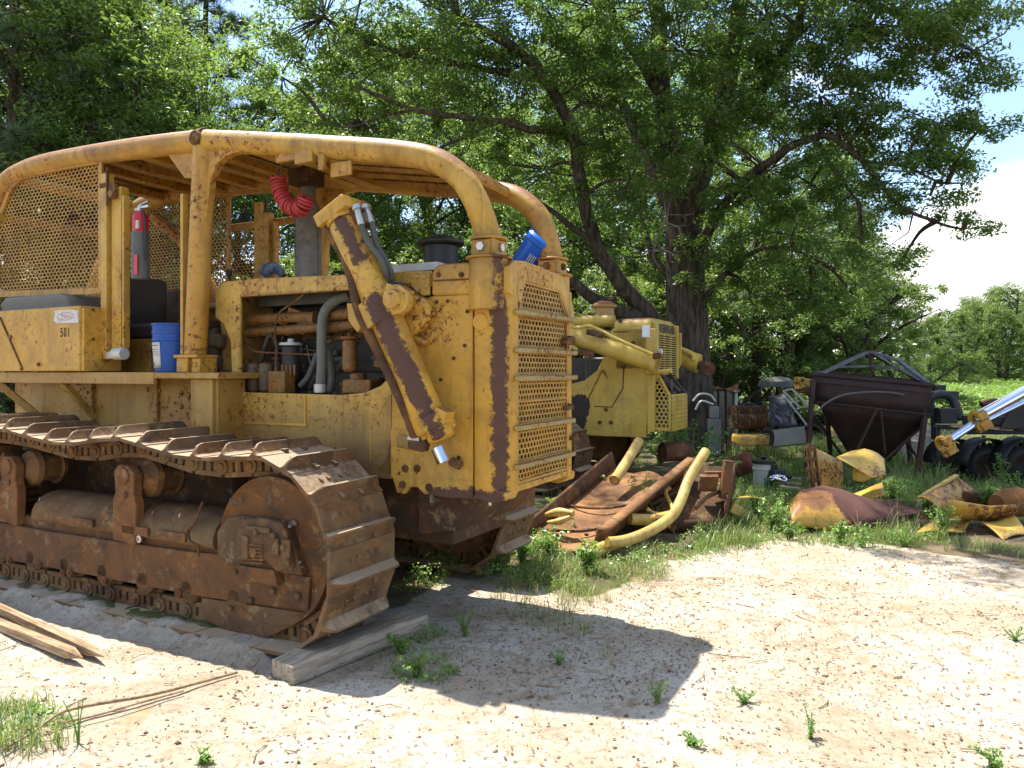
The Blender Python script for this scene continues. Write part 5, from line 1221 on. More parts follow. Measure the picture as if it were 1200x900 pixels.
# ---- black implement with arched fenders ---------------------------------
M['tarblack'] = plain('old_black_rubber', (.016, .016, .017), .6, var=.6, bump=.5)
ip = V3(*W(1160, 548, 10.9)); im = empty('farm_implement', (ip.x, ip.y, 0), 0, label='low black farm implement with arched wheel guards behind the chrome cylinder', cat='farm implement')
for k, (x, Y, r_) in enumerate(((1120, 11.6, .29), (1160, 11.2, .31), (1205, 10.9, .33))):
    cc = V3(*W(x, 510, Y)); cc.z = r_*.9; mb = MB()
    mb.lathe([(0, r_*.4), (0, r_*.62), (.03, r_*.9), (.07, r_), (.17, r_), (.21, r_*.9), (.24, r_*.62), (.24, r_*.4)], cc, (.35, 1, 0), 32)
    for j in range(22):
        t = 2*math.pi*j/22; d = V3(.35, 1, 0).normalized(); x_, y_, _ = frame_of(d); mb.box(cc+d*.12+(x_*math.cos(t)+y_*math.sin(t))*r_, (.22, .035, .035), Matrix((d, x_*math.cos(t)+y_*math.sin(t), d.cross(x_*math.cos(t)+y_*math.sin(t)))).transposed())
    w_ = rel(mb, im).build('wheel', M['tarblack'], im); mb = MB(); mb.lathe([(.0, r_*.1), (0, r_*.6), (.06, r_*.5), (.08, r_*.15)], cc-V3(.0, .0, 0), (.35, 1, 0), 24); rel(mb, im).build('wheel_rim', M['rust_dark'], w_)
    mb = MB(); mb.sheet(lambda s, t: cc+V3((r_+.07)*math.cos(s*math.pi), -.08+.35*t, (r_+.09)*math.sin(s*math.pi)), 14, 2); rel(mb, im).build('wheel_guard', M['tarblack'], im, solid=.02)
mb = MB(); mb.bar(W(1098, 500, 11.5), W(1215, 503, 10.6), .08, .07); mb.bar(W(1098, 500, 11.5), W(1099, 545, 11.5), .07, .07); mb.bar(W(1128, 498, 12.), W(1220, 498, 11.6), .08, .3); mb.box(W(1175, 492, 11.), (.7, .5, .12)); rel(mb, im).build('frame_bar', M['tarblack'], im, bevel=.01)
mb = MB(); mb.box(W(1150, 501, 10.75), (.9, .05, .045), Matrix.Rotation(.06, 3, 'Y')); rel(mb, im).build('bare_bar', M['stake'], im, bevel=.006)
mb = MB(); mb.prism([(0, 0), (.42, 0), (.44, .18), (.40, .34), (.28, .42), (.18, .36), (.12, .2)], 0, .05); 
s0 = V3(*W(1172, 503, 10.7)); mb.v = [(p[0]+s0.x, p[1]+s0.y, p[2]+s0.z) for p in mb.v]; rel(mb, im).build('hitch_plate', M['black'], im, bevel=.01)
mb = MB(); mb.lathe([(0, .05), (.05, .14), (.2, .15), (.3, .08)], W(1168, 487, 11.1), (1, .2, .15), 16); rel(mb, im).build('red_motor', rusty('salmon_red_rust', .9, (.42, .12, .07)), im)
mb = MB(); mb.tube([W(1150, 474, 13.), W(1165, 470, 13.), W(1178, 478, 13.), W(1190, 484, 13.)], .06, 8, smooth=3); rel(mb, im).build('drawbar', M['rust_dark'], im)
mb = MB()
for k in range(9):
    x = 1105+k*12; p = V3(*W(x, 520, 11.8+.1*(k % 3))); mb.bb((p.x-.02, p.y, .02), (p.x+.03, p.y+.03, .62+.05*math.sin(k*2.)))
rel(mb, im).build('tines', M['rust_dark'], im, bevel=.005)

# dark bent rails behind hopper
mb = MB()
mb.tube([W(1086, 468, 14.5), W(1100, 462, 14.5), (W(1114, 466, 14.5)), W(1121, 478, 14.4), W(1125, 492, 14.3)], .09, 8, smooth=4); mb.box(W(1098, 463, 14.6), (.7, .3, .16)); mb.box(W(1100, 455, 14.8), (.2, .2, .14)); mb.tube([W(1092, 470, 14.5), W(1094, 500, 14.5), (W(1094, 515, 14.5))], .05, 8)
mb.box(W(1108, 487, 14.4), (.35, .25, .3)); piece('old_rotary_cutter', mb, M['tarblack'], 'dark old cutter deck with a hooked arm just right of the hopper', 'machine part', bevel=.02)
# pale slabs under hopper
mb = MB(); mb.plate([W(1060, 545, 13.4), W(1100, 540, 13.6), (W(1098, 500, 15.6)), W(1048, 500, 15.6)], .03); piece('pale_board', mb, M['concrete'], 'pale grey board lying under the right side of the hopper', 'board')
mb = MB(); mb.plate([W(972, 512, 14.2), W(1000, 515, 14.0), W(985, 498, 14.6), W(966, 500, 14.6)], .02); piece('yellow_fragment', mb, M['yel_scrap'], 'small torn yellow sheet leaning behind the left legs of the hopper', 'sheet metal')
mb = MB(); s0 = W(942, 452, 15.); mb.box(s0, (.28, .3, .3), Matrix.Rotation(.2, 3, 'Y')); mb.box((s0[0]-.1, s0[1], s0[2]+.12), (.12, .3, .12)); piece('yellow_machine_part', mb, M['yel_scrap_rust'], 'yellow and brown machine part raised on the heap left of the hopper rim', 'machine part', bevel=.02)

# left heap between oak and hopper
mb = MB(); s0 = W(910, 452, 16.5); mb.lathe([(-.02, .40), (.0, .40), (.10, .37), (.17, .28), (.20, .1), (.20, .01)], s0, (0, 0, 1), 28); piece('metal_dome', mb, plain('dusty_grey_metal', (.12, .13, .11), .8, .2, var=.5), 'domed grey metal lid on top of the scrap heap left of the hopper', 'lid')
quad_sheet('scrap_sheet', [(898, 500, 14.6), (936, 500, 14.4), (922, 462, 15.0), (903, 462, 15.1)], plain('dull_navy_panel', (.022, .026, .05), .5, var=.4), 'dark navy blue panel leaning on the scrap heap', 'panel', .02)
mb = MB()
for (a, b) in (((918, 458), (938, 478)), ((928, 456), (948, 476)), ((938, 478), (948, 476)), ((918, 458), (928, 456)), ((920, 465), (947, 500)), ((926, 472), (936, 470))): mb.bar(W(*a, 14.4), W(*b, 14.2), .035, .03)
piece('scrap_rack', mb, M['pale_metal'], 'small pale metal frame leaning against the navy blue panel', 'metal frame')
mb = MB(); mb.bar(W(930, 457, 14.6), W(950, 458, 14.3), .03, .03); mb.bar(W(912, 456, 14.6), W(950, 457, 14.6), .03, .03); piece('thin_rod', mb, M['rust'], 'thin rod sticking sideways from the heap toward the hopper leg', 'rod')
mb = MB(); p = [W(905, 525, 13.9), W(945, 521, 13.7), W(943, 501, 13.9), W(900, 506, 14.1)]; mb.plate(p, .06); piece('scrap_board', mb, plain('dusty_cream_panel', (.32, .30, .25), .8, var=.4), 'dusty cream coloured panel standing low in front of the heap', 'panel', bevel=.01)
mb = MB(); mb.bb((W(866, 0, 13.6)[0], 13.5, .33), (W(903, 0, 13.6)[0], 14.1, .52)); piece('yellow_bumper', mb, M['yel_scrap'], 'low yellow bumper block lying left of the cream panel', 'bumper', bevel=.05, seg=3)
mb = MB(); mb.tube([W(895, 504, 13.5), W(903, 506, 13.5), W(905, 514, 13.5), W(903, 522, 13.5)], .04, 8, smooth=4); piece('black_strap', mb, M['tarblack'], 'black bent strap round the end of the yellow bumper', 'strap')
for k in range(2):
    for j in range(11):
        mb = MB(); x = 857+j*3.6+k*1.5; y = 484+k*10
        c_ = V3(*W(x, y, 14.3-.25*k)); mb.lathe([(0, .05), (0, .13), (.015, .145), (.035, .145), (.05, .13), (.05, .05)], c_, (1, .35, 0), 18)
        o = piece('gear_ring', mb, M['rust_dark'], ('upper' if k == 0 else 'lower')+' row of dark rusty gear rings lying on the heap, one of many alike', 'gear ring', ('upper' if k == 0 else 'lower')+' row of stacked gear rings')
mb = MB(); mb.tube([W(866, 478, 14.6), W(874, 474, 14.6), W(884, 475, 14.6), W(893, 482, 14.6)], .035, 8, smooth=4); piece('black_cable', mb, M['tarblack'], 'black cable lying over the upper row of gear rings', 'cable')
quad_sheet('tin_sheet', [(835, 459, 15.4), (866, 457, 15.2), (864, 453, 15.9), (842, 454, 15.9)], M['rust_orange'], 'rusty tin sheet laid on top of the grey posts by the oak', 'tin sheet', .05)
for k, x in enumerate((838, 846, 855, 863)):
    mb = MB(); w_ = (.10, .12, .12, .06)[k]; p = W(x, 480, 15.3); mb.prism([(p[0]-w_/2, 0), (p[0]+w_/2, 0), (p[0]+w_*.45, 1.28), (p[0]-w_*.45, 1.30)], p[1], p[1]+.12)
    piece('grey_post', mb, M['concrete'] if k < 3 else M['pale_metal'], ('leftmost and narrow', 'second from the left', 'third from the left', 'rightmost and thinnest')[k]+' of four grey posts holding the tin sheet', 'post', 'grey posts under the tin sheet', bevel=.01)
mb = MB(); mb.bb((W(828, 0, 15)[0], 14.8, 0), (W(842, 0, 15)[0], 15.2, .75)); mb.cyl((W(835, 0, 15)[0], 14.9, .75), (W(835, 0, 15)[0], 14.9, 1.0), .1); piece('old_appliance', mb, plain('chalky_grey_enamel', (.22, .23, .22), .6, var=.5), 'chalky grey metal cabinet at the foot of the oak', 'cabinet', bevel=.03)
mb = MB(); mb.tube([W(812, 470, 14.), W(820, 462, 14.), W(832, 463, 14.), W(838, 470, 14.)], .02, 8, smooth=4); mb.tube([W(815, 480, 14.), W(822, 470, 14.), W(836, 474, 14.)], .02, 8, smooth=4); piece('wire_coil', mb, M['pale_metal'], 'loose loops of pale wire hanging by the oak trunk', 'wire')
# mound of earth behind the plate
mb = MB(); a = V3(*W(1240, 444, 10.28)); mb.bar(a-V3(0, 0, .12), (a.x+.05, a.y+.1, 0), .09, .09); mb.bar(a-V3(.12, 0, .14), a+V3(.14, 0, -.14), .06, .05); rel(mb, im).build('support_post', M['rust_dark'], im, bevel=.006)
# ================================================================== GROUND, GRASS, TREES
def fast_mesh(name, V, faces4=None, faces3=None):
    me = bpy.data.meshes.new(name); V = np.asarray(V, np.float32)
    me.vertices.add(len(V)); me.vertices.foreach_set('co', V.ravel())
    idx = []; st = []; n = 0; tot = []
    for f, k in ((faces4, 4), (faces3, 3)):
        if f is not None and len(f):
            f = np.asarray(f, np.int32); idx.append(f.ravel()); st.append(n+np.arange(len(f))*k); tot.append(np.full(len(f), k)); n += f.size
    idx = np.concatenate(idx); st = np.concatenate(st); tot = np.concatenate(tot)
    me.loops.add(len(idx)); me.loops.foreach_set('vertex_index', idx)
    me.polygons.add(len(st)); me.polygons.foreach_set('loop_start', st.astype(np.int32)); me.polygons.foreach_set('loop_total', tot.astype(np.int32))
    me.update(calc_edges=True); return me
def leafmat(name, c1, c2, tr, trans=.45, gloss=.05, scale=.6, rough=.4):
    t = NT(name); co = t.coord('Object'); g = t.n('ShaderNodeNewGeometry').outputs['Random Per Island']
    k = t.math('ADD', t.math('MULTIPLY', g, .6), t.math('MULTIPLY', t.noise(co, scale, 3), .8)); k = t.ramp(k, .35, 1.0)
    c = t.mix(k, c1, c2); yl = t.ramp(g, .965, .97, 0, .6); c = t.mix(yl, c, (.22, .17, .04))
    d = t.n('ShaderNodeBsdfDiffuse'); t.put(d.inputs[0], c)
    tl = t.n('ShaderNodeBsdfTranslucent'); t.put(tl.inputs[0], t.mix(.5, tr, t.mix(1., c, (3.2, 3.2, 3.2), 'MULTIPLY')))
    m = t.n('ShaderNodeMixShader'); m.inputs[0].default_value = trans; t.l(d.outputs[0], m.inputs[1]); t.l(tl.outputs[0], m.inputs[2])
    gl = t.n('ShaderNodeBsdfGlossy'); gl.inputs['Roughness'].default_value = rough; gl.inputs[0].default_value = (.9, .95, .9, 1)
    m2 = t.n('ShaderNodeMixShader'); m2.inputs[0].default_value = gloss; t.l(m.outputs[0], m2.inputs[1]); t.l(gl.outputs[0], m2.inputs[2]); t.l(m2.outputs[0], t.out.inputs[0])
    return t.m
LM = {'oak': leafmat('oak_leaves', (.043, .078, .018), (.092, .145, .030), (.26, .41, .055), .52),
      'dark': leafmat('dark_broad_leaves', (.042, .072, .016), (.09, .135, .028), (.23, .35, .04), .5),
      'light': leafmat('light_broad_leaves', (.06, .10, .02), (.10, .16, .03), (.22, .36, .05), .5),
      'pine': leafmat('pine_needles', (.035, .06, .022), (.06, .095, .03), (.10, .17, .04), .3),
      'grass': leafmat('grass_blades', (.085, .13, .03), (.19, .22, .065), (.28, .40, .08), .4, .04, 1.3),
      'dry': leafmat('dry_grass', (.30, .25, .12), (.42, .35, .17), (.4, .34, .15), .35, .03, 1.3),
      'weed': leafmat('weed_leaves', (.10, .18, .035), (.17, .27, .06), (.28, .48, .08), .4, .05, 2.),
      'kudzu': leafmat('kudzu_leaves', (.10, .17, .03), (.15, .23, .045), (.26, .40, .07), .45, .04, .3)}
tb = NT('rough_bark'); co = tb.coord('Object', (5, 5, 1.1)); n_ = tb.noise(co, 2.2, 9, .7, .4)
M['bark'] = tb.finish(tb.mix(tb.ramp(n_, .35, .68), (.030, .024, .018), (.115, .092, .07)), .95, nrm=tb.bump(n_, 1., .03), spec=.15)
tb = NT('pine_bark'); co = tb.coord('Object', (6, 6, 1.5)); n_ = tb.noise(co, 2., 8, .7, .4)
M['pbark'] = tb.finish(tb.mix(tb.ramp(n_, .4, .65), (.045, .03, .022), (.15, .10, .07)), .95, nrm=tb.bump(n_, 1., .02), spec=.15)
M['twig'] = plain('bare_grey_twig', (.20, .175, .15), .9)

def leaves_at(C, Nn, spread, size, rg, up=.6, asp=.42, droop=.0):
    """leaf quads scattered round clump centres C (n,3); Nn leaves each; returns verts, faces"""
    n = len(C)*Nn; c = np.repeat(C, Nn, 0)
    sp = np.repeat(np.broadcast_to(spread, (len(C),)).reshape(-1, 1), Nn, 0)
    off = rg.normal(size=(n, 3)); off /= np.linalg.norm(off, axis=1, keepdims=True); off *= rg.random((n, 1))**.45
    p = c+off*sp*np.array([1, 1, .62]); p[:, 2] -= droop*(off[:, 0]**2+off[:, 1]**2)*sp[:, 0]
    nr = rg.normal(size=(n, 3)); nr[:, 2] = np.abs(nr[:, 2])+up; nr /= np.linalg.norm(nr, axis=1, keepdims=True)
    a = rg.normal(size=(n, 3))+off*1.2; a[:, 2] -= .4; a -= nr*(a*nr).sum(1, keepdims=True); a /= np.linalg.norm(a, axis=1, keepdims=True)
    b = np.cross(nr, a); L = size*rg.uniform(.6, 1.3, (n, 1)); Wd = L*asp
    V = np.stack([p-a*L*.5, p+b*Wd*.5+nr*L*.06, p+a*L*.5-nr*L*.10, p-b*Wd*.5+nr*L*.06], 1).reshape(-1, 3)
    Fc = np.arange(n*4).reshape(-1, 4); return V, Fc
def crown_clumps(ells, per, rg, lo=.35):
    out = []
    for (c, r_) in ells:
        n = max(4, int(per*(r_[0]*r_[1]*r_[2])**(2/3)))
        d = rg.normal(size=(n, 3)); d /= np.linalg.norm(d, axis=1, keepdims=True); q = (lo+(1-lo)*rg.random((n, 1))**.6)
        out.append(np.array(c)+d*q*np.array(r_))
    return out
def crown_obj(name, C, Nn, spread, size, mat, parent, rg, **k):
    V, Fc = leaves_at(C, Nn, spread, size, rg, **k); me = fast_mesh(name, V, Fc); return link(name, me, mat, parent)

# ---- ground ----------------------------------------------------------------
from mathutils import noise as mn
def axis_pts(segs):
    out = [];
    for a, b, st in segs: out += list(np.arange(a, b, st))
    return np.array(out+[segs[-1][1]])
random.seed(99)
gx = axis_pts([(-400, -60, 40), (-60, -12, 2.), (-12, -5, .35), (-5, 6, .075), (6, 14, .25), (14, 60, 2.), (60, 400, 40)])
gy = axis_pts([(-40, -4, 4), (-4, 2.5, .5), (2.5, 10, .075), (10, 20, .3), (20, 60, 2.), (60, 500, 40)])
GX, GY = np.meshgrid(gx, gy, indexing='ij')
sand_px = [(-400, 560), (-200, 640), (0, 690), (300, 760), (470, 705), (520, 672), (600, 668), (690, 700), (760, 668), (830, 640), (930, 628), (1010, 636), (1100, 646), (1250, 668), (1700, 740), (2400, 1600), (600, 4000), (-1500, 1600), (-1400, 700)]
sand_poly = [G(x, y)[:2] for x, y in sand_px]
def vnoise(x, y, s, seed=0.): return mn.noise(Vector((x*s+seed, y*s-seed, seed)))
H_ = np.zeros_like(GX); S_ = np.zeros_like(GX)
for i in range(GX.shape[0]):
    for j in range(GX.shape[1]):
        x, y = GX[i, j], GY[i, j]
        if -6 < x < 14 and 0 < y < 22:
            h = .035*vnoise(x, y, .8, 3.)+.014*vnoise(x, y, 3.1, 5.)+.006*vnoise(x, y, 9., 8.)
            S_[i, j] = inside(sand_poly, x+.12*vnoise(x, y, 2.3, 9.), y+.14*vnoise(x, y, 2.1, 2.))
        else:
            h = .1*vnoise(x, y, .12, 3.); S_[i, j] = inside(sand_poly, x, y)
        u = (x-D.o[0])*D.f[0]+(y-D.o[1])*D.f[1]; v = (x-D.o[0])*D.w[0]+(y-D.o[1])*D.w[1]
        if -4.5 < u < .4 and -.15 < v < 2.8: h = min(h, .0)-.012+(.078+.045*vnoise(x, y, 5., 2.) if (-.06 < v < .66 and u < -.15) else 0)
        h += max(0, y-26)*.012+(max(0, x-14)*.02 if y > 20 else 0)
        H_[i, j] = h-.012
nx, ny = GX.shape
Vg = np.stack([GX, GY, H_], -1).reshape(-1, 3); ii = np.arange(nx*ny).reshape(nx, ny)
Fg = np.stack([ii[:-1, :-1], ii[1:, :-1], ii[1:, 1:], ii[:-1, 1:]], -1).reshape(-1, 4)
gme = fast_mesh('ground', Vg, Fg)
at = gme.attributes.new('sand', 'FLOAT', 'POINT')
k = S_.copy()
for _ in range(2): k[1:-1, 1:-1] = (k[1:-1, 1:-1]*2+k[:-2, 1:-1]+k[2:, 1:-1]+k[1:-1, :-2]+k[1:-1, 2:])/6
at.data.foreach_set('value', k.ravel().astype(np.float32))
gme.polygons.foreach_set('use_smooth', np.ones(len(gme.polygons), bool))
t = NT('sandy_ground'); co = t.coord('Object'); an = t.n('ShaderNodeAttribute', attribute_name='sand')
s1 = t.mix(t.ramp(t.noise(co, .9, 6, .6), .38, .66), (.49, .445, .365), (.36, .305, .22))
s1 = t.mix(t.ramp(t.noise(co, 5.5, 9, .74), .47, .66, 0, .85), s1, (.31, .235, .15))
s1 = t.mix(t.ramp(t.noise(t.coord('Object', (1., 2.6, 1.)), 1.7, 8, .7, .6), .54, .66, 0, .6), s1, (.27, .20, .125))
s1 = t.mix(t.ramp(t.noise(co, 30, 8, .78), .52, .62, 0, .8), s1, (.21, .135, .08))
s1 = t.mix(t.ramp(t.noise(co, 120, 5, .7), .56, .68, 0, .6), s1, (.24, .15, .09))
s1 = t.mix(t.ramp(t.noise(co, 2.3, 5, .6), .60, .70, 0, .5), s1, (.46, .27, .13))
so_ = t.mix(t.ramp(t.noise(co, 3, 7, .7), .35, .65), (.10, .075, .045), (.20, .15, .09))
so_ = t.mix(t.ramp(t.noise(co, .5, 4, .6), .42, .60, 0, .8), so_, (.07, .09, .025))
sx_ = t.n('ShaderNodeSeparateXYZ'); t.l(co, sx_.inputs[0])
so_ = t.mix(t.ramp(sx_.outputs[1], 18, 30), so_, (.10, .15, .035))
mk = t.ramp(t.math('ADD', an.outputs['Fac'], t.math('MULTIPLY', t.math('SUBTRACT', t.noise(co, 7, 6, .7), .5), 1.1)), .35, .65)
gc = t.mix(mk, so_, s1)
b1 = t.bump(t.noise(co, 16, 8, .7), .5, .03); b2 = t.bump(t.noise(co, 85, 6, .75), .7, .008, b1)
gmat = t.finish(gc, .95, nrm=b2, spec=.15); tag(link('ground', gme, gmat), kind='structure')

# ---- pebbles and litter  ------------------------------------------------------
def in_px(n, poly, z=0.):
    """n ground spots inside an outline measured on the ground"""
    P_ = [G(x, y)[:2] for x, y in poly]; xs = [p[0] for p in P_]; ys = [p[1] for p in P_]; out = []
    while len(out) < n:
        x, y = random.uniform(min(xs), max(xs)), random.uniform(min(ys), max(ys))
        if inside(P_, x, y): out.append((x, y))
    return np.array(out)
def gz(x, y):
    h = .035*vnoise(x, y, .8, 3.)+.014*vnoise(x, y, 3.1, 5.)
    return h-.012 if -6 < x < 14 and 0 < y < 22 else .1*vnoise(x, y, .12, 3.)
def on_ground(pts): return np.array([(x, y, gz(x, y)) for x, y in pts])
open_px = [(-60, 1000), (-60, 700), (330, 790), (560, 760), (520, 690), (700, 700), (800, 650), (1000, 640), (1300, 660), (1400, 1000)]
ps = on_ground(in_px(5600, open_px)); n = len(ps)
keep = np.array([vnoise(x, y, 1.3, 4.) > -.15+.25*random.random() for x, y, z in ps]); ps = ps[keep]; n = len(ps)
oc = np.array([(1, 0, 0), (0, 1, 0), (-1, 0, 0), (0, -1, 0), (0, 0, .7), (0, 0, -.5)])
sz = (rng.random((n, 1, 1))**3*.014+.0035); sc_ = rng.uniform(.6, 1.3, (n, 1, 3))
V = ps[:, None, :]+oc[None]*sz*sc_+rng.normal(size=(n, 6, 3))*sz*.18; 
F3 = (np.array([(0, 1, 4), (1, 2, 4), (2, 3, 4), (3, 0, 4), (1, 0, 5), (2, 1, 5), (3, 2, 5), (0, 3, 5)])[None]+np.arange(n)[:, None, None]*6).reshape(-1, 3)
t = NT('small_stones'); g = t.n('ShaderNodeNewGeometry').outputs['Random Per Island']
sm = t.finish(t.mix(g, (.36, .27, .18), (.14, .07, .045)), .9, spec=.2)
tag(link('gravel', fast_mesh('gravel', V.reshape(-1, 3), None, F3), sm), kind='stuff', label='small brown and grey stones scattered over the pale sand', cat='gravel')
ps = on_ground(np.concatenate([in_px(2600, open_px), in_px(1500, [(850, 900), (1300, 900), (1300, 640), (700, 690)]), in_px(1500, [(500, 760), (520, 690), (800, 700), (830, 740), (780, 830), (560, 810)])])); ps[:, 2] += .006
V, Fc = leaves_at(ps, 1, .004, .020, rng, up=2.5, asp=.5)
t = NT('leaf_litter'); g = t.n('ShaderNodeNewGeometry').outputs['Random Per Island']
lm = t.finish(t.mix(g, (.34, .22, .12), (.11, .06, .035)), .85, spec=.2)
tag(link('leaf_litter', fast_mesh('leaf_litter', V, Fc), lm), kind='stuff', label='dry brown leaf bits strewn over the sand', cat='leaf litter')
mb = MB()
for (x, y) in list(in_px(190, open_px)):
    a = random.uniform(0, 6.3); L = random.uniform(.04, .16); z = gz(x, y)+.006
    mb.tube([(x, y, z), (x+L*.5*math.cos(a), y+L*.5*math.sin(a), z+.006), (x+L*math.cos(a+.3), y+L*math.sin(a+.3), z)], random.uniform(.0015, .004), 5)
tag(mb.build('twig_litter', M['stake']), kind='stuff', label='short broken twigs scattered over the sand', cat='twigs')

# ---- grass -------------------------------------------------------------------
def blades(pts, per, h, w, lean, rg, spread=.04, hv=.45):
    n = len(pts)*per; c = np.repeat(pts, per, 0); c = c+np.concatenate([rg.normal(size=(n, 2))*spread, np.zeros((n, 1))], 1)
    hh = np.repeat(np.broadcast_to(h, (len(pts),)), per)*rg.uniform(1-hv, 1+hv, n); a = rg.uniform(0, 2*math.pi, n); ln = rg.uniform(.15, 1., n)*lean*hh
    d = np.stack([np.cos(a), np.sin(a), 0*a], 1); s = np.stack([-np.sin(a), np.cos(a), 0*a], 1); w_ = (w*rg.uniform(.6, 1.3, n))[:, None]
    out = []
    for t_, wk in ((0, 1.), (.4, .9), (.75, .6), (1., .08)):
        q = c+d*(ln*t_**2)[:, None]+np.array([0, 0, 1])*(hh*(t_-.35*lean*t_**2*.5))[:, None]; out += [q-s*w_*wk, q+s*w_*wk]
    V = np.stack(out, 1).reshape(-1, 3); b = np.arange(n)[:, None]*8
    Fc = np.concatenate([b+np.array([[0, 1, 3, 2]]), b+np.array([[2, 3, 5, 4]]), b+np.array([[4, 5, 7, 6]])], 0); return V, Fc
def grass_obj(name, zones, mat, label, cat='grass'):
    Vs, Fs, o = [], [], 0
    for (poly, n, per, h, w, lean) in zones:
        pts = in_px(n, poly) if not isinstance(poly, np.ndarray) else poly
        pts = np.array([p for p in pts if vnoise(p[0], p[1], 1.6, 7.) > -.20+.42*random.random()-.1])
        if not len(pts): continue
        pg_ = on_ground(pts); hs_ = np.array([h*.62*random.uniform(.5, 1.5)*(.35+1.2*max(0, .5+vnoise(x, y, 1.1, 1.))) for x, y in pts])
        V, Fc = blades(pg_, per, hs_, w, lean, rng); Vs.append(V); Fs.append(Fc+o); o += len(V)
    ob = link(name, fast_mesh(name, np.concatenate(Vs), np.concatenate(Fs)), mat); tag(ob, label, cat, kind='stuff'); return ob
zg = [([(590, 668), (620, 640), (650, 622), (700, 660), (760, 640), (800, 640), (785, 672), (700, 700), (620, 688)], 620, 8, .12, .0024, 1.1),
      ([(480, 655), (560, 630), (640, 600), (660, 640), (640, 690), (540, 680), (490, 690)], 420, 7, .20, .003, .9),
      ([(560, 690), (700, 690), (690, 745), (600, 730)], 60, 5, .12, .0028, .8),
      ([(430, 765), (500, 735), (540, 760), (520, 800), (460, 795)], 90, 6, .09, .003, .9),
      ([(640, 600), (660, 560), (700, 545), (760, 520), (760, 560), (700, 580), (670, 605)], 220, 7, .26, .0035, .8),
      ([(800, 648), (845, 600), (860, 575), (930, 575), (930, 625), (1000, 622), (1090, 628), (1200, 640), (1200, 655), (1060, 640), (930, 640), (850, 645)], 1100, 9, .17, .0032, .8),
      ([(840, 590), (870, 545), (1210, 545), (1210, 600), (1100, 605), (1090, 585), (930, 590)], 2400, 8, .24, .004, .8),
      ([(840, 545), (860, 520), (1250, 515), (1250, 548)], 1700, 7, .32, .006, .7),
      ([(1040, 580), (1110, 575), (1110, 600), (1060, 600)], 220, 9, .40, .004, .8), ([(1080, 562), (1250, 562), (1250, 550), (1080, 550)], 420, 8, .5, .006, .7),
      ([(-60, 880), (-40, 835), (20, 822), (60, 822), (102, 838), (98, 868), (40, 880)], 260, 12, .10, .0024, 1.1),
      ([(500, 690), (540, 600), (580, 560), (660, 560), (640, 600)], 130, 7, .22, .003, .8)]
grass_obj('grass', zg, LM['grass'], 'green grass growing round the machines and scrap along the edge of the sand')
zd = [([(590, 690), (640, 650), (800, 640), (820, 660), (720, 710)], 130, 6, .10, .002, 1.1), ([(830, 655), (1200, 650), (1200, 690), (850, 690)], 60, 5, .06, .002, 1.2), ([(860, 860), (1250, 800), (1300, 960), (800, 960)], 60, 6, .05, .0018, 1.3),
      ([(560, 720), (700, 720), (790, 810), (640, 780)], 25, 6, .09, .002, 1.1), ([(900, 650), (1250, 660), (1250, 850), (900, 850)], 45, 4, .04, .0018, 1.3), ([(880, 590), (1200, 560), (1200, 640), (900, 640)], 240, 5, .22, .0025, 1.)]
grass_obj('dry_grass', zd, LM['dry'], 'thin straw coloured dry grass at the edge of the sand and in the weeds', 'dry grass')

# ---- weeds: plants of their own ------------------------------------------------
def weed(name, loc, h, ns, lf, label, mat='weed', spread=.35, leaf=5, group=None):
    lf *= .8
    x0, y0 = loc[0], loc[1]; r_ = empty(name, (x0, y0, gz(x0, y0)), 0, label=label, cat='weed', group=group)
    st = MB(); C = []
    for k in range(ns):
        a = random.uniform(0, 6.3); L = h*random.uniform(.55, 1.); l_ = spread*random.uniform(.2, 1)*h
        pts = [(0, 0, -.01), (l_*.3*math.cos(a), l_*.3*math.sin(a), L*.45), (l_*math.cos(a), l_*math.sin(a), L)]; pt = catmull(pts, 6); st.tube(pt, [.004+h*.004, .0015], 6)
        for i, p in enumerate(pt[2:]): C.append(tuple(p))
    st.build('stem', LM[mat], r_)
    C = np.array(C); V, Fc = leaves_at(C, leaf, lf*.9, lf, rng, up=.9, asp=.45); link('foliage', fast_mesh('foliage', V, Fc), LM[mat], r_); return r_
weed('shrub', G(812, 560)[:2], 1.0, 16, .085, 'pale green leafy shrub in front of the second bulldozer guard, tallest weed there', spread=.65, leaf=7)
weed('shrub', G(775, 545)[:2], .75, 10, .08, 'lower leafy shrub just left of the tallest shrub, by the dark red cylinder', spread=.7)
weed('shrub', G(845, 572)[:2], .6, 9, .07, 'small leafy shrub right of the tallest shrub, before the faded red cylinder', spread=.7)
weed('leafy_weed', G(905, 622)[:2], .36, 14, .05, 'bright green bushy weed against the left end of the wavy rusty hood', spread=.8)
weed('leafy_weed', G(885, 612)[:2], .42, 10, .05, 'green weed growing through the curved yellow strap', spread=.7)
weed('leafy_weed', G(655, 610)[:2], .30, 5, .10, 'broad leaved weed between the near bulldozer nose and the rusty channel', spread=.9, leaf=3)
weed('leafy_weed', G(488, 790)[:2], .15, 9, .028, 'low green weed on the sand right of the timber block', spread=1.2)
weed('leafy_weed', G(470, 765)[:2], .12, 7, .03, 'tiny weed tight against the timber block front', spread=1.2)
weed('leafy_weed', G(535, 668)[:2], .24, 9, .035, 'weed with small leaves in the shade under the bulldozer nose', spread=.9)
weed('leafy_weed', G(580, 672)[:2], .26, 8, .035, 'weed with small leaves beside the far track of the near bulldozer', spread=.9)
weed('leafy_weed', G(505, 655)[:2], .26, 7, .035, 'sparse weed behind the near track, nearest its shoes', spread=.9)
weed('leafy_weed', G(775, 622)[:2], .34, 6, .03, 'upright weed in front of the dark steel tray', spread=.5)
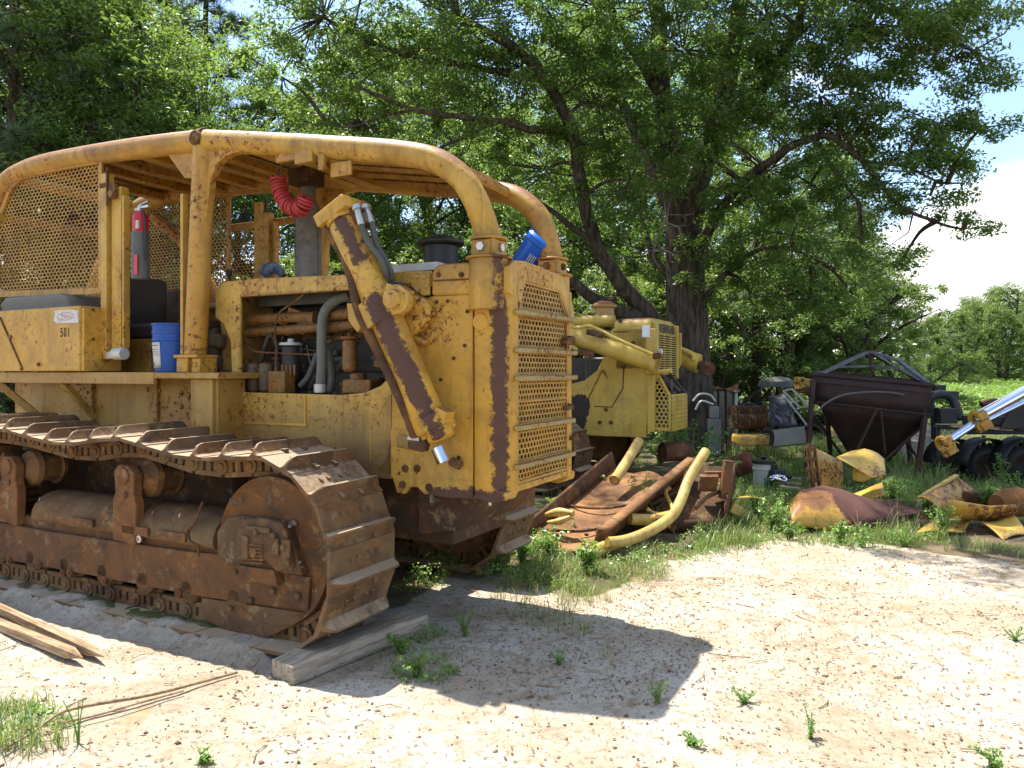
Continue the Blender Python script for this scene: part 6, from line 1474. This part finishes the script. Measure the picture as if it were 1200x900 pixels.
weed('leafy_weed', G(240, 893)[:2], .07, 4, .04, 'tiny two leaved seedling alone on the near sand at left', spread=1., leaf=2)
weed('leafy_weed', G(812, 872)[:2], .04, 4, .035, 'tiny green seedling alone on the near sand in the middle', spread=1.4, leaf=3)
weed('leafy_weed', G(872, 822)[:2], .08, 5, .02, 'little feathery weed left of centre in the open sand', spread=.9)
weed('leafy_weed', G(950, 858)[:2], .14, 4, .02, 'thin upright weed standing alone in the open sand', spread=.5)
weed('leafy_weed', G(1168, 895)[:2], .10, 5, .03, 'small green weed at the lower right edge of the sand', spread=.9)
weed('leafy_weed', G(1190, 750)[:2], .08, 5, .02, 'faint creeping weed at the right edge of the sand', spread=1.4)
weed('leafy_weed', G(545, 745)[:2], .22, 6, .02, 'thin grassy weed in the bulldozer shadow on the sand', spread=.5)
weed('leafy_weed', G(655, 775)[:2], .10, 5, .02, 'short weed in the middle of the bulldozer shadow', spread=.8)
weed('leafy_weed', G(770, 825)[:2], .12, 5, .018, 'dusty little weed at the corner of the bulldozer shadow', spread=.6)
weed('leafy_weed', G(1010, 640)[:2], .22, 9, .03, 'low weed under the right half of the wavy rusty hood', spread=.9)
weed('leafy_weed', G(1060, 640)[:2], .24, 9, .03, 'low weed between the wavy hood and the flat yellow panel', spread=.9)
random.seed(5)
spots = [(838, 612, 'beside the curved yellow strap'), (752, 612, 'between the rusty channel and the steel tray'), (822, 598, 'at the right end of the steel tray'), (868, 588, 'behind the curved yellow strap'), (935, 560, 'behind the notched channel bar'), (1045, 590, 'behind the wavy rusty hood'), (1068, 612, 'at the right end of the wavy hood'), (1085, 600, 'left of the leaning panel'),
 (1100, 572, 'behind the leaning panel'), (1130, 556, 'in front of the black wheels'), (1155, 602, 'over the flat yellow panel'), (1196, 596, 'at the right edge by the trough'), (990, 560, 'below the hopper cone'), (1050, 562, 'below the right leg of the hopper'), (958, 552, 'by the left leg of the hopper'), (1010, 575, 'right of the folded yellow strips'),
 (1105, 628, 'before the flat panel left of the trough'), (985, 636, 'before the middle of the wavy hood'), (925, 632, 'at the near left corner of the wavy hood'), (700, 602, 'left of the rusty channel'), (668, 628, 'against the left flange of the rusty channel'), (645, 655, 'in front of the far track of the near bulldozer'), (612, 655, 'under the front of the near bulldozer grille'), (690, 668, 'before the near end of the rusty channel')]
for (x, y, wl_) in spots:
    hh = random.uniform(.28, .55)*(1 if y < 615 else .6); weed('leafy_weed', G(x, y)[:2], hh, random.randint(5, 11), random.uniform(.035, .065), random.choice(('loose leafy weed ', 'spindly green weed '))+wl_, spread=random.uniform(.4, .8), leaf=6)
weed('tall_weed', G(1175, 575)[:2], .65, 8, .05, 'tall grass-like weed standing before the black implement', spread=.2)
weed('tall_weed', G(350, 893)[:2], .01, 2, .01, 'speck of a weed at the bottom edge of the sand', spread=.5)
weed('tall_weed', G(92, 868)[:2], .24, 3, .014, 'thin tall stalk rising from the grass tuft by the stick', spread=.3, leaf=2)
# ---- the oak --------------------------------------------------------------------
def W3(px, py, Y): return np.array(W(px, py, Y))
ob = G(808, 531); ox, oy = 3.72, 15.5
oak = empty('oak_tree', (ox, oy, 0), 0, label='huge spreading oak with dark forked trunk standing behind the second bulldozer', cat='tree')
def rl(p, o): return tuple(np.array(p)-np.array(o.location))
limbs = [([(811, 540, 15.5), (810, 500, 15.5), (806, 430, 15.5), (804, 350, 15.5), (800, 270, 15.5)], .66, .36),
    ([(800, 425, 15.4), (768, 378, 15.2), (730, 335, 15.0), (700, 290, 14.8), (683, 230, 14.6), (672, 160, 14.4), (640, 95, 14.), (600, 55, 13.6), (540, 25, 13.2)], .21, .08),
    ([(790, 400, 15.4), (742, 372, 15.), (702, 352, 14.6), (672, 330, 14.3), (640, 300, 14)], .20, .07),
    ([(800, 290, 15.5), (786, 200, 15.4), (776, 110, 15.3), (770, 20, 15.2), (765, -80, 15.)], .28, .14),
    ([(803, 300, 15.5), (822, 210, 15.2), (850, 110, 14.8), (866, 20, 14.5), (880, -80, 14)], .27, .13),
    ([(830, 170, 15.1), (880, 120, 14.4), (920, 60, 13.6), (950, -20, 13)], .15, .07),
    ([(806, 330, 15.4), (835, 260, 14.8), (880, 205, 14.), (940, 166, 13.4), (975, 162, 13.), (1012, 190, 12.8), (1045, 232, 12.6), (1095, 262, 12.5), (1130, 268, 12.4)], .12, .018),
    ([(955, 165, 13.3), (980, 200, 13.1), (1005, 235, 13.)], .06, .02), ([(1012, 190, 12.8), (1060, 195, 12.5), (1110, 215, 12.3)], .04, .015),
    ([(700, 290, 14.8), (650, 250, 14.6), (590, 210, 14.2)], .10, .03),
    ([(672, 160, 14.4), (620, 150, 14.), (560, 140, 13.6), (480, 128, 13.), (420, 100, 12.8)], .10, .03),
    ([(640, 95, 14.), (560, 80, 13.5), (460, 60, 13.), (380, 20, 12.6)], .09, .03),
    ([(480, 128, 13.), (450, 135, 13.), (410, 150, 13.), (385, 145, 13)], .035, .012), ([(585, 142, 13.7), (520, 172, 13.6), (470, 185, 13.5)], .04, .012),
    ([(776, 110, 15.3), (730, 40, 14.6), (690, -40, 14.)], .13, .06), ([(800, 270, 15.5), (760, 190, 16.2), (720, 90, 17), (700, 0, 17.6)], .18, .07),
    ([(805, 380, 15.5), (850, 320, 15.), (900, 290, 14.6), (950, 300, 14.3)], .09, .025), ([(880, -80, 14), (760, -160, 12), (690, -230, 10.4)], .12, .05), ([(790, 330, 15.5), (766, 300, 15.8), (750, 250, 16.2)], .11, .04),
    ([(950, -20, 13), (1060, 20, 12.6), (1140, 60, 12.3)], .07, .025)]
nodes = []; tm_ = MB(); mb = MB()
for k, (pts, r0, r1) in enumerate(limbs):
    path = catmull([W3(*p) for p in pts], 6)
    if k == 0: path[0].z = -.2
    if k: path = [p+Vector((.05*vnoise(p.x, p.z, 2.2, 3.+k), .05*vnoise(p.x, p.z, 2.2, 9.+k), .05*vnoise(p.y, p.x, 2.2, k))) for p in path]
    rr = list(r0+(r1-r0)*np.linspace(0, 1, len(path))**.7)
    if k == 0: rr = [.72 if i < 2 else rr[i] for i in range(len(rr))]
    (tm_ if k == 0 else mb).tube([rl(p, oak) for p in path], rr, 14 if r0 > .1 else 8)
    if k: nodes += [np.array(p) for p in path[2:]]
trk = tm_.build('trunk', M['bark'], oak)
rg = np.random.default_rng(5)
E_ = [(380, 20, 12.8, 1.8, 1.6, 1.3), (330, 90, 13.2, 1.2, 1.2, .9), (470, 60, 13.2, 1.9, 1.7, 1.2), (420, 150, 13.6, 1.3, 1.1, .55), (540, 25, 13.6, 2.1, 1.9, 1.3), (560, 140, 14, 1.5, 1.4, .9), (470, 190, 14.2, 1.3, 1., .5), (610, 80, 14, 1.8, 1.8, 1.2),
      (640, 200, 14.6, 1.3, 1.3, 1.1), (625, 285, 14.6, 1.0, 1., .7), (700, 120, 14., 1.7, 1.6, 1.4), (740, 210, 13.8, 1.1, 1.1, 1.1), (700, 10, 14, 2.2, 2., 1.3), (800, 60, 13.6, 2., 1.8, 1.4), (790, 170, 13.2, 1.0, .9, 1.1),
      (860, 130, 13.8, 1.6, 1.4, 1.2), (900, 20, 13.4, 2.1, 1.9, 1.4), (880, 230, 13.9, 1.3, 1.2, 1.0), (960, 110, 13., 1.6, 1.4, 1.1), (950, 215, 13.6, 1.2, 1.1, .8), (1020, 30, 12.8, 1.7, 1.5, 1.3), (1040, 120, 12.6, 1.4, 1.2, .9),
      (1030, 215, 12.9, 1.0, .9, .55), (1100, 60, 12.4, 1.2, 1.1, .9), (1110, 150, 12.4, .95, .9, .55), (1090, 230, 12.5, .85, .8, .4), (1135, 262, 12.4, .4, .5, .22), (1155, 95, 12.3, .6, .8, .5), (1010, 285, 13.3, .8, .8, .4), (1150, 10, 12.3, .9, .9, .6),
      (830, 300, 14.6, .9, .9, .6), (900, 310, 14.6, 1., .9, .6), (750, 300, 16.3, 1., .9, .8), (1060, 300, 13.4, .45, .6, .3), (880, 345, 15., .95, .8, .6), (950, 345, 15.2, 1., .8, .6), (1000, 345, 15., .8, .7, .5), (930, 275, 14.2, 1.2, 1., .7), (985, 160, 12.9, 1., 1., .8), (1070, 180, 12.5, 1.1, .9, .7), (1130, 190, 12.4, .7, .7, .5), (1150, 150, 12.3, .6, .6, .5), (1075, 20, 12.5, 1.4, 1.2, .9), (940, 40, 13, 1.6, 1.2, 1.1),
      (700, -110, 14.5, 4., 3.5, 2.), (950, -110, 13.5, 3.2, 3., 1.6), (480, -90, 13.5, 3., 2.5, 1.4), (780, -330, 15, 5, 4, 2.5), (780, 60, 18, 4, 2, 3), (900, 200, 18, 3, 1.5, 1.8), (650, 200, 18, 2.5, 1.5, 1.8)]
ells = [(W3(a, b, c), (d*.93, e*.93, f_*.93)) for a, b, c, d, e, f_ in E_]
ells += [(np.array((1.9, 9.2, 7.7)), (1.3, .6, .4)), (np.array((2.6, 9.3, 7.9)), (1.2, .55, .4))]
cl_ = crown_clumps(ells, 27, rg, .25); NP = np.array(nodes)
ARR = []
for (c, r_), cc in zip(ells, cl_):
    i = np.argmin(((NP-c)**2).sum(1)); a = NP[i]; c_ = Vector(c); m_ = Vector(a).lerp(c_, .5)+Vector((0, 0, .12))
    if r_[0] < 3: mb.tube([rl(p, oak) for p in catmull([a, m_, c_], 4)], [.045, .018], 6)
    for q in cc[::2 if r_[0] < 3 else 5]:
        s0 = c+(q-c)*.1 if random.random() < .6 else NP[np.argmin(((NP-q)**2).sum(1))]
        if np.linalg.norm(s0-q) > 2.2: s0 = c
        mm = (s0+q)/2+rg.normal(size=3)*.09; mb.tube([rl(p, oak) for p in (s0, mm, q)], [.016, .011, .005], 5, caps=False)
    ARR.append(cc)
lb_ = mb.build('branches', M['bark'], oak)
C = np.concatenate(ARR); C0 = C-np.array(oak.location)
crown_obj('crown', C0, 122, rg.uniform(.16, .40, len(C0)), .088, LM['oak'], oak, rg, droop=.25)
mb = MB()
def fork(a, d, L, r_, n):
    b = a+d*L+rg.normal(size=3)*.03; m_ = (a+b)/2+rg.normal(size=3)*.04*L*2; mb.tube([rl(p, oak) for p in (a, m_, b)], [r_, r_*.6], 5, caps=False)
    if n:
        for q in range(2 if n > 1 else 3):
            dd = d+rg.normal(size=3)*.55; dd /= np.linalg.norm(dd); fork(a+(b-a)*rg.uniform(.35, 1.), dd, L*rg.uniform(.5, .8), r_*.55, n-1)
fork(W3(800, 285, 14.2), np.array([-.55, -.5, .45]), .75, .024, 4)
fork(W3(795, 300, 14.2), np.array([-.8, -.35, .15]), .6, .018, 3)
mb.build('dead_twigs', M['twig'], oak)

# ---- trees behind -----------------------------------------------------------------
def make_tree(name, H, spread, base, mat, leaf, n_cl, per, seed, bark='bark', r0=.28, flat=.8):
    rg = np.random.default_rng(seed); root = empty(name, (0, 0, 0), cat='tree'); tm = MB(); br = MB()
    path = catmull([(0, 0, -.3), (rg.normal()*.2, rg.normal()*.2, H*.35), (rg.normal()*.4, rg.normal()*.4, H*.65), (rg.normal()*.5, rg.normal()*.5, H*.93)], 5); tm.tube(path, list(np.linspace(r0, .04, len(path))), 10)
    ells = []
    for k in range(n_cl):
        z = base+(H*1.-base)*((k+.5)/n_cl); s = math.sin(math.pi*min(1, .22+.78*((z-base)/(H-base)))**.8)*spread; a = k*2.4+rg.uniform(-.4, .4); rad = s*rg.uniform(.35, .9)
        c = np.array([rad*math.cos(a), rad*math.sin(a), z]); e = rg.uniform(.8, 1.35)*spread*.36; ells.append((c, (e, e, e*.6*flat)))
        zi = max(.2, z-rad*.6); s0 = path[min(len(path)-1, int(zi/H*(len(path)-1)))]; br.tube(catmull([s0, Vector(c)*.5+Vector(s0)*.5+Vector((0, 0, .1)), c], 4), [.07, .02], 6)
        for q in range(5):
            d = rg.normal(size=3); d /= np.linalg.norm(d); br.tube([c, c+d*np.array([e, e, e*.5])*.9], [.018, .005], 4)
    tm.build('trunk', M[bark], root); br.build('branches', M[bark], root); C = np.concatenate(crown_clumps(ells, 22, rg, .3))
    crown_obj('crown', C, per, rg.uniform(.25, .5, len(C))*(H/12)**.5, leaf, LM[mat], root, rg, droop=.2); return root
def make_pine(seed, H=17.):
    rg = np.random.default_rng(seed); root = empty('pine_tree', (0, 0, 0), cat='tree'); tm = MB(); br = MB(); tm.tube(catmull([(0, 0, -.3), (.1, 0, H*.5), (.2, .1, H)], 8), [.24, .05], 10); C = []
    for k in range(46):
        z = H*(.38+.62*k/46); L = (1-(z/H))*3.6+.9; a = k*2.4; e = np.array([L*math.cos(a), L*math.sin(a), z+.25*L]); br.tube([(0.1, 0, z), (e+np.array([.1, 0, z]))/2-np.array([0, 0, .12]), e], [.035, .012], 5)
        for s in np.linspace(.45, 1, 5):
            for q in range(3): C.append(np.array([.1, 0, z])*(1-s)+e*s+rg.normal(size=3)*.22)
    tm.build('trunk', M['pbark'], root); br.build('branches', M['pbark'], root); C = np.array(C); n = len(C)*60; c = np.repeat(C, 60, 0)
    d = rg.normal(size=(n, 3)); d[:, 2] += .35; d /= np.linalg.norm(d, axis=1, keepdims=True); s = np.cross(d, rg.normal(size=(n, 3))); s /= np.linalg.norm(s, axis=1, keepdims=True); L = rg.uniform(.2, .36, (n, 1)); w_ = .009
    V = np.stack([c-s*w_, c+s*w_, c+d*L+s*w_*.4, c+d*L-s*w_*.4], 1).reshape(-1, 3); link('crown', fast_mesh('crown', V, np.arange(n*4).reshape(-1, 4)), LM['pine'], root); return root
prot = {'A': make_tree('broadleaf_tree', 14., 4.2, 2.2, 'dark', .15, 25, 46, 21), 'B': make_tree('broadleaf_tree', 13., 3.8, 1.5, 'light', .14, 22, 40, 22), 'C': make_tree('broadleaf_tree', 11., 3.6, .8, 'dark', .14, 24, 50, 23, flat=1.), 'P': make_pine(24),
        'S': make_tree('understory_bush', 4.5, 2.6, .3, 'dark', .11, 16, 56, 25, r0=.08), 'L': make_tree('understory_bush', 4.2, 2.4, .3, 'light', .11, 15, 52, 26, r0=.07)}
used = set()
def put(kind, px, Y, s, label, group, sz=1.):
    X = (px-CX)/F*Y; o = prot[kind]
    if kind in used: o = copy_tree(o)
    used.add(kind); o.location = (X, Y, (max(0, Y-26)*.012)-.1); o.rotation_euler = (0, 0, random.uniform(0, 6.3)); o.scale = (s, s, s*sz); o['label'] = label; o['group'] = group; return o
GB, GR, GU = 'trees of the wood behind the machines', 'trees of the wood edge on the right', 'bushes under the wood edge'
where = lambda px, far: ('far ' if far else '')+('left of the canopy' if px < 150 else 'above the canopy' if px < 560 else 'left of the oak trunk' if px < 800 else 'right of the oak trunk' if px < 1000 else 'at the right')
desc = {'A': 'dark green broadleaf tree', 'B': 'light green airy broadleaf tree', 'C': 'dense rounded dark tree', 'P': 'tall thin pine', 'S': 'dark leafy bush', 'L': 'bright green bush'}
PL = [('A', -60, 23, 1.15), ('P', 15, 21, 1.05), ('A', 75, 25, 1.2), ('C', 120, 21, 1.2), ('P', 112, 27, 1.15), ('B', 215, 24, .98), ('P', 238, 29, 1.1), ('A', 170, 31, 1.2), ('B', 285, 23, .72), ('C', 330, 27, 1.1), ('A', 420, 25, .9), ('B', 380, 30, 1.), ('A', 520, 27, .95), ('B', 610, 24, .8), ('C', 560, 31, 1.2),
      ('A', 680, 27, 1.05), ('B', 735, 23, .75), ('C', 770, 29, 1.2), ('A', 850, 26, .95), ('B', 885, 21.5, .62), ('C', 935, 22, .62), ('A', 975, 26, .70), ('C', 1010, 30, .62), ('B', 1040, 34, .55), ('A', 1000, 36, .68), ('B', 700, 34, 1.2), ('A', 470, 36, 1.3), ('A', 60, 35, 1.3), ('C', -150, 27, 1.3), ('A', -250, 30, 1.4), ('A', -400, 28, 1.4)]
for i, (k, px, Y, s) in enumerate(PL): put(k, px, Y, s, '%s %s, in the wood behind' % (desc[k], where(px, Y > 28)), GB+', '+desc[k]+', '+where(px, Y > 28))
for i, px in enumerate(range(-140, 1080, 62)):
    k = 'SL'[i % 2] if px < 900 else 'S'; put(k, px+random.uniform(-12, 12), 18.6+random.uniform(0, 2.5)+(2 if px > 900 else 0), random.uniform(.75, 1.1), '%s %s, low at the foot of the wood' % (desc[k], where(px, False)), GU+', '+desc[k]+', '+where(px, False))
for (k, px, Y, s) in (('C', 1090, 48, .46), ('C', 1125, 46, .48), ('C', 1170, 48, .52), ('C', 1215, 47, .56), ('C', 1100, 54, .50), ('C', 1140, 50, .55), ('A', 1165, 64, .6), ('C', 1205, 58, .68), ('C', 1065, 60, .46), ('B', 1150, 70, .6), ('C', 1180, 52, .68), ('A', 1135, 60, .52), ('C', 1235, 55, .72), ('B', 1095, 62, .46), ('A', 1065, 66, .46), ('C', 1290, 60, .75), ('A', 1380, 58, .7), ('C', 1480, 60, .8), ('B', 1120, 72, .52), ('A', 1215, 75, .72), ('C', 1020, 70, .5), ('C', 1158, 56, .58)):
    put(k, px, Y, s, '%s in the far tree line beyond the green field' % desc[k], GR+', '+desc[k])
for i, px in enumerate(range(-700, 1040, 110)): put('AC'[i % 2], px, 44+random.uniform(-3, 5), random.uniform(.5, .75), '%s %s, hidden deep in the wood' % (desc['AC'[i % 2]], where(px, True)), 'trees deep in the wood, '+desc['AC'[i % 2]]+', '+where(px, True))
# rank growth over the far field
rg = np.random.default_rng(8); n = 5200; Yk = rg.uniform(30, 60, n); pk = rg.uniform(1030, 1330, n); Xk = (pk-CX)/F*Yk
hk = np.array([.35+.5*max(0, vnoise(x, y, .25, 2.)+.4) for x, y in zip(Xk, Yk)])*np.clip((Yk-30)/25, .2, 1.3)
Ck = np.stack([Xk, Yk, np.maximum(0, Yk-26)*.012+(Xk-14).clip(0)*.02+hk*rg.random(n)], 1)
ko = crown_obj('field_growth', Ck, 34, .5, .20, LM['kudzu'], None, rg, up=1.2); tag(ko, 'bright green leafy growth covering the far field', 'ground cover', kind='stuff')
zf = []
# low leafy ground cover mixed into the grass
Cs = []
for (poly, n, h) in (([(590, 690), (600, 650), (650, 622), (700, 655), (790, 640), (840, 600), (860, 575), (940, 580), (930, 625), (1000, 622), (1200, 645), (1060, 645), (860, 645), (700, 695)], 1100, .10), ([(460, 700), (520, 650), (600, 610), (640, 610), (640, 690), (560, 690)], 700, .16),
    ([(840, 590), (870, 545), (1210, 545), (1210, 600), (1090, 590), (930, 590)], 1300, .2), ([(840, 545), (860, 520), (1250, 515), (1250, 548)], 1100, .3), ([(430, 770), (500, 735), (560, 760), (520, 805), (460, 800)], 110, .06), ([(730, 560), (760, 520), (860, 520), (860, 570), (800, 590)], 500, .3), ([(0, 876), (20, 830), (80, 830), (95, 860)], 60, .04)):
    p = in_px(n, poly); p = np.array([q for q in p if vnoise(q[0], q[1], 1.9, 3.) > -.12]); g_ = on_ground(p); g_[:, 2] += rng.random(len(g_))*h; Cs.append(g_)
V, Fc = leaves_at(np.concatenate(Cs), 7, .055, .030, rng, up=.9, asp=.5)
tag(link('ground_cover', fast_mesh('ground_cover', V, Fc), LM['weed']), 'low small leaved weeds growing through the grass by the scrap', 'ground cover', kind='stuff')
# ---- pieces that are things of their own within a part list -------------------
import bmesh
def split_loose(o):
    me = o.data; b = bmesh.new(); b.from_mesh(me); b.verts.ensure_lookup_table(); seen = set(); comps = []
    for v in b.verts:
        if v.index in seen: continue
        st = [v]; seen.add(v.index); cp = []
        while st:
            x = st.pop(); cp.append(x.index)
            for e in x.link_edges:
                y = e.other_vert(x)
                if y.index not in seen: seen.add(y.index); st.append(y)
        comps.append(set(cp))
    b.free()
    if len(comps) < 2: return
    for cp in comps[1:]+comps[:1]:
        c = bmesh.new(); c.from_mesh(me); bmesh.ops.delete(c, geom=[v for v in c.verts if v.index not in cp], context='VERTS')
        if cp is comps[0]: c.to_mesh(me); c.free(); continue
        m2 = me.copy(); c.to_mesh(m2); c.free(); n = o.copy(); n.data = m2; COL.objects.link(n)
SPL = ('fender_support', 'weld_seam', 'cover_flange', 'fender_brace', 'panel_bolt', 'hood_side', 'frame_rail_panel', 'radiator_side_panel', 'roof_beam', 'visor_rib', 'side_panel', 'lamp_bracket', 'drain_plug', 'clamp_bolt', 'control_lever', 'grille_latch', 'welded_rod', 'panel_seam', 'band_seam', 'manifold_pipe', 'engine_accessory', 'yoke_fitting', 'transmission_cover', 'control_console', 'side_label', 'injection_pump',  'drain_hole')
for o in list(bpy.data.objects):
    if o.type == 'MESH' and o.name.split('.')[0] in SPL and len(children(o)) == 0: split_loose(o)
# ================================================================== LIGHT, SKY, CAMERA
sd = Vector((.329, -.3414, -1)).normalized()
sl = bpy.data.lights.new('sun', 'SUN'); sl.energy = 4.8; sl.angle = R(.53); sl.color = (1, .94, .84)
so = bpy.data.objects.new('sun', sl); COL.objects.link(so); so.rotation_euler = sd.to_track_quat('-Z', 'Y').to_euler(); so.location = (-8, 8, 24)
wd = bpy.data.worlds.new('World'); scene.world = wd; wd.use_nodes = True
nt = wd.node_tree; nt.nodes.clear()
N = nt.nodes.new; Lk = nt.links.new
out = N('ShaderNodeOutputWorld'); bg = N('ShaderNodeBackground'); sky = N('ShaderNodeTexSky')
sky.sky_type = 'NISHITA'; sky.sun_disc = False; sky.sun_elevation = R(64.6); sky.sun_rotation = math.atan2(-.329, .3414)
sky.air_density = 1.; sky.dust_density = .6; sky.ozone_density = 1.4
bg.inputs[1].default_value = .15
tc = N('ShaderNodeTexCoord'); mp_ = N('ShaderNodeMapping'); mp_.inputs['Scale'].default_value = (1, 1, 2.2); Lk(tc.outputs['Generated'], mp_.inputs[0]); mp_.inputs['Location'].default_value = (.3, .1, .55)
nz = N('ShaderNodeTexNoise'); nz.inputs['Scale'].default_value = 2.6; nz.inputs['Detail'].default_value = 9; nz.inputs['Roughness'].default_value = .58; Lk(mp_.outputs[0], nz.inputs['Vector'])
sx = N('ShaderNodeSeparateXYZ'); Lk(tc.outputs['Generated'], sx.inputs[0])
# more cloud low in the sky
lo = N('ShaderNodeMapRange'); lo.inputs[1].default_value = .10; lo.inputs[2].default_value = .27; lo.inputs[3].default_value = .30; lo.inputs[4].default_value = -.06; Lk(sx.outputs[2], lo.inputs[0])
ad = N('ShaderNodeMath'); ad.operation = 'ADD'; Lk(nz.outputs[0], ad.inputs[0]); Lk(lo.outputs[0], ad.inputs[1])
hi = N('ShaderNodeMapRange'); hi.inputs[1].default_value = .42; hi.inputs[2].default_value = .62; hi.inputs[3].default_value = 0; hi.inputs[4].default_value = .17; Lk(sx.outputs[2], hi.inputs[0])  # cloud added overhead, out of view, to whiten and brighten the fill light
ad0 = ad; ad = N('ShaderNodeMath'); ad.operation = 'ADD'; Lk(ad0.outputs[0], ad.inputs[0]); Lk(hi.outputs[0], ad.inputs[1])
rm = N('ShaderNodeMapRange'); rm.interpolation_type = 'SMOOTHSTEP'; rm.inputs[1].default_value = .60; rm.inputs[2].default_value = .72; Lk(ad.outputs[0], rm.inputs[0])
cl = N('ShaderNodeMix'); cl.data_type = 'RGBA'; Lk(rm.outputs[0], cl.inputs[0]); Lk(sky.outputs[0], cl.inputs[6]); cl.inputs[7].default_value = (5.6, 5.5, 5.3, 1)
Lk(cl.outputs[2], bg.inputs[0]); Lk(bg.outputs[0], out.inputs[0])

cd = bpy.data.cameras.new('camera'); cam = bpy.data.objects.new('camera', cd); COL.objects.link(cam)
cam.location = (0, 0, EYE); cam.rotation_euler = (R(90), 0, 0)
cd.sensor_fit = 'HORIZONTAL'; cd.sensor_width = 36; cd.lens = 36*F/1200; cd.shift_x = 0; cd.shift_y = (HY-450)/1200
cd.clip_start = .05; cd.clip_end = 3000; scene.camera = cam
scene.view_settings.view_transform = 'Standard'; scene.view_settings.look = 'None'
scene.view_settings.exposure = EXPO; scene.view_settings.gamma = 1
scene.render.engine = 'CYCLES'
scene.cycles.max_bounces = 8; scene.cycles.transparent_max_bounces = 8; scene.cycles.sample_clamp_indirect = 8
